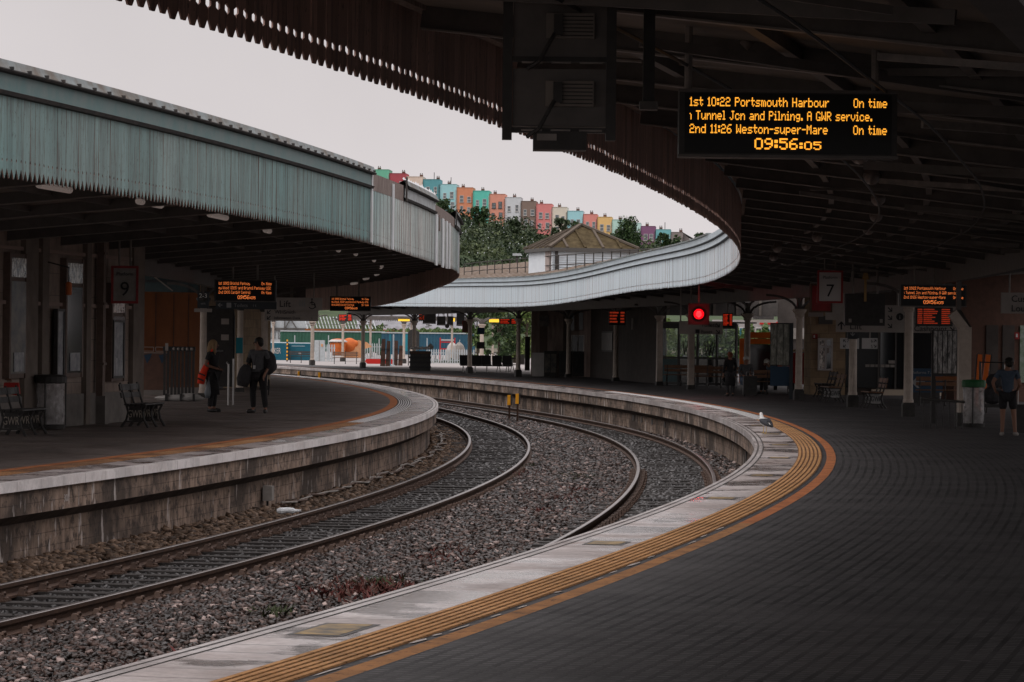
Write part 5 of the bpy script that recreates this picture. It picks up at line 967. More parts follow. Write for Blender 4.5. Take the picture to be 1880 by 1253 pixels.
# right edge: brown brick wall, lounge sign, orange ramps
a, b = at(1752, 640, 103), at(1960, 640, 103); t = thing('station_building', 'dark brown brick wall with doors behind the man in shorts at the right edge', 'building', (0, 0, 0)); q = MB(); wall_box(q, a, b, 0, 5, 3); q.build('wall', MAT['brick_dark'], t); Wr = Wall(a, b)
for u0, u1 in ((1810, 1832), (1840, 1862)):
    s0, s1 = Wr.u(u0), Wr.u(u1); q = MB(); q.box(Wr.p((s0+s1)/2, .03, 1.2), (s1-s0, .06, 2.4), Wr.rz); d_ = q.build('door', MAT['dark_wall'], t); q = MB(); q.box(Wr.p(s0+.08, .08, 1.1), (.04, .04, .3), Wr.rz); q.build('handle', MAT['chrome'], d_)
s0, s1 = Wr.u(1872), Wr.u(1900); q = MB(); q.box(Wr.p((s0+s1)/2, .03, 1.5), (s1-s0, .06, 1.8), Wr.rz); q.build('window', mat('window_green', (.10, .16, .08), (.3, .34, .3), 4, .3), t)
t = plate('sign', 'beige customer lounge sign cut by the right edge of the picture', 'sign', at(1884, 557, 78), 92*78/6000, 38*78/6000, 'sign_cream'); text('lettering', 'Customer', .22, MAT['sign_text'], t, -.36, -.008, .03); text('lettering', 'Lounge', .22, MAT['sign_text'], t, -.36, -.008, -.2); hang(t, (-.4, .3), 4.2, .02, z0=.2)
p = Wr.p(Wr.u(1866), .06, z_at(617, 1866, Wr.p(Wr.u(1866)).y)); t = plate('safety_sign', 'small red fire point sign on the brown wall at the right edge', 'safety sign', p, .16, .22, 'sign_red', Wr.rz); q = MB(); q.box((0, -.005, .01), (.06, .008, .11)); q.build('symbol', MAT['sign_white'], t)
t = thing('boarding_ramp', 'folded orange boarding ramps leaning by the green-lidded bin', 'ramp', spot(1800, 762)); 
for x, a_ in ((-.07, .05), (.09, .12)): q = MB(); q.box((x, 0, .78), (.12, .1, 1.5), ry=a_); q.build('ramp_leaf', MAT['cart_orange'], t)
for x in (-.16, .2): q = MB(); q.box((x, -.02, .8), (.03, .06, 1.5), ry=.08); q.build('edge_bar', MAT['black_paint'], t)
t = thing('parcel_trolley', 'dark trolley piled with bags behind the man in shorts', 'trolley', spot(1822, 768)); q = MB(); q.box((0, 0, .3), (.6, .5, .08)); q.build('deck', MAT['black_paint'], t); q = MB(); q.path([(-.28, .2, .3), (-.28, .2, 1.35), (.28, .2, 1.35), (.28, .2, .3)], .03, 8); q.build('frame', MAT['black_gloss'], t)
for c_, s_ in (((0, 0, .55), (.27, .22, .22)), ((.05, 0, .9), (.22, .2, .18))): q = MB(); q.blob(c_, s_, 12, 7); q.build('bag', MAT['cloth_charcoal'], t)
for x in (-.22, .22): q = MB(); w_ = q.lathe([(.12, -.03), (.12, .03)], 14); o = q.build('wheel', MAT['black_paint'], t); o.rotation_euler = (0, R(90), 0); o.location = (x, 0, .13)
# carts in the gap
t = thing('station_cart', 'orange-framed electric cart with a dark windscreen behind the seated traveller', 'cart', spot(1396, 716)); q = MB()
for x in (-.72, .72): q.box((x, 0, 1.0), (.16, .2, 1.5))
q.box((0, 0, 1.82), (1.6, .3, .2)); q.box((0, 0, 2.05), (1.2, .26, .22)); q.build('frame', MAT['cart_orange'], t); q = MB(); q.box((0, .05, 1.1), (1.28, .1, 1.2)); q.build('windscreen', MAT['glass_dark'], t); q = MB(); q.box((0, -.1, .42), (1.5, .7, .5)); q.build('body', MAT['black_paint'], t)
for x in (-.5, .5): q = MB(); q.blob((x, -.47, .5), (.09, .04, .07), 8, 5); q.build('headlight', MAT['red_plastic'], t); q = MB(); o = q.lathe([(.2, -.06), (.2, .06)], 14).build('wheel', MAT['black_paint'], t); o.rotation_euler = (0, R(90), 0); o.location = (x*1.1, -.1, .2)
t = thing('luggage_cart', 'red luggage cart with a yellow top rail behind the right-hand columns', 'cart', spot(1472, 722)); q = MB(); q.box((0, 0, .95), (1.0, .6, .95)); q.build('body', MAT['cart_red'], t); q = MB(); q.box((0, -.02, 1.5), (1.05, .66, .07)); q.build('rail', MAT['bracket_ochre'], t); q = MB(); q.box((-.1, -.32, .42), (1.1, .1, .22)); q.build('bumper', MAT['red_plastic'], t)
for x in (-.35, .35): q = MB(); o = q.lathe([(.22, -.06), (.22, .06)], 14).build('wheel', MAT['black_paint'], t); o.rotation_euler = (0, R(90), 0); o.location = (x, -.2, .22)
p = spot(1438, 733); t = thing('information_case', 'glazed information case with rippled reflections on a dark post left of the red cart', 'information case', p, R(-5)); S = p.y/6000
q = MB(); q.box((-.12, .04, 1.72), (.62, .08, 1.35)); q.build('case', MAT['black_paint'], t)
for k in range(3): q = MB(); q.box((-.32+k*.2, -.02, 1.72), (.18, .03, 1.28)); q.build('pane', mat('pane_green', (.10, .10, .075), (.32, .31, .26), 5, .15, stretch=(2, 1, .8), lo=.45, hi=.7), t)  # rippled reflections are painted into the pane colour
q = MB(); q.box((.24, 0, 1.2), (.11, .12, 2.4)); q.build('post', MAT['sign_slate'], t); q = MB(); q.box((-.12, .04, .72), (.6, .08, .62)); q.build('lower_panel', MAT['sign_navy'], t)
# ---------------------------------------------------------------- beyond the station: yard, far canopy, fences, containers
yd = MB(); a = [spot(420, 664.5), spot(1075, 692), at(1500, 640, 420), at(300, 640, 420)]
yd.face([(p.x, p.y, .012) for p in a]); tag(yd.build('yard', MAT['pale_concrete'], None), kind='structure')
def pt(u, y, v=640): q = at(u, v, y); return Vector((q.x, q.y, 0))
def boxed(name, label, cat, u0, u1, v0, v1, y, m, part='body', d=.3, group=None, base=0):
    p = at((u0+u1)/2, v1, y); S = y/6000; t = thing(name, label, cat, (p.x, p.y, p.z), R(-1), group); w, h = (u1-u0)*S, (v1-v0)*S
    q = MB(); q.box((0, d/2, h/2), (w, d, h)); q.build(part, MAT[m], t); return t, w, h, S
t, w, h, S = boxed('storage_container', 'blue storage container with white lettering beside the pale far column', 'container', 484, 526, 630, 664, 254, 'container_blue', d=2.4)
text('lettering', 'STACKER', .62, MAT['sign_white'], t, -.86, -.06, .62, sx=.5)
for k in range(12): q = MB(); q.box((-w/2+.1+k*(w-.2)/11, -.01, h*.5), (.05, .02, h*.9)); q.build('rib', MAT['container_blue'], t)
q = MB(); q.box((0, 1.2, h+.03), (w*1.02, 2.4, .07)); q.build('roof', MAT['pale_blue_paint'], t)
t, w, h, S = boxed('storage_container', 'blue storage container with a small white placard next to the striped pole', 'container', 529, 570, 631, 664, 255, 'container_blue', d=2.4)
q = MB(); q.box((w*.02, -.01, .6), (.22, .02, .2)); q.build('placard', MAT['sign_white'], t); q = MB(); q.box((0, 1.2, h+.03), (w*1.02, 2.4, .07)); q.build('roof', MAT['pale_blue_paint'], t); q = MB(); q.box((-.1, -.01, 1.2), (w*.6, .02, .03)); q.build('rib', MAT['pale_blue_paint'], t)
p = spot(527, 664.5); t = thing('striped_pole', 'thin black and yellow striped pole between the two blue containers', 'pole', p)
for k in range(12): q = MB(); q.path([(0, 0, k*.135), (0, 0, k*.135+.135)], .055, 8); q.build('band', MAT['yellow_box' if k % 2 else 'black_paint'], t)
t, w, h, S = boxed('storage_cabinet', 'pale grey steel cabinet beside the blue containers', 'cabinet', 577, 595, 625, 667, 246, 'fence_white', d=.8); q = MB(); q.box((.2, -.02, h*.78), (.14, .03, .2)); q.build('label', MAT['peach'], t); q = MB(); q.box((0, -.02, h*.5), (.03, .03, h*.94)); q.build('door_gap', MAT['box_grey'], t)
def corrugated(label, u0, u1, v0, v1, y, m, top='fence_white'):
    t, w, h, S = boxed('site_hoarding', label, 'hoarding', u0, u1, v0, v1, y, m, 'panel', .1); q = MB(); n = int(w/.28)
    for k in range(n): q.box((-w/2+(k+.5)*w/n, -.02, h/2), (.12, .05, h))
    o = q.build('corrugation', MAT[m], t); q = MB(); q.box((0, 0, h+.05), (w, .2, .1)); q.build('capping', MAT[top], t); return t
corrugated('dark green corrugated hoarding behind the blue containers and orange drums', 514, 706, 610, 645, 292, 'corrugated_green')
corrugated('dark blue corrugated hoarding with a white top edge behind the palisade fence', 700, 872, 613, 652, 290, 'corrugated_blue')
boxed('door_panel', 'bright teal panel left of the dark arched board', 'panel', 738, 748, 614, 645, 284, 'teal_panel', 'panel', .1)
# white walls with brick bands and a glazed roof frame
t, w, h, S = boxed('pale_building', 'long whitewashed building with a red brick band seen under the far canopy', 'building', 655, 880, 575, 606, 345, 'pale_wall', 'wall', 4)
q = MB(); q.box((0, -.05, -.35), (w*.98, .1, .7)); q.build('brick_band', MAT['red_brick'], t); rr = random.Random(9)
for k in range(26): q = MB(); q.box((rr.uniform(-w/2, w/2), -.03, rr.uniform(.3, h)), (rr.uniform(.15, .5), .04, rr.uniform(.05, .1))); q.build('vent', MAT['slate_wall'], t)
t, w, h, S = boxed('white_shed', 'white shed with a dark steel roof frame behind the blue containers', 'shed', 480, 562, 578, 632, 330, 'fence_white', 'wall', 3)
for k, (x, z) in enumerate(((-.3, .3), (-.02, .3), (.25, .3))): q = MB(); q.box((x*w, -.05, z*h), (w*.22, .08, h*.24)); w_ = q.build('window', MAT['slate_wall'], t); q = MB(); q.box((x*w, -.1, z*h), (w*.2, .03, h*.2)); q.build('pane', MAT['glass_clear'], w_)
q = MB(); q.box((0, -.1, h*.5), (w, .12, .3)); q.build('eaves', MAT['slate_wall'], t)
for a_, b_ in (((.02*w, h*.5), (.16*w, h*.9)), ((.3*w, h*.5), (.1*w, h*.98)), ((.02*w, h*.5), (.02*w, h)), ((-.2*w, h*.5), (-.2*w, h))): q = MB(); q.bar((a_[0], -.2, a_[1]), (b_[0], -.2, b_[1]), .12, .12); q.build('roof_strut', MAT['slate_wall'], t)
t = thing('glasshouse_roof', 'low glazed roof of slanting white bars behind the orange drums', 'roof', at(625, 606, 310)); S = 310/6000
q = MB(); q.box((0, 0, -.05), (130*S, .4, .25)); q.build('eaves', MAT['hoarding_brown'], t)
for k in range(22): x = (-60+k*6)*S; q = MB(); q.bar((x, 0, 0), (x-11*S, 3, 24*S), .06, .06); q.build('bar', MAT['fence_white'], t)
for k in range(3): q = MB(); q.bar(((-60-k*5)*S, .9*k, (2+8*k)*S), ((64-k*5)*S, .9*k, (2+8*k)*S), .05, .05); q.build('purlin', MAT['slate_wall'], t)
def palisade(label, u0, u1, v0, v1, y, step=.17):
    p0, p1 = pt(u0, y), pt(u1, y); S = y/6000; z0, z1 = z_at(v1, (u0+u1)/2, y), z_at(v0, (u0+u1)/2, y); t = thing('palisade_fence', label, 'fence', ((p0.x+p1.x)/2, y, max(z0, 0)), 0, 'white palisade fences'); w = p1.x-p0.x; h = z1-max(z0, 0); n = min(95, int(w/step))
    for k in range(n): x = -w/2+(k+.5)*w/n; q = MB(); q.slab([(x-.045, 0), (x+.045, 0), (x+.045, h-.1), (x, h), (x-.045, h-.1)], -.02, .02); q.build('pale', MAT['fence_white'], t)
    for z in (.25, h-.3): q = MB(); q.box((0, .04, z), (w, .05, .06)); q.build('rail', MAT['fence_white'], t)
palisade('white palisade fence between the pale cabinet and the orange drums', 594, 616, 632, 668, 243); palisade('white palisade fence left of the tall stacked timbers', 668, 703, 630, 664, 250); palisade('long white palisade fence right of the black stall', 786, 872, 641, 673, 238)
# orange drums
t = thing('mixer_drum', 'orange tapered drum with a grey rim, left of the grey far column', 'drum', at(620, 653, 247)); q = MB(); o = q.lathe([(.42, 0), (.55, .3), (.62, .9), (.5, 1.02), (.7, 1.06), (.45, 1.22), (.1, 1.28)], 18); q.build('drum', MAT['orange_drum'], t, smooth=False); q = MB(); q.lathe([(.70, 1.0), (.74, 1.05), (.5, 1.2)], 18); q.build('rim', MAT['panel_white'], t)
t = thing('mixer_drum', 'big round orange drum on peach coloured casing, right of the grey far column', 'drum', at(644, 655, 248)); q = MB(); q.blob((-.12, 0, .82), (.62, .5, .6), 16, 10); q.build('drum', MAT['orange_drum'], t, smooth=True); q = MB(); q.slab([(-.6, -.1), (.95, -.1), (.95, .5), (.35, .75), (-.1, .35), (-.6, .3)], -.3, .3); q.build('casing', MAT['peach'], t); q = MB(); q.slab([(.2, .8), (.55, 1.25), (1.2, 1.1), (1.6, .75), (.9, .55)], -.2, .25); q.build('chute', MAT['peach'], t); q = MB(); q.blob((.35, -.1, 1.0), (.25, .25, .25), 10, 6); q.build('cap', MAT['orange_drum'], t)
p = spot(696, 669); t = thing('barrier_block', 'low red plastic barrier lying in front of the palisade fence', 'barrier', p); q = MB(); q.slab([(-.98, .18), (-.8, .02), (.95, .02), (1.02, .32), (-.9, .32)], -.2, .2); q.build('body', MAT['red_plastic'], t); q = MB(); q.box((0, 0, .34), (1.8, .3, .05)); q.build('ridge', MAT['red_plastic'], t)
for k, (u, v, h, w, lab) in enumerate(((708, 673, 1.75, .62, 'tall stack of dark brown timbers, wider left one on the far platform'), (731, 672, 1.65, .62, 'tall stack of dark brown timbers, right one next to the pale far column'))):
    t = thing('timber_stack', lab, 'timber stack', spot(u, v), 0, 'tall timber stacks')
    for x, dz, ww in ((-w*.27, 0, w*.5), (w*.25, -.12-.2*k, w*.46)): q = MB(); q.box((x, 0, (h+dz)/2), (ww, .45, h+dz), ry=.03, taper=.75); q.build('baulk', MAT['stack_timber'], t)
    for z in (.4, 1.1): q = MB(); q.box((0, -.22, z), (w*.95, .06, .05)); q.build('strap', MAT['black_paint'], t)
for u, v, m, lab in ((716, 655, 'teal_panel', 'thin teal post between the two timber stacks'), (722, 655, 'fence_white', 'thin white post between the two timber stacks')):
    p = spot(u, 672); t = thing('post', lab, 'post', p); q = MB(); q.path([(0, 0, 0), (0, 0, 2.05)], .05, 8); q.build('shaft', MAT[m], t); q = MB(); q.lathe([(.13, 0), (.1, .06)], 10); q.build('base', MAT[m], t)
p = spot(768, 681); t = thing('refreshment_stall', 'black slatted stall covered with small white specks beside the far column', 'stall', p); q = MB(); q.box((.1, .2, .55), (1.15, .5, 1.1)); q.build('cabinet', MAT['black_paint'], t)
for k in range(4): q = MB(); q.box((.1, -.08, .2+k*.27), (1.22, .06, .12)); q.build('slat', MAT['stack_timber' if k == 3 else 'black_gloss'], t)
q = MB(); 
for k in range(14): x = -.42+k*.078; q.blob((x, -.05, 1.26), (.05, .05, .06+.03*(k % 3)), 6, 4)
tag(q.build('goods', MAT['panel_white'], t), kind='stuff'); q = MB(); q.slab([(.5, 1.2), (.8, 1.2), (.85, 1.35), (.66, 1.55), (.48, 1.35)], .0, .1); q.build('house_sign', MAT['box_grey'], t)
t = thing('arched_board', 'tall dark arch-topped board behind the grey column by the stall', 'notice board', pt(759, 215)); S = 215/6000; q = MB(); n = 10; q.slab([(-10.5*S, z_at(642, 759, 215)), (10.5*S, z_at(642, 759, 215))]+[(10.5*S*math.cos(math.pi*k/n), z_at(612, 759, 215)+7*S*math.sin(math.pi*k/n)) for k in range(n+1)], 0, .1); q.build('board', MAT['black_paint'], t)
for x in (-9*S, 9*S): q = MB(); q.box((x, .05, z_at(642, 759, 215)/2), (.06, .06, z_at(642, 759, 215))); q.build('leg', MAT['black_paint'], t)
p = spot(806, 669); t = thing('trestle', 'red and white trestle frame behind the palisade fence', 'barrier', (p.x, 262, 0)); 
for x in (-.58, .58): q = MB(); q.box((x, 0, .95), (.1, .1, 1.9)); q.build('post', MAT['red_plastic'], t)
for z, m in ((1.55, 'red_plastic'), (1.72, 'sign_white'), (1.0, 'red_plastic')): q = MB(); q.box((0, 0, z), (1.2, .06, .09)); q.build('rail', MAT[m], t)
for u, lab in ((843, 'hunched pale tarpaulin heap with a peak behind the long palisade fence, right one'), (830, 'small white tarpaulin heap behind the long palisade fence, left one')):
    t = thing('covered_heap', lab, 'heap', pt(u, 256)); q = MB(); q.lathe([(.55, 0), (.5, .9), (.35, 1.3), (.1, 1.55)], 9); q.build('cover', MAT['panel_white' if u < 840 else 'box_grey'], t); q = MB(); q.path([(0, 0, 1.5), (.05, 0, 1.75)], .03, 6); q.build('tip', MAT['panel_white'], t)
for u, v0 in ((541, 616), (603, 616), (784, 621), (696, 622)):
    p = pt(u, 260); t = thing('lamp_post', 'thin white post standing among the containers and fences, %s' % {541: 'over the second blue container', 603: 'right of the pale cabinet', 784: 'in front of the dark blue hoarding', 696: 'left of the timber stacks'}[u], 'post', p); q = MB(); q.path([(0, 0, 0), (0, 0, z_at(v0, u, 260))], .045, 6); q.build('shaft', MAT['fence_white'], t); q = MB(); q.lathe([(.1, 0), (.08, .1)], 8); q.build('base', MAT['fence_white'], t)
# second, farther canopy with its fringe
t = thing('platform_canopy', 'thin dark far canopy with a dotted fringe above the pale wall', 'canopy', at(830, 586, 250)); S = 250/6000
q = MB(); q.box((0, 1.5, .02), (420*S, 3, 7*S)); q.build('beam', MAT['roof_iron'], t); q = MB(); n = 90
for k in range(n): x = -150*S+k*300*S/n; q.slab([(x-.05, -3.5*S), (x+.05, -3.5*S), (x, -6*S)], -.02, .02)
q.build('fringe', MAT['moulding_dark'], t)
for k in range(5): q = MB(); q.box(((-150+k*75)*S, .5, -1.6), (.16, .16, 3.2)); q.build('post', MAT['column_cream'], t)
for u0, u1, v0, v1, y, lab in ((776, 800, 575, 595, 205, 'leftmost dark monitor hanging under the far canopy'), (802, 818, 581, 598, 205, 'dark monitor just left of the hanging clock'), (820, 832, 581, 598, 206, 'dark monitor just right of the hanging clock'), (838, 853, 574, 599, 205, 'dark monitor with a light lower edge next to the grey column')):
    t, w, h, S = boxed('monitor', lab, 'monitor', u0, u1, v0, v1, y, 'black_paint', 'case', .2, 'monitors under the far canopy'); hang(t, (-w*.3, w*.3), 3.9, .025, z0=h); q = MB(); q.box((0, -.01, h*.08), (w*.8, .02, h*.05)); q.build('edge_strip', MAT['box_grey'], t)
t = thing('hanging_clock', 'round dark clock hanging on a rod between the monitors', 'clock', at(821, 599, 204)); o = MB().lathe([(.14, -.05), (.14, .05)], 16).build('case', MAT['black_paint'], t); o.rotation_euler = (R(90), 0, 0); hang(t, (0,), 4., .03, z0=.1)
for u0, u1, v0, v1, y, lab in ((731, 752, 586, 590, 228, 'thin yellow light strip left of the grey column by the stall'), (898, 916, 586, 592, 228, 'yellow light strip left of the red-lettered screen by the tree'), (831, 835, 584, 591, 228, 'tiny yellow light between the hanging monitors')):
    t, w, h, S = boxed('light_strip', lab, 'lamp', u0, u1, v0, v1, y, 'lamp_yellow', 'diffuser', .1); q = MB(); q.box((0, .05, h+.03), (w*1.05, .16, .06)); q.build('housing', MAT['black_paint'], t)  # yellow signs, with a glow added to their faces
t = plate('platform_sign', 'dark red back of a sign by the column next to the monitors', 'platform sign', at(855, 600, 172), .3, .55, 'brick_dark', 0, .12, 'sign_red', .03); hang(t, (0,), 3.8, .02, z0=.3)
t = plate('notice_board', 'dark notice board on legs at the left end of the timber building', 'notice board', spot(968, 690)+Vector((0, 0, 1.1)), .25, 1.7, 'black_paint', .2); q = MB(); q.box((-.3, .0, -.3), (.3, .05, .5)); q.build('side_panel', MAT['panel_white'], t)
t = plate('litter_box', 'blue and dark litter box strapped high on the pale column', 'litter box', at(883, 608, 171), .38, .35, 'sign_navy', 0, .3); q = MB(); q.box((.0, .1, -.75), (.4, .3, .35)); q.build('lower_box', MAT['black_paint'], t)
t = thing('picnic_table', 'dark table with pale legs in front of the tree', 'table', spot(930, 684)); q = MB(); q.box((0, 0, .78), (1.5, .6, .08)); q.build('top', MAT['black_paint'], t)
for x in (-.45, .05, .3): q = MB(); q.bar((x-.1, 0, 0), (x+.06, 0, .74), .06, .05); q.bar((x+.12, 0, 0), (x-.04, 0, .74), .06, .05); q.build('leg', MAT['panel_white'], t)
q = MB(); q.box((0, -.3, .42), (1.4, .2, .05)); q.build('bench_plank', MAT['panel_white'], t)

# ---------------------------------------------------------------- foliage
def leafmat(name, a, b, c):
    g = NG(name, .6, .25); ge = g.n('NewGeometry'); g.col(g.ramp(ge.outputs['Random Per Island'], [(0, a), (.5, b), (1, c)])); return g.m
leafmat('leaf_dark', (.012, .026, .010), (.028, .055, .018), (.06, .10, .03)); leafmat('leaf_mid', (.03, .06, .015), (.06, .11, .03), (.13, .18, .06)); leafmat('leaf_bright', (.05, .09, .02), (.11, .17, .045), (.22, .26, .09)); leafmat('leaf_hill', (.022, .036, .017), (.036, .056, .025), (.056, .08, .036))
def leaves(pts, size, seed, flat=.5):
    g = np.random.default_rng(seed); N = len(pts); s = size*(.5+g.random((N, 1, 1))); d = g.normal(size=(N, 3)); d /= np.linalg.norm(d, axis=1, keepdims=True)
    e = np.cross(d, g.normal(size=(N, 3))); e /= np.linalg.norm(e, axis=1, keepdims=True); e2 = np.cross(d, e)
    V = np.stack([e, e2*.55, -e, -e2*.55], 1)*s+np.asarray(pts)[:, None, :]; return V
def leaf_object(name, pts, size, m, parent, seed):
    V = leaves(pts, size, seed); N = len(V); me = bpy.data.meshes.new(name); me.vertices.add(4*N); me.vertices.foreach_set('co', V.reshape(-1).astype(np.float32)); me.loops.add(4*N); me.loops.foreach_set('vertex_index', np.arange(4*N, dtype=np.int32)); me.polygons.add(N); me.polygons.foreach_set('loop_start', np.arange(0, 4*N, 4, dtype=np.int32)); me.update(calc_edges=True); me.materials.append(m)
    o = bpy.data.objects.new(name, me); COL.objects.link(o); o.parent = parent; return o
def tree(label, base, h, w, m, N, leaf, seed, group, droop=0, name='tree', clumps=26, low=.12):
    t = thing(name, label, 'tree', base, 0, group); g = np.random.default_rng(seed); q = MB(); q.path([(0, 0, -.5), (w*.02, 0, h*.3), (-w*.02, 0, h*.65), (0, 0, h*.9)], [h*.03, h*.022, h*.014, h*.004], 7); pts = []
    for k in range(clumps):
        z = low+(.95-low)*g.random(); rmax = .5*w*math.sin(math.pi*min(1, max(.12, (z-.0)/1.05)))**.7; a = g.random()*6.28; r = rmax*math.sqrt(g.random()); c = np.array([r*math.cos(a), r*math.sin(a), z*h]); cr = w*(.10+.11*g.random())
        if k % 3 == 0: q.path([(0, 0, z*h*.7), (c[0]*.6, c[1]*.6, z*h*.92), tuple(c)], [h*.010, h*.006, h*.002], 5)
        v = g.normal(size=(N//clumps, 3)); v /= np.linalg.norm(v, axis=1, keepdims=True); rad = cr*g.random((N//clumps, 1))**.45; v = v*rad*[1, 1, .8]
        if droop: v[:, 2] -= droop*cr*g.random(N//clumps)*2; v[:, :2] *= .7
        pts.append(c+v)
    q.build('trunk', MAT['bark'], t); leaf_object('crown', np.concatenate(pts), leaf, MAT[m], t, seed+1); return t
TG = 'trees behind the far platform'
tree('dark leafy tree seen between the grey columns beyond the far seats', pt(915, 232), 4.6, 3.2, 'leaf_dark', 3200, .12, 11, TG, clumps=34, low=.08); tree('bright yellow-green tree behind the dark leafy tree', pt(945, 252), 5.0, 3.6, 'leaf_bright', 3000, .14, 12, TG, clumps=30, low=.05); tree('mid green bush left of the pale column with the litter box', pt(876, 246), 4.0, 2.4, 'leaf_mid', 1800, .13, 13, TG, low=.05)
tree('bushy green tree close to the timber building', pt(968, 240), 4.2, 2.4, 'leaf_bright', 1600, .13, 14, TG, low=.05); tree('olive tree rising behind the glazed roof of slanting bars', pt(655, 325), 3.4, 3.6, 'leaf_mid', 1500, .17, 15, TG); tree('scrubby tree growing above the hoarding left of the pale wall', pt(683, 318), 3.2, 2.6, 'leaf_mid', 1100, .17, 16, TG)
tree('yellow-green bush showing left of the shelter behind the square column', pt(1222, 200), 3.2, 2.0, 'leaf_bright', 1200, .13, 17, TG, low=.05)
def hedge(label, u0, u1, v0, v1, y, d, m, N, leaf, seed, name='hedge'):
    g = np.random.default_rng(seed); u = u0+(u1-u0)*g.random(N); yy = y+d*g.random(N); pts = [at(a, v1+(v0-v1)*min(1, max(0, b))*(.75+.25*math.sin(a*.35)*math.sin(a*.13+1)), c) for a, b, c in zip(u, g.random(N)**.7, yy)]
    t = thing(name, label, 'hedge', pt((u0+u1)/2, y)); o = leaf_object('foliage', [tuple(p-t.location) for p in pts], leaf, MAT[m], t, seed); q = MB(); S = y/6000
    for k in range(6): q.path([((k-2.5)*(u1-u0)*S/6, d/2, -.2), ((k-2.5)*(u1-u0)*S/6+.1, d/2, .6)], .03, 5)
    q.build('stems', MAT['bark'], t); return t
hedge('thin scrub growing on top of the brick band of the pale wall', 662, 872, 602, 613, 300, 3, 'leaf_mid', 1300, .15, 21); hedge('green hedge seen through the glass of the shelter', 1205, 1430, 592, 656, 205, 3, 'leaf_mid', 5200, .16, 22); hedge('low bushes at the foot of the long palisade fence', 790, 872, 659, 672, 244, 2, 'leaf_dark', 600, .13, 23)
boxed('roadside_wall', 'pale bluish wall seen through the shelter glass below the hedge', 'wall', 1200, 1370, 652, 690, 208, 'fence_white', 'wall', .2)
t, w, h, S = boxed('office_block', 'far glass-fronted block seen in the gap above the orange cart', 'building', 1310, 1430, 588, 640, 260, 'pale_concrete', 'wall', 3)
for k in range(8): q = MB(); q.box((-w/2+(k+.5)*w/8, -.05, h*.55), (w/8*.8, .06, h*.4)); w_ = q.build('window', MAT['sign_white'], t); q = MB(); q.box((-w/2+(k+.5)*w/8, -.1, h*.55), (w/8*.62, .04, h*.32)); q.build('pane', MAT['glass_dull' if k % 3 else 'container_blue'], w_)
q = MB(); q.box((.35*w, -.1, h*.9), (.3*w, .1, h*.1)); q.build('red_fascia', MAT['red_plastic'], t)
t, w, h, S = boxed('canopy_end', 'bright ribbed end of a far canopy above the orange cart', 'canopy', 1381, 1421, 570, 587, 190, 'pale_concrete', 'panel', .2)
for k in range(18): q = MB(); q.box((-w/2+(k+.5)*w/18, -.05, h*.5), (.035, .05, h)); q.build('rib', MAT['moulding_dark'], t)
q = MB(); q.box((0, -.02, -.1), (w*1.2, .2, .16)); q.build('beam', MAT['sign_cream'], t)

# ---------------------------------------------------------------- lantern house on the roofs and the guard rail
t = thing('roof_lantern', 'white boarded roof lantern house with a mossy hipped roof', 'roof house', at(1066, 505, 131), R(15.7)); S = 131/6000; a = 163*S; zb, ze, za = 0, 46*S, 91*S
q = MB(); q.box((0, 0, ze/2-.1), (a*.95, a*.95, ze+.2)); q.build('wall', MAT['clapboard'], t)
for k in range(11): q = MB(); q.box((0, -a*.475-.01, k*ze/11), (a*.95, .03, .02)); q.build('board_joint', MAT['pale_blue_paint'], t)
e = a*.52; ro = thing('roof', None, None); ro.parent = t; bpy.data.objects.remove(ro)
q = MB(); P = [(-e, -e, ze), (e, -e, ze), (e, e, ze), (-e, e, ze)]; A_ = (0, 0, za)
for i in range(4): q.face([P[i], P[(i+1) % 4], A_])
q.face([P[3], P[2], P[1], P[0]]); ro = q.build('roof', MAT['moss_roof'], t)
for i in range(4): q = MB(); q.bar(Vector(P[i])+Vector((0, 0, .05)), Vector(A_)+Vector((0, 0, .05)), .14, .08); q.build('hip', MAT['roof_batten'], ro)
for k in range(1, 5): x = -e+2*e*k/5; zt = 1-abs(x)/e; q = MB(); q.bar((x, -e, ze+.04), (x*.15+0*zt, -e*.15, za-.15*(za-ze)+.04) if abs(x) < .1 else (x, -e+(e-abs(x)), ze+(za-ze)*(e-abs(x))/e+.04), .09, .06); q.build('batten', MAT['roof_batten' if k % 2 else 'moss_roof'], ro)
for k in range(1, 5): y = -e+2*e*k/5; q = MB(); q.bar((-e, y, ze+.04), (-abs(y), y, ze+(za-ze)*(e-abs(y))/e+.04), .09, .06); q.build('batten', MAT['roof_batten'], ro)
q = MB(); q.box((0, -e+.05, ze-.05), (2*e, .1, .14)); q.box((-e+.05, 0, ze-.05), (.1, 2*e-.2, .14)); q.build('eaves', MAT['slate_wall'], t)
q = MB(); q.box((-a*.475, -a*.33, ze*.52), (.06, .75, ze*.8)); d_ = q.build('shutter', mat('shutter_wood', (.3, .24, .22), (.42, .36, .34), 4, .8, .2, stretch=(5, 5, .6)), t); q = MB(); q.box((-a*.43, -a*.49, ze*.4), (.1, .08, ze*1.0)); q.build('downpipe', MAT['moulding_dark'], t)
t = thing('guard_rail', 'thin dark guard rail along the roof edge in front of the roof lantern', 'railing', (0, 0, 0)); tops = []; n = 28
for k in range(n):
    th = .045+.215*k/(n-1); zt = float(np.interp(th, [.045, .10, .165, .245], [4.52, 4.82, 5.07, 5.28])); p = pol(RE(th)+.8, th, zt-.85); q = MB(); q.bar(p+Vector((0, 0, max(0, ZTP(th)-zt+.75))), p+Vector((0, 0, .87)), .04, .04); q.build('post', MAT['moulding_dark'], t); tops.append(p)
for dz in (.85, .48): q = MB(); q.path([p+Vector((0, 0, dz)) for p in tops], .018, 5); q.build('wire', MAT['moulding_dark'], t)
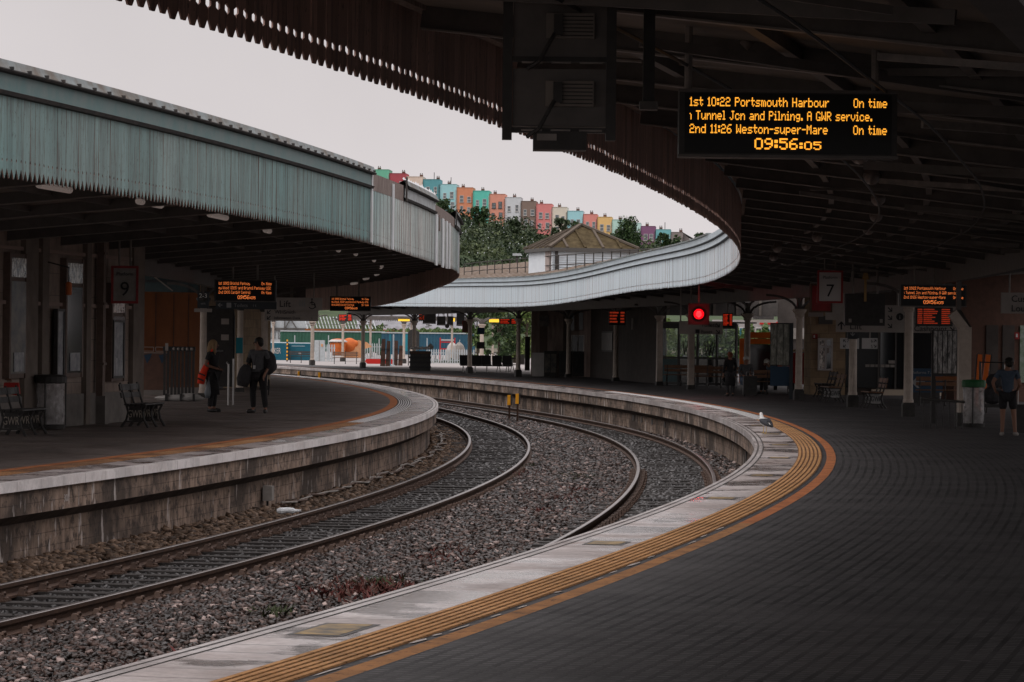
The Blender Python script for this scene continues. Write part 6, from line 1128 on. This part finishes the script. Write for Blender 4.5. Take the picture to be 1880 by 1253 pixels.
q = MB(); p = at(949, 468, 160); t = thing('roof_vent', 'tiny pale vent cowl on a pipe at the left of the roof lantern', 'vent', p-Vector((0, 0, .8))); q.path([(0, 0, 0), (0, 0, .75)], .05, 8); q.build('pipe', MAT['moulding_dark'], t); q = MB(); q.box((0, 0, .8), (.42, .3, .12)); q.build('cowl', MAT['fence_white'], t)

# ---------------------------------------------------------------- the hillside terrace
def hv(u): return float(np.interp(u, [600, 700, 800, 840, 870, 900, 930, 960, 1000, 1060, 1130, 1180, 1230, 1290, 1500], [357, 372, 387, 395, 405, 410, 417, 425, 432, 440, 447, 454, 457, 461, 475]))
hm = MB(); us = list(range(560, 1521, 30)); rows = 12
for i in range(len(us)-1):
    for j in range(rows):
        P = []
        for u, r_ in ((us[i], j), (us[i+1], j), (us[i+1], j+1), (us[i], j+1)):
            f_ = r_/rows; P.append(at(u, 640+(hv(u)-640)*(f_ ** .8), 430+370*f_))
        hm.face(P)
hm.build('hill', mat('hill_turf', (.03, .05, .02), (.05, .075, .03), .3, .95), None); hill = bpy.data.objects['hill']; tag(hill, kind='structure')
g_ = np.random.default_rng(5); grp = [[], [], []]
for k in range(620):                                  # bush clumps on the slope, in three kinds of green
    u = 690+640*g_.random(); f_ = .3+.7*g_.random()**.7; c = at(u, 640+(hv(u)-640)*(f_**.8), 430+370*f_); r_ = 1.0+2.3*g_.random()**2; n = int(55*r_); v = g_.normal(size=(n, 3)); v /= np.linalg.norm(v, axis=1, keepdims=True); v *= r_*g_.random((n, 1))**.3*[1.25, 1, .8]; grp[int(2.99*g_.random()**1.3)].append(np.array(c)+v+[0, 0, r_*.35])
leafmat('leaf_olive', (.035, .048, .02), (.055, .075, .03), (.085, .11, .045)); leafmat('leaf_deep', (.012, .024, .012), (.02, .036, .017), (.034, .054, .025))
for k, (m_, lab) in enumerate((('leaf_hill', 'mid green bushes covering the hillside below the coloured houses'), ('leaf_deep', 'deep shady green bushes among the scrub of the hillside'), ('leaf_olive', 'lighter olive bushes among the scrub of the hillside'))): o = leaf_object('hillside_bushes', np.concatenate(grp[k]), .36, MAT[m_], None, 6+k); tag(o, lab, 'bushes', kind='stuff')
q = MB()
for k in range(70): u = 840+150*g_.random(); f_ = .6+.35*g_.random(); c = at(u, 640+(hv(u)-640)*(f_**.8), 430+370*f_)+Vector((0, -1.6, 1.9)); q.blob(c, (.12, .12, .1), 5, 3)
tag(q.build('elder_blossom', MAT['clapboard'], None), 'tiny pale blossoms dotted over the hillside bushes', 'blossom', kind='stuff')
HS = [(682, 714, 312, (.10, .42, .27), 'sea-green'), (715, 745, 319, (.38, .03, .05), 'crimson'), (746, 776, 325, (.66, .50, .40), 'cream, third from the left,'), (777, 807, 330, (.06, .29, .33), 'dark teal'), (808, 838, 339, (.27, .56, .60), 'pale blue, beside the dark teal one,'), (838, 868, 345, (.62, .20, .08), 'burnt orange'), (868, 898, 351, (.05, .50, .40), 'bright turquoise'), (898, 927, 357, (.66, .24, .15), 'salmon orange with dark window frames'), (927, 956, 363, (.53, .55, .58), 'light grey'), (957, 984, 370, (.20, .13, .10), 'plain brown'), (984, 1013, 375, (.66, .17, .16), 'rose red'), (1014, 1041, 381, (.62, .55, .45), 'cream, just left of the lantern apex,'), (1042, 1070, 388, (.28, .58, .64), 'sky blue, behind the lantern apex,'), (1071, 1096, 394, (.68, .20, .16), 'coral red, right of the lantern apex,'), (1097, 1123, 399, (.72, .43, .12), 'yellow'), (1124, 1150, 404, (.40, .62, .55), 'mint green, mostly hidden by the birch,'), (1150, 1176, 410, (.44, .66, .62), 'pale mint, right of the birch,'), (1177, 1203, 416, (.20, .06, .16), 'purple'), (1204, 1231, 422, (.12, .42, .45), 'blue-green with a tall flue'), (1232, 1254, 427, (.21, .17, .16), 'grey-brown')]
ym = 800; S = ym/6000
for k, (u0, u1, v, colr, lab) in enumerate(HS):
    gy = sum(colr)/3; colr = tuple(min(.85, (c*.85+gy*.15)*1.1+.03) for c in colr); m = mat('render_%d' % k, colr, tuple(c*.85 for c in colr), .35, .85, lo=.4, hi=.75); um = (u0+u1)/2; top = at(um, v, ym); zb = at(um, hv(um)+22, ym).z  # wall colours greyed and lifted to paint in distance haze
    t = thing('terraced_house', '%s terraced house on the hilltop' % lab if ',' not in lab else lab.rstrip(',')+', terraced house on the hilltop', 'house', (top.x, ym, zb), R(-4), 'coloured houses on the hilltop'); w = (u1-u0)*S*1.01; h = top.z-zb
    q = MB(); q.box((0, 4, h/2), (w, 8, h)); q.build('wall', m, t); q = MB(); q.box((0, 4, h+.03), (w*1.01, 8.1, .14)); q.build('parapet', mat('parapet_%d' % k, tuple(c*.7 for c in colr)), t)
    rr = random.Random(k); zs = [h-20*S-rr.uniform(0, 2)*S, h-40*S-rr.uniform(-1, 1)*S]
    for j, z in enumerate(zs):
        for x in (-.2+rr.uniform(-.04, .04), .24+rr.uniform(-.04, .04)):
            if k == 1 and j == 0 and x < 0: continue
            ww, wh = rr.choice([.78, .9, .95]), rr.choice([1.35, 1.5, 1.65]); fm = 'slate_wall' if 'dark window' in lab else 'sign_white'
            q = MB(); q.box((x*w, -.03, z+wh*.5-.7), (ww, .1, wh)); wi = q.build('window', MAT[fm], t)
            for dz in (-.25, .25): q = MB(); q.box((x*w, -.075, z+wh*(.5+dz)-.7), (ww-.2, .04, wh*.5-.16)); q.build('pane', mat('pane_far', (.10, .11, .12), (.2, .22, .23), .5, .3), wi)  # panes lightened, haze painted into their colour
            q = MB(); q.box((x*w, -.1, z-.75), (ww+.15, .18, .1)); q.build('sill', MAT[fm], wi)
    q = MB(); q.path([(w*.46, -.08, 0), (w*.46, -.08, h-1.2)], .06, 5); q.build('downpipe', MAT['slate_wall' if k % 2 else 'sign_white'], t)
    q = MB(); q.box((rr.uniform(-.25, .3)*w, 5, h+.4), (.8, .5, .7)); ch = q.build('chimney', MAT['brick_dark'], t); x0 = q.v[0][0]+.4
    for dx in (-.25, .2): q = MB(); q.lathe([(.12, .8+h), (.1, 1.15+h)], 7, (x0+dx, 5, 0)); q.build('chimney_pot', MAT['slate_wall'], ch)
    if k in (3, 4, 18): q = MB(); q.path([(.1*w, 3, h), (.1*w, 3, h+1.9)], .09, 5); q.build('flue', MAT['slate_wall'], t)
t = thing('terraced_house', 'grey gabled house end with a sloping roof at the right of the terrace', 'house', at(1264, 470, 805), 0); q = MB(); q.slab([(-1.2, 0), (1.2, 0), (1.2, 3.3), (-1.2, 5.5)], 0, 6); q.build('wall', mat('gable_grey', (.27, .24, .23), (.2, .18, .17), 1, .9), t); q = MB(); q.bar((-1.3, 3, 5.6), (6.5, 3, 1.2), 6.4, .15); q.build('roof', MAT['slate_wall'], t); q = MB(); q.box((.5, -.04, 1.8), (.8, .1, 1.0)); wi = q.build('window', MAT['sign_white'], t); q = MB(); q.box((.5, -.1, 1.8), (.6, .04, .8)); q.build('pane', MAT['glass_dull'], wi)
t = thing('terraced_house', 'low buff house just above the pale blue roof edge at the far right', 'house', at(1288, 478, 800), 0); q = MB(); q.box((0, 3, .9), (5.5, 6, 2.0)); q.build('wall', mat('buff', (.45, .36, .3), None), t); q = MB(); q.slab([(-2.8, 1.9), (2.8, 1.9), (2.3, 3.0), (-2.3, 3.0)], .2, 5.5); q.build('roof', MAT['slate_wall'], t)
HG = 'trees on the hillside'
tree('drooping birch in front of the mint houses on the hillside', at(1150, 462, 640), 7.6, 6.4, 'leaf_dark', 5200, .26, 31, HG, droop=1.6, clumps=60, low=.1); tree('round dark tree between the cream house and the lantern roof', at(1031, 440, 700), 4.6, 4.4, 'leaf_hill', 1700, .3, 32, HG, low=.05); tree('dark bush below the purple house beside the blue-green house', at(1217, 462, 690), 4.2, 3.0, 'leaf_dark', 1300, .28, 33, HG, low=.05); tree('second dark bush in front of the blue-green house', at(1240, 463, 690), 3.6, 2.6, 'leaf_dark', 1000, .28, 34, HG, low=.05); tree('lone tree near the right end of the hill above the pale blue roof edge', at(1284, 458, 760), 4.0, 3.4, 'leaf_dark', 1100, .28, 35, HG, low=.1); tree('small sapling top in front of the sky blue house', at(1056, 425, 690), 2.4, 1.8, 'leaf_dark', 500, .22, 36, HG, low=.1); tree('dark bush at the foot of the pale blue and burnt orange houses', at(880, 412, 740), 4.2, 4.2, 'leaf_dark', 1300, .3, 37, HG, low=.05); tree('dark scrub tree left of the pale blue house beside the canopy corner', at(815, 398, 740), 3.9, 4.4, 'leaf_dark', 1200, .3, 38, HG, low=.05); tree('tree with a ragged crown in front of the light grey house', at(945, 428, 740), 3.0, 3.2, 'leaf_hill', 900, .3, 39, HG, low=.05)

# ---------------------------------------------------------------- people and the gull
def skin(name, verts, edges, radii, m, parent, sub=2):
    me = bpy.data.meshes.new(name); me.from_pydata([tuple(v) for v in verts], edges, []); o = bpy.data.objects.new(name, me); COL.objects.link(o)
    o.modifiers.new('s', 'SKIN'); 
    for k, r_ in enumerate(radii): me.skin_vertices[0].data[k].radius = (r_, r_) if not isinstance(r_, tuple) else r_
    me.skin_vertices[0].data[0].use_root = True
    sd = o.modifiers.new('d', 'SUBSURF'); sd.levels = sd.render_levels = sub
    nm = bpy.data.meshes.new_from_object(o.evaluated_get(bpy.context.evaluated_depsgraph_get())); bpy.data.objects.remove(o); nm.name = name
    nm.materials.clear(); nm.materials.append(m); nm.shade_smooth(); o = bpy.data.objects.new(name, nm); COL.objects.link(o); o.parent = parent; return o
BASE = dict(pelvis=(0,0,.96), waist=(0,0,1.1), chest=(0,0,1.32), neck=(0,0,1.47), jaw=(0,-.02,1.545), head=(0,-.02,1.63), crown=(0,-.005,1.71),
    shL=(-.19,0,1.40), elL=(-.25,.03,1.12), wrL=(-.26,-.06,.88), paL=(-.26,-.08,.81), shR=(.19,0,1.40), elR=(.25,.03,1.12), wrR=(.26,-.06,.88), paR=(.26,-.08,.81),
    hiL=(-.1,0,.9), knL=(-.11,-.02,.5), anL=(-.11,.03,.09), toL=(-.13,-.13,.03), hiR=(.1,0,.9), knR=(.11,-.02,.5), anR=(.11,.03,.09), toR=(.13,-.13,.03))
RAD = dict(pelvis=.105, waist=.10, chest=.12, neck=.055, jaw=.07, head=.098, crown=.06, sh=.065, el=.042, wr=.03, pa=.034, hi=.095, kn=.062, an=.042, to=.035)
ED = ['pelvis-waist', 'waist-chest', 'chest-neck', 'neck-jaw', 'jaw-head', 'head-crown']+[e.replace('*', s) for s in 'LR' for e in ('chest-sh*', 'sh*-el*', 'el*-wr*', 'wr*-pa*', 'pelvis-hi*', 'hi*-kn*', 'kn*-an*', 'an*-to*')]
def person(label, p, rz, pose, sc, top, legs, hair, shoes='black_paint', sleeves='long', dress=None, longhair=False, shorts=False, group=None, build=1.):
    J = dict(BASE); J.update(pose); t = thing('person', label, 'person', p, rz, group); t.scale = (sc, sc, sc)
    rad = lambda k: RAD.get(k, RAD.get(k[:-1]))
    names = [k for k in J if k[0] != '_']; V = [Vector(J[k]) for k in names]; E = [(names.index(a), names.index(b)) for a, b in (e.split('-') for e in ED)]; Rr = [rad(k) for k in names]
    for s in 'LR':                                    # five fingers from the palm
        ip_ = names.index('pa'+s); d = (V[ip_]-V[names.index('wr'+s)]).normalized(); x = d.cross(Vector((0, 1, .2))).normalized(); yv = d.cross(x)
        for j, (o_, l) in enumerate(((-.033, .075), (-.011, .085), (.011, .08), (.033, .06))):
            n0 = len(V); V += [V[ip_]+yv*o_+d*.03, V[ip_]+yv*o_*1.1+d*(.03+l*.55)+x*.012, V[ip_]+yv*o_+d*(.03+l)+x*.03]; Rr += [.010, .009, .007]; E += [(ip_, n0), (n0, n0+1), (n0+1, n0+2)]
        n0 = len(V); V += [V[ip_]-yv*.045-d*.01, V[ip_]-yv*.06+d*.03]; Rr += [.011, .009]; E += [(ip_, n0), (n0, n0+1)]
    skin('body', V, E, Rr, MAT['skin'], t)
    H = Vector(J['head'])
    nf = J.get('_face', (0, -1, 0)); f = Vector(nf).normalized(); sx_ = f.cross(Vector((0, 0, 1))).normalized()
    for s in (-1, 1): q = MB(); q.blob(H+f*.083+sx_*.033*s+Vector((0, 0, .0)), (.012, .012, .009), 8, 5); q.build('eye', MAT['eye'], t)
    q = MB(); q.path([H+f*.085+Vector((0, 0, .01)), H+f*.112+Vector((0, 0, -.03)), H+f*.088+Vector((0, 0, -.04))], [.012, .018, .01], 6); q.build('nose', MAT['skin'], t, smooth=True)
    q = MB(); q.box(H+f*.083+Vector((0, 0, -.066)), (.045, .02, .012), math.atan2(f.y, f.x)+math.pi/2); q.build('mouth', mat('lip', (.3, .1, .08), None), t)
    for s in (-1, 1): q = MB(); q.blob(H+sx_*.098*s+Vector((0, .01, -.01)), (.016, .024, .034), 8, 5); q.build('ear', MAT['skin'], t, smooth=True)
    if hair:
        q = MB(); b = -f; c0 = H+b*.022+Vector((0, 0, .028)); q.blob(c0, (.108, .108, .098), 14, 9); q.blob(H+b*.045+Vector((0, 0, -.03)), (.088, .08, .08), 12, 7)
        if longhair:
            q.path([H+b*.05+Vector((0, 0, .03)), H+b*.075+Vector((0, 0, -.12)), H+b*.085+Vector((.01, 0, -.24)), H+b*.09+Vector((.01, 0, -.33))], [.09, .095, .075, .02], 10)
            for s in (-1, 1): q.path([H+b*.02+sx_*.075*s+Vector((0, 0, .02)), H+f*.005+sx_*.09*s+Vector((0, 0, -.12)), H+f*.02+sx_*.085*s+Vector((0, 0, -.27))], [.045, .045, .012], 8)
        q.build('hair', MAT[hair], t, smooth=True)
    def cloth(name, ks, es, rr_, m): ks = list(ks); return skin(name, [Vector(J[k]) if isinstance(k, str) else k for k in ks], es, rr_, MAT[m], t)
    bu = build
    tk = ['waist', 'chest', Vector(J['neck'])-Vector((0, 0, .05)), 'pelvis', 'shL', 'shR']; te = [(0, 1), (1, 2), (0, 3), (1, 4), (1, 5)]; tr_ = [.135*bu, .155*bu, .075, .145*bu, .078, .078]
    for s in 'LR':
        a = len(tk)
        if sleeves == 'long': tk += ['el'+s, Vector(J['wr'+s])*.9+Vector(J['el'+s])*.1]; te += [(4 if s == 'L' else 5, a), (a, a+1)]; tr_ += [.056, .044]
        else: tk += [Vector(J['sh'+s])*.35+Vector(J['el'+s])*.65]; te += [(4 if s == 'L' else 5, a)]; tr_ += [.062]
    cloth('dress' if dress else 'top', tk, te, tr_, dress or top)
    if dress:
        q = MB(); pv = Vector(J['pelvis']); q.lathe([(.15, 1.12-pv.z+pv.z), (.165, .98), (.19, .7), (.205, .42)], 14, (pv.x, pv.y, 0), sy=.8); q.build('skirt', MAT[dress], t, smooth=True)
    if legs:
        ks = ['pelvis']; es = []; rs = [.148*bu]
        for s in 'LR':
            a = len(ks)
            if shorts: ks += ['hi'+s, Vector(J['kn'+s])*.85+Vector(J['hi'+s])*.15]; es += [(0, a), (a, a+1)]; rs += [.115*bu, .092*bu]
            else: ks += ['hi'+s, 'kn'+s, Vector(J['an'+s])+Vector((0, 0, .02))]; es += [(0, a), (a, a+1), (a+1, a+2)]; rs += [.112*bu, .08, .062]
        cloth('shorts' if shorts else 'trousers', ks, es, rs, legs)
    for s in 'LR':
        an, to = Vector(J['an'+s]), Vector(J['to'+s]); q = MB(); q.path([an+(an-to)*.25+Vector((0, 0, -.055)), an*.5+to*.5+Vector((0, 0, -.01)), to+Vector((0, 0, .01)), to+(to-an)*.15+Vector((0, 0, .0))], [.045, .05, .042, .022], 9); q.build('shoe', MAT[shoes], t, smooth=True)
    return t
S_ = lambda u, v: spot(u, v)
# woman with orange bag: turned to the right, away from the lens
pw = S_(390, 757); pw_pose = dict(elL=(-.27,.08,1.14), wrL=(-.12,-.14,1.06), paL=(-.05,-.17,1.04), elR=(.26,.05,1.13), wrR=(.12,-.15,1.02), paR=(.06,-.19,1.03), _face=(.5, -.9, 0), knL=(-.08,-.02,.5), anL=(-.09,.04,.09), toL=(-.1,-.12,.03), knR=(.09,-.01,.5), anR=(.1,.02,.09), toR=(.12,-.14,.03))
t = person('woman with long fair hair in a black dress holding an orange and red sling bag', pw, R(70), pw_pose, .97, 'cloth_black', 'cloth_black', 'hair_blonde', dress='cloth_black', sleeves='short', longhair=True)
w1 = t
tb = thing('shoulder_bag', 'bright orange-red folded bag hanging at the side of the fair-haired woman', 'bag', pw+Vector((-.21, -.14, .66))); q = MB(); q.path([(-.06, 0, 0), (-.03, 0, .18), (.05, 0, .38), (.09, 0, .52)], [.085, .10, .075, .04], 10); q.build('body', MAT['cloth_orange'], tb, smooth=True); q = MB(); q.path([(.09, 0, .5), (.16, -.03, .72), (.2, .0, .8), (.17, .1, .72)], .022, 6); q.build('strap', MAT['cloth_orange'], tb)
for z, x in ((.22, -.02), (.1, -.05)): q = MB(); q.box((x, -.085, z), (.15, .02, .035), ry=.35); q.build('stripe', MAT['cloth_charcoal'], tb)
tb = thing('carrier_bag', 'pale thin carrier bag hanging low beside the woman in black', 'bag', pw+Vector((-.1, -.16, .33))); q = MB(); q.path([(0, 0, 0), (.0, 0, .12), (.01, 0, .3), (.02, 0, .42)], [.05, .085, .05, .012], 10); q.build('body', mat('bag_pale', (.22, .24, .26), (.15, .17, .19), 6, .5), tb, smooth=True); q = MB(); q.path([(.02, 0, .4), (.03, 0, .52)], .008, 6); q.build('handle', MAT['bag_pale'], tb)
# man with backpack
pm = S_(474, 759); t = person('man with a dark open jacket over a grey shirt and a backpack, looking left', pm, R(-25), dict(_face=(-.95, -.3, 0), head=(-.01,-.02,1.63), elR=(.28,.04,1.13), wrR=(.24,-.12,.92), paR=(.23,-.15,.86), elL=(-.27,-.02,1.13), wrL=(-.26,-.15,.94), paL=(-.26,-.18,.88), hiL=(-.11,0,.9), knL=(-.13,-.03,.5), anL=(-.14,.02,.09), toL=(-.2,-.13,.03), knR=(.14,.0,.5), anR=(.17,.04,.09), toR=(.22,-.1,.03)), 1.01, 'cloth_grey', 'cloth_black', 'hair_dark', sleeves='short', build=1.12)
q = MB()
skin('jacket', [Vector((.13,.05,1.36)), Vector((.2,.03,1.36)), Vector((.27,.05,1.13)), Vector((.25,-.06,1.0)), Vector((.15,.05,1.1)), Vector((.14,.06,.92)), Vector((-.13,.06,1.36)), Vector((-.21,.02,1.36)), Vector((-.27,-.02,1.13)), Vector((-.14,.08,1.1)), Vector((0,.1,1.3)), Vector((-.13,.08,.94))], [(10,0),(0,1),(1,2),(2,3),(0,4),(4,5),(10,6),(6,7),(7,8),(6,9),(9,11)], [.09,.085,.07,.055,.08,.075,.09,.085,.07,.08,.1,.07], MAT['cloth_black'], t)
q = MB(); q.path([(.02, -.155, 1.36), (0, -.175, 1.2), (-.01, -.18, 1.1)], .008, 5); q.build('lanyard', MAT['cloth_charcoal'], t); q = MB(); q.box((-.01, -.185, 1.06), (.06, .01, .08)); q.build('badge', MAT['sign_white'], t)
tb = thing('backpack', 'rounded black backpack on the back of the man looking left', 'bag', pm+Vector((.22, .17, .95)), R(-25)); q = MB(); q.blob((0, 0, .22), (.19, .14, .28), 14, 9); q.build('body', MAT['cloth_charcoal'], tb, smooth=True); q = MB(); q.blob((.03, .09, .14), (.14, .08, .14), 12, 7); q.build('pocket', MAT['cloth_black'], tb, smooth=True); q = MB(); q.path([(-.15, -.05, .42), (-.2, -.2, .44), (-.18, -.28, .2), (-.12, -.1, .0)], .02, 6); q.build('strap', MAT['cloth_black'], tb)
tb = thing('duffel_bag', 'slumped black bag carried on the left arm of the man with the backpack', 'bag', pm+Vector((-.31, -.06, .62))); q = MB(); q.path([(-.06, 0, 0), (-.03, 0, .16), (.02, 0, .38), (.05, 0, .5)], [.12, .17, .15, .08], 12); q.build('body', MAT['cloth_charcoal'], tb, smooth=True); q = MB(); q.path([(.05, 0, .48), (.1, 0, .62), (.12, .05, .48)], .02, 6); q.build('handle', MAT['cloth_black'], tb)
tb = thing('umbrella', 'thin folded umbrella hanging from the right hand of the man with the backpack', 'umbrella', pm+Vector((.25, -.18, .42))); q = MB(); q.path([(0, 0, 0), (0, 0, .3), (0, 0, .38)], [.012, .03, .015], 8); q.build('canopy', MAT['cloth_black'], tb); q = MB(); q.path([(0, 0, .36), (0, 0, .46), (.03, 0, .49)], .008, 6); q.build('handle', MAT['black_gloss'], tb)
# standing woman on the right with luggage, seated traveller, second seated, man in shorts, orange sleeve at the left edge
sit = dict(pelvis=(0,.06,.52), waist=(0,.08,.68), chest=(0,.06,.92), neck=(0,.03,1.07), jaw=(0,0,1.14), head=(0,-.01,1.22), crown=(0,0,1.3), shL=(-.19,.05,1.0), elL=(-.24,-.02,.74), wrL=(-.12,-.24,.66), paL=(-.08,-.29,.65), shR=(.19,.05,1.0), elR=(.24,-.02,.74), wrR=(.12,-.24,.66), paR=(.08,-.29,.65), hiL=(-.1,.02,.5), knL=(-.11,-.42,.5), anL=(-.11,-.42,.09), toL=(-.12,-.57,.03), hiR=(.1,.02,.5), knR=(.11,-.42,.5), anR=(.11,-.4,.09), toR=(.12,-.55,.03))
p2 = S_(1340, 728); person('woman with reddish hair in a long dark coat standing by the shelter, seen from behind', p2, R(195), dict(elL=(-.25,-.02,1.12), wrL=(-.2,-.14,.95), paL=(-.19,-.18,.9)), .83, 'cloth_black', 'cloth_charcoal', 'hair_red', dress='cloth_black')
p3 = S_(1376, 726)+Vector((-.1, .35, 0)); person('white-haired traveller sitting with a suitcase in front', p3, R(5), dict(sit, **{'shL': (-.17, .05, 1.0)}), .98, 'cloth_grey', 'denim', 'hair_grey')
tb = thing('suitcase', 'black upright suitcase standing in front of the white-haired traveller', 'suitcase', S_(1374, 728)+Vector((.03, -.25, 0))); q = MB(); q.box((0, 0, .36), (.46, .28, .62), taper=.96); q.build('case', MAT['black_paint'], tb); q = MB(); q.path([(-.12, .05, .66), (-.12, .05, .8), (.12, .05, .8), (.12, .05, .66)], .012, 6); q.build('handle', MAT['steel'], tb)
for x in (-.18, .18): q = MB(); q.blob((x, -.05, .035), (.035, .035, .035), 8, 5); q.build('wheel', MAT['black_paint'], tb)
p4 = S_(1417, 724)+Vector((.05, .1, 0)); person('traveller in dark clothes bending forward on the bench beside the information case', p4, R(-60), dict(sit, chest=(0,-.08,.9), neck=(0,-.2,1.02), jaw=(0,-.26,1.06), head=(0,-.3,1.11), crown=(0,-.3,1.19), shL=(-.19,-.1,.98), shR=(.19,-.1,.98), _face=(0, -.9, -.4)), .98, 'cloth_blue', 'cloth_black', 'hair_grey', sleeves='short')
p5 = S_(1849, 801); person('man in a blue T-shirt and dark shorts standing at the right edge, seen from behind', p5, R(172), dict(elL=(-.27,.06,1.15), wrL=(-.2,-.12,1.0), paL=(-.17,-.16,.98), elR=(.33,.06,1.18), wrR=(.26,-.02,.98), paR=(.22,-.05,.95), knL=(-.14,-.02,.5), anL=(-.17,.03,.09), toL=(-.22,-.11,.03), knR=(.1,.0,.5), anR=(.11,.04,.09), toR=(.13,-.12,.03), head=(-.03,-.03,1.62)), .88, 'cloth_blue', 'cloth_black', 'hair_dark', shoes='box_grey', sleeves='short', shorts=True)
tb = thing('suitcase', 'dark wheeled case at the right edge beside the man in shorts', 'suitcase', S_(1876, 800)); q = MB(); q.box((0, 0, .33), (.3, .24, .56)); q.build('case', MAT['black_paint'], tb); q = MB(); q.path([(-.08, 0, .6), (-.08, 0, .95), (.08, 0, .95), (.08, 0, .6)], .012, 6); q.build('handle', MAT['steel'], tb)
p6 = S_(-14, 792); person('person in an orange high-visibility jacket cut by the left edge of the picture', p6, R(60), dict(elR=(.25,-.05,1.14), wrR=(.16,-.2,.98), paR=(.13,-.25,.96)), 1., 'cloth_orange', 'cloth_black', 'hair_dark')
tb = thing('jacket', 'red garment draped over the back of the bench at the left edge', 'jacket', S_(22, 795)+Vector((-.03, .1, .8))); q = MB(); q.box((0, 0, 0), (.3, .14, .2), taper=.85); q.build('folds', MAT['cloth_red'], tb); q = MB(); q.box((.02, -.08, -.05), (.2, .03, .12), ry=.2); q.build('sleeve', MAT['cloth_red'], tb)
# gull
pg = S_(1404, 796); t = thing('seagull', 'grey-backed seagull standing on the edge slabs of the near platform', 'bird', pg, R(205)); t.scale = (.86, .86, .86)
skin('body', [Vector((0,0,.26)), Vector((.02,-.09,.30)), Vector((0,.12,.22)), Vector((0,.25,.17)), Vector((.02,-.12,.38)), Vector((.02,-.14,.445)), Vector((.02,-.17,.455)), Vector((-.035,0,.17)), Vector((.035,0,.17))], [(0,1),(0,2),(2,3),(1,4),(4,5),(5,6),(0,7),(0,8)], [.088,.075,.062,.025,.045,.043,.03,.03,.03], MAT['feather_white'], t)
for sd in (-1, 1):
    q = MB(); q.path([(sd*.062, -.08, .30), (sd*.078, .02, .28), (sd*.06, .16, .225), (sd*.03, .32, .16)], [.035, .062, .05, .012], 10); q.build('wing', MAT['feather_slate'], t, smooth=True); q = MB(); q.path([(sd*.09, .1, .235), (sd*.075, .17, .20)], [.018, .012], 7); q.build('wing_bar', MAT['feather_white'], t, smooth=True)
    q = MB(); q.path([(sd*.035, 0, .16), (sd*.035, .01, .08), (sd*.035, 0, .012)], .007, 6); l_ = q.build('leg', MAT['leg_yellow'], t)
    q = MB()
    for a_ in (-.5, 0, .5): q.path([(sd*.035, 0, .01), (sd*.035+.045*math.sin(a_), -.05*math.cos(a_), .006)], [.008, .004], 5)
    q.build('foot', MAT['leg_yellow'], l_); q = MB(); q.blob((.02+sd*.03, -.165, .46), (.007, .007, .007), 7, 5); q.build('eye', MAT['eye'], t)
q = MB(); q.path([(0, .22, .18), (0, .34, .15)], [.03, .012], 8); q.build('tail', MAT['sign_text'], t); q = MB(); q.path([(.02, -.19, .45), (.02, -.245, .44)], [.014, .005], 7); q.build('beak', MAT['beak'], t)
q = MB(); q.box((0, .1, .305), (.1, .2, .02), rx=-.35, taper=.7); q.build('mantle', MAT['feather_slate'], t)
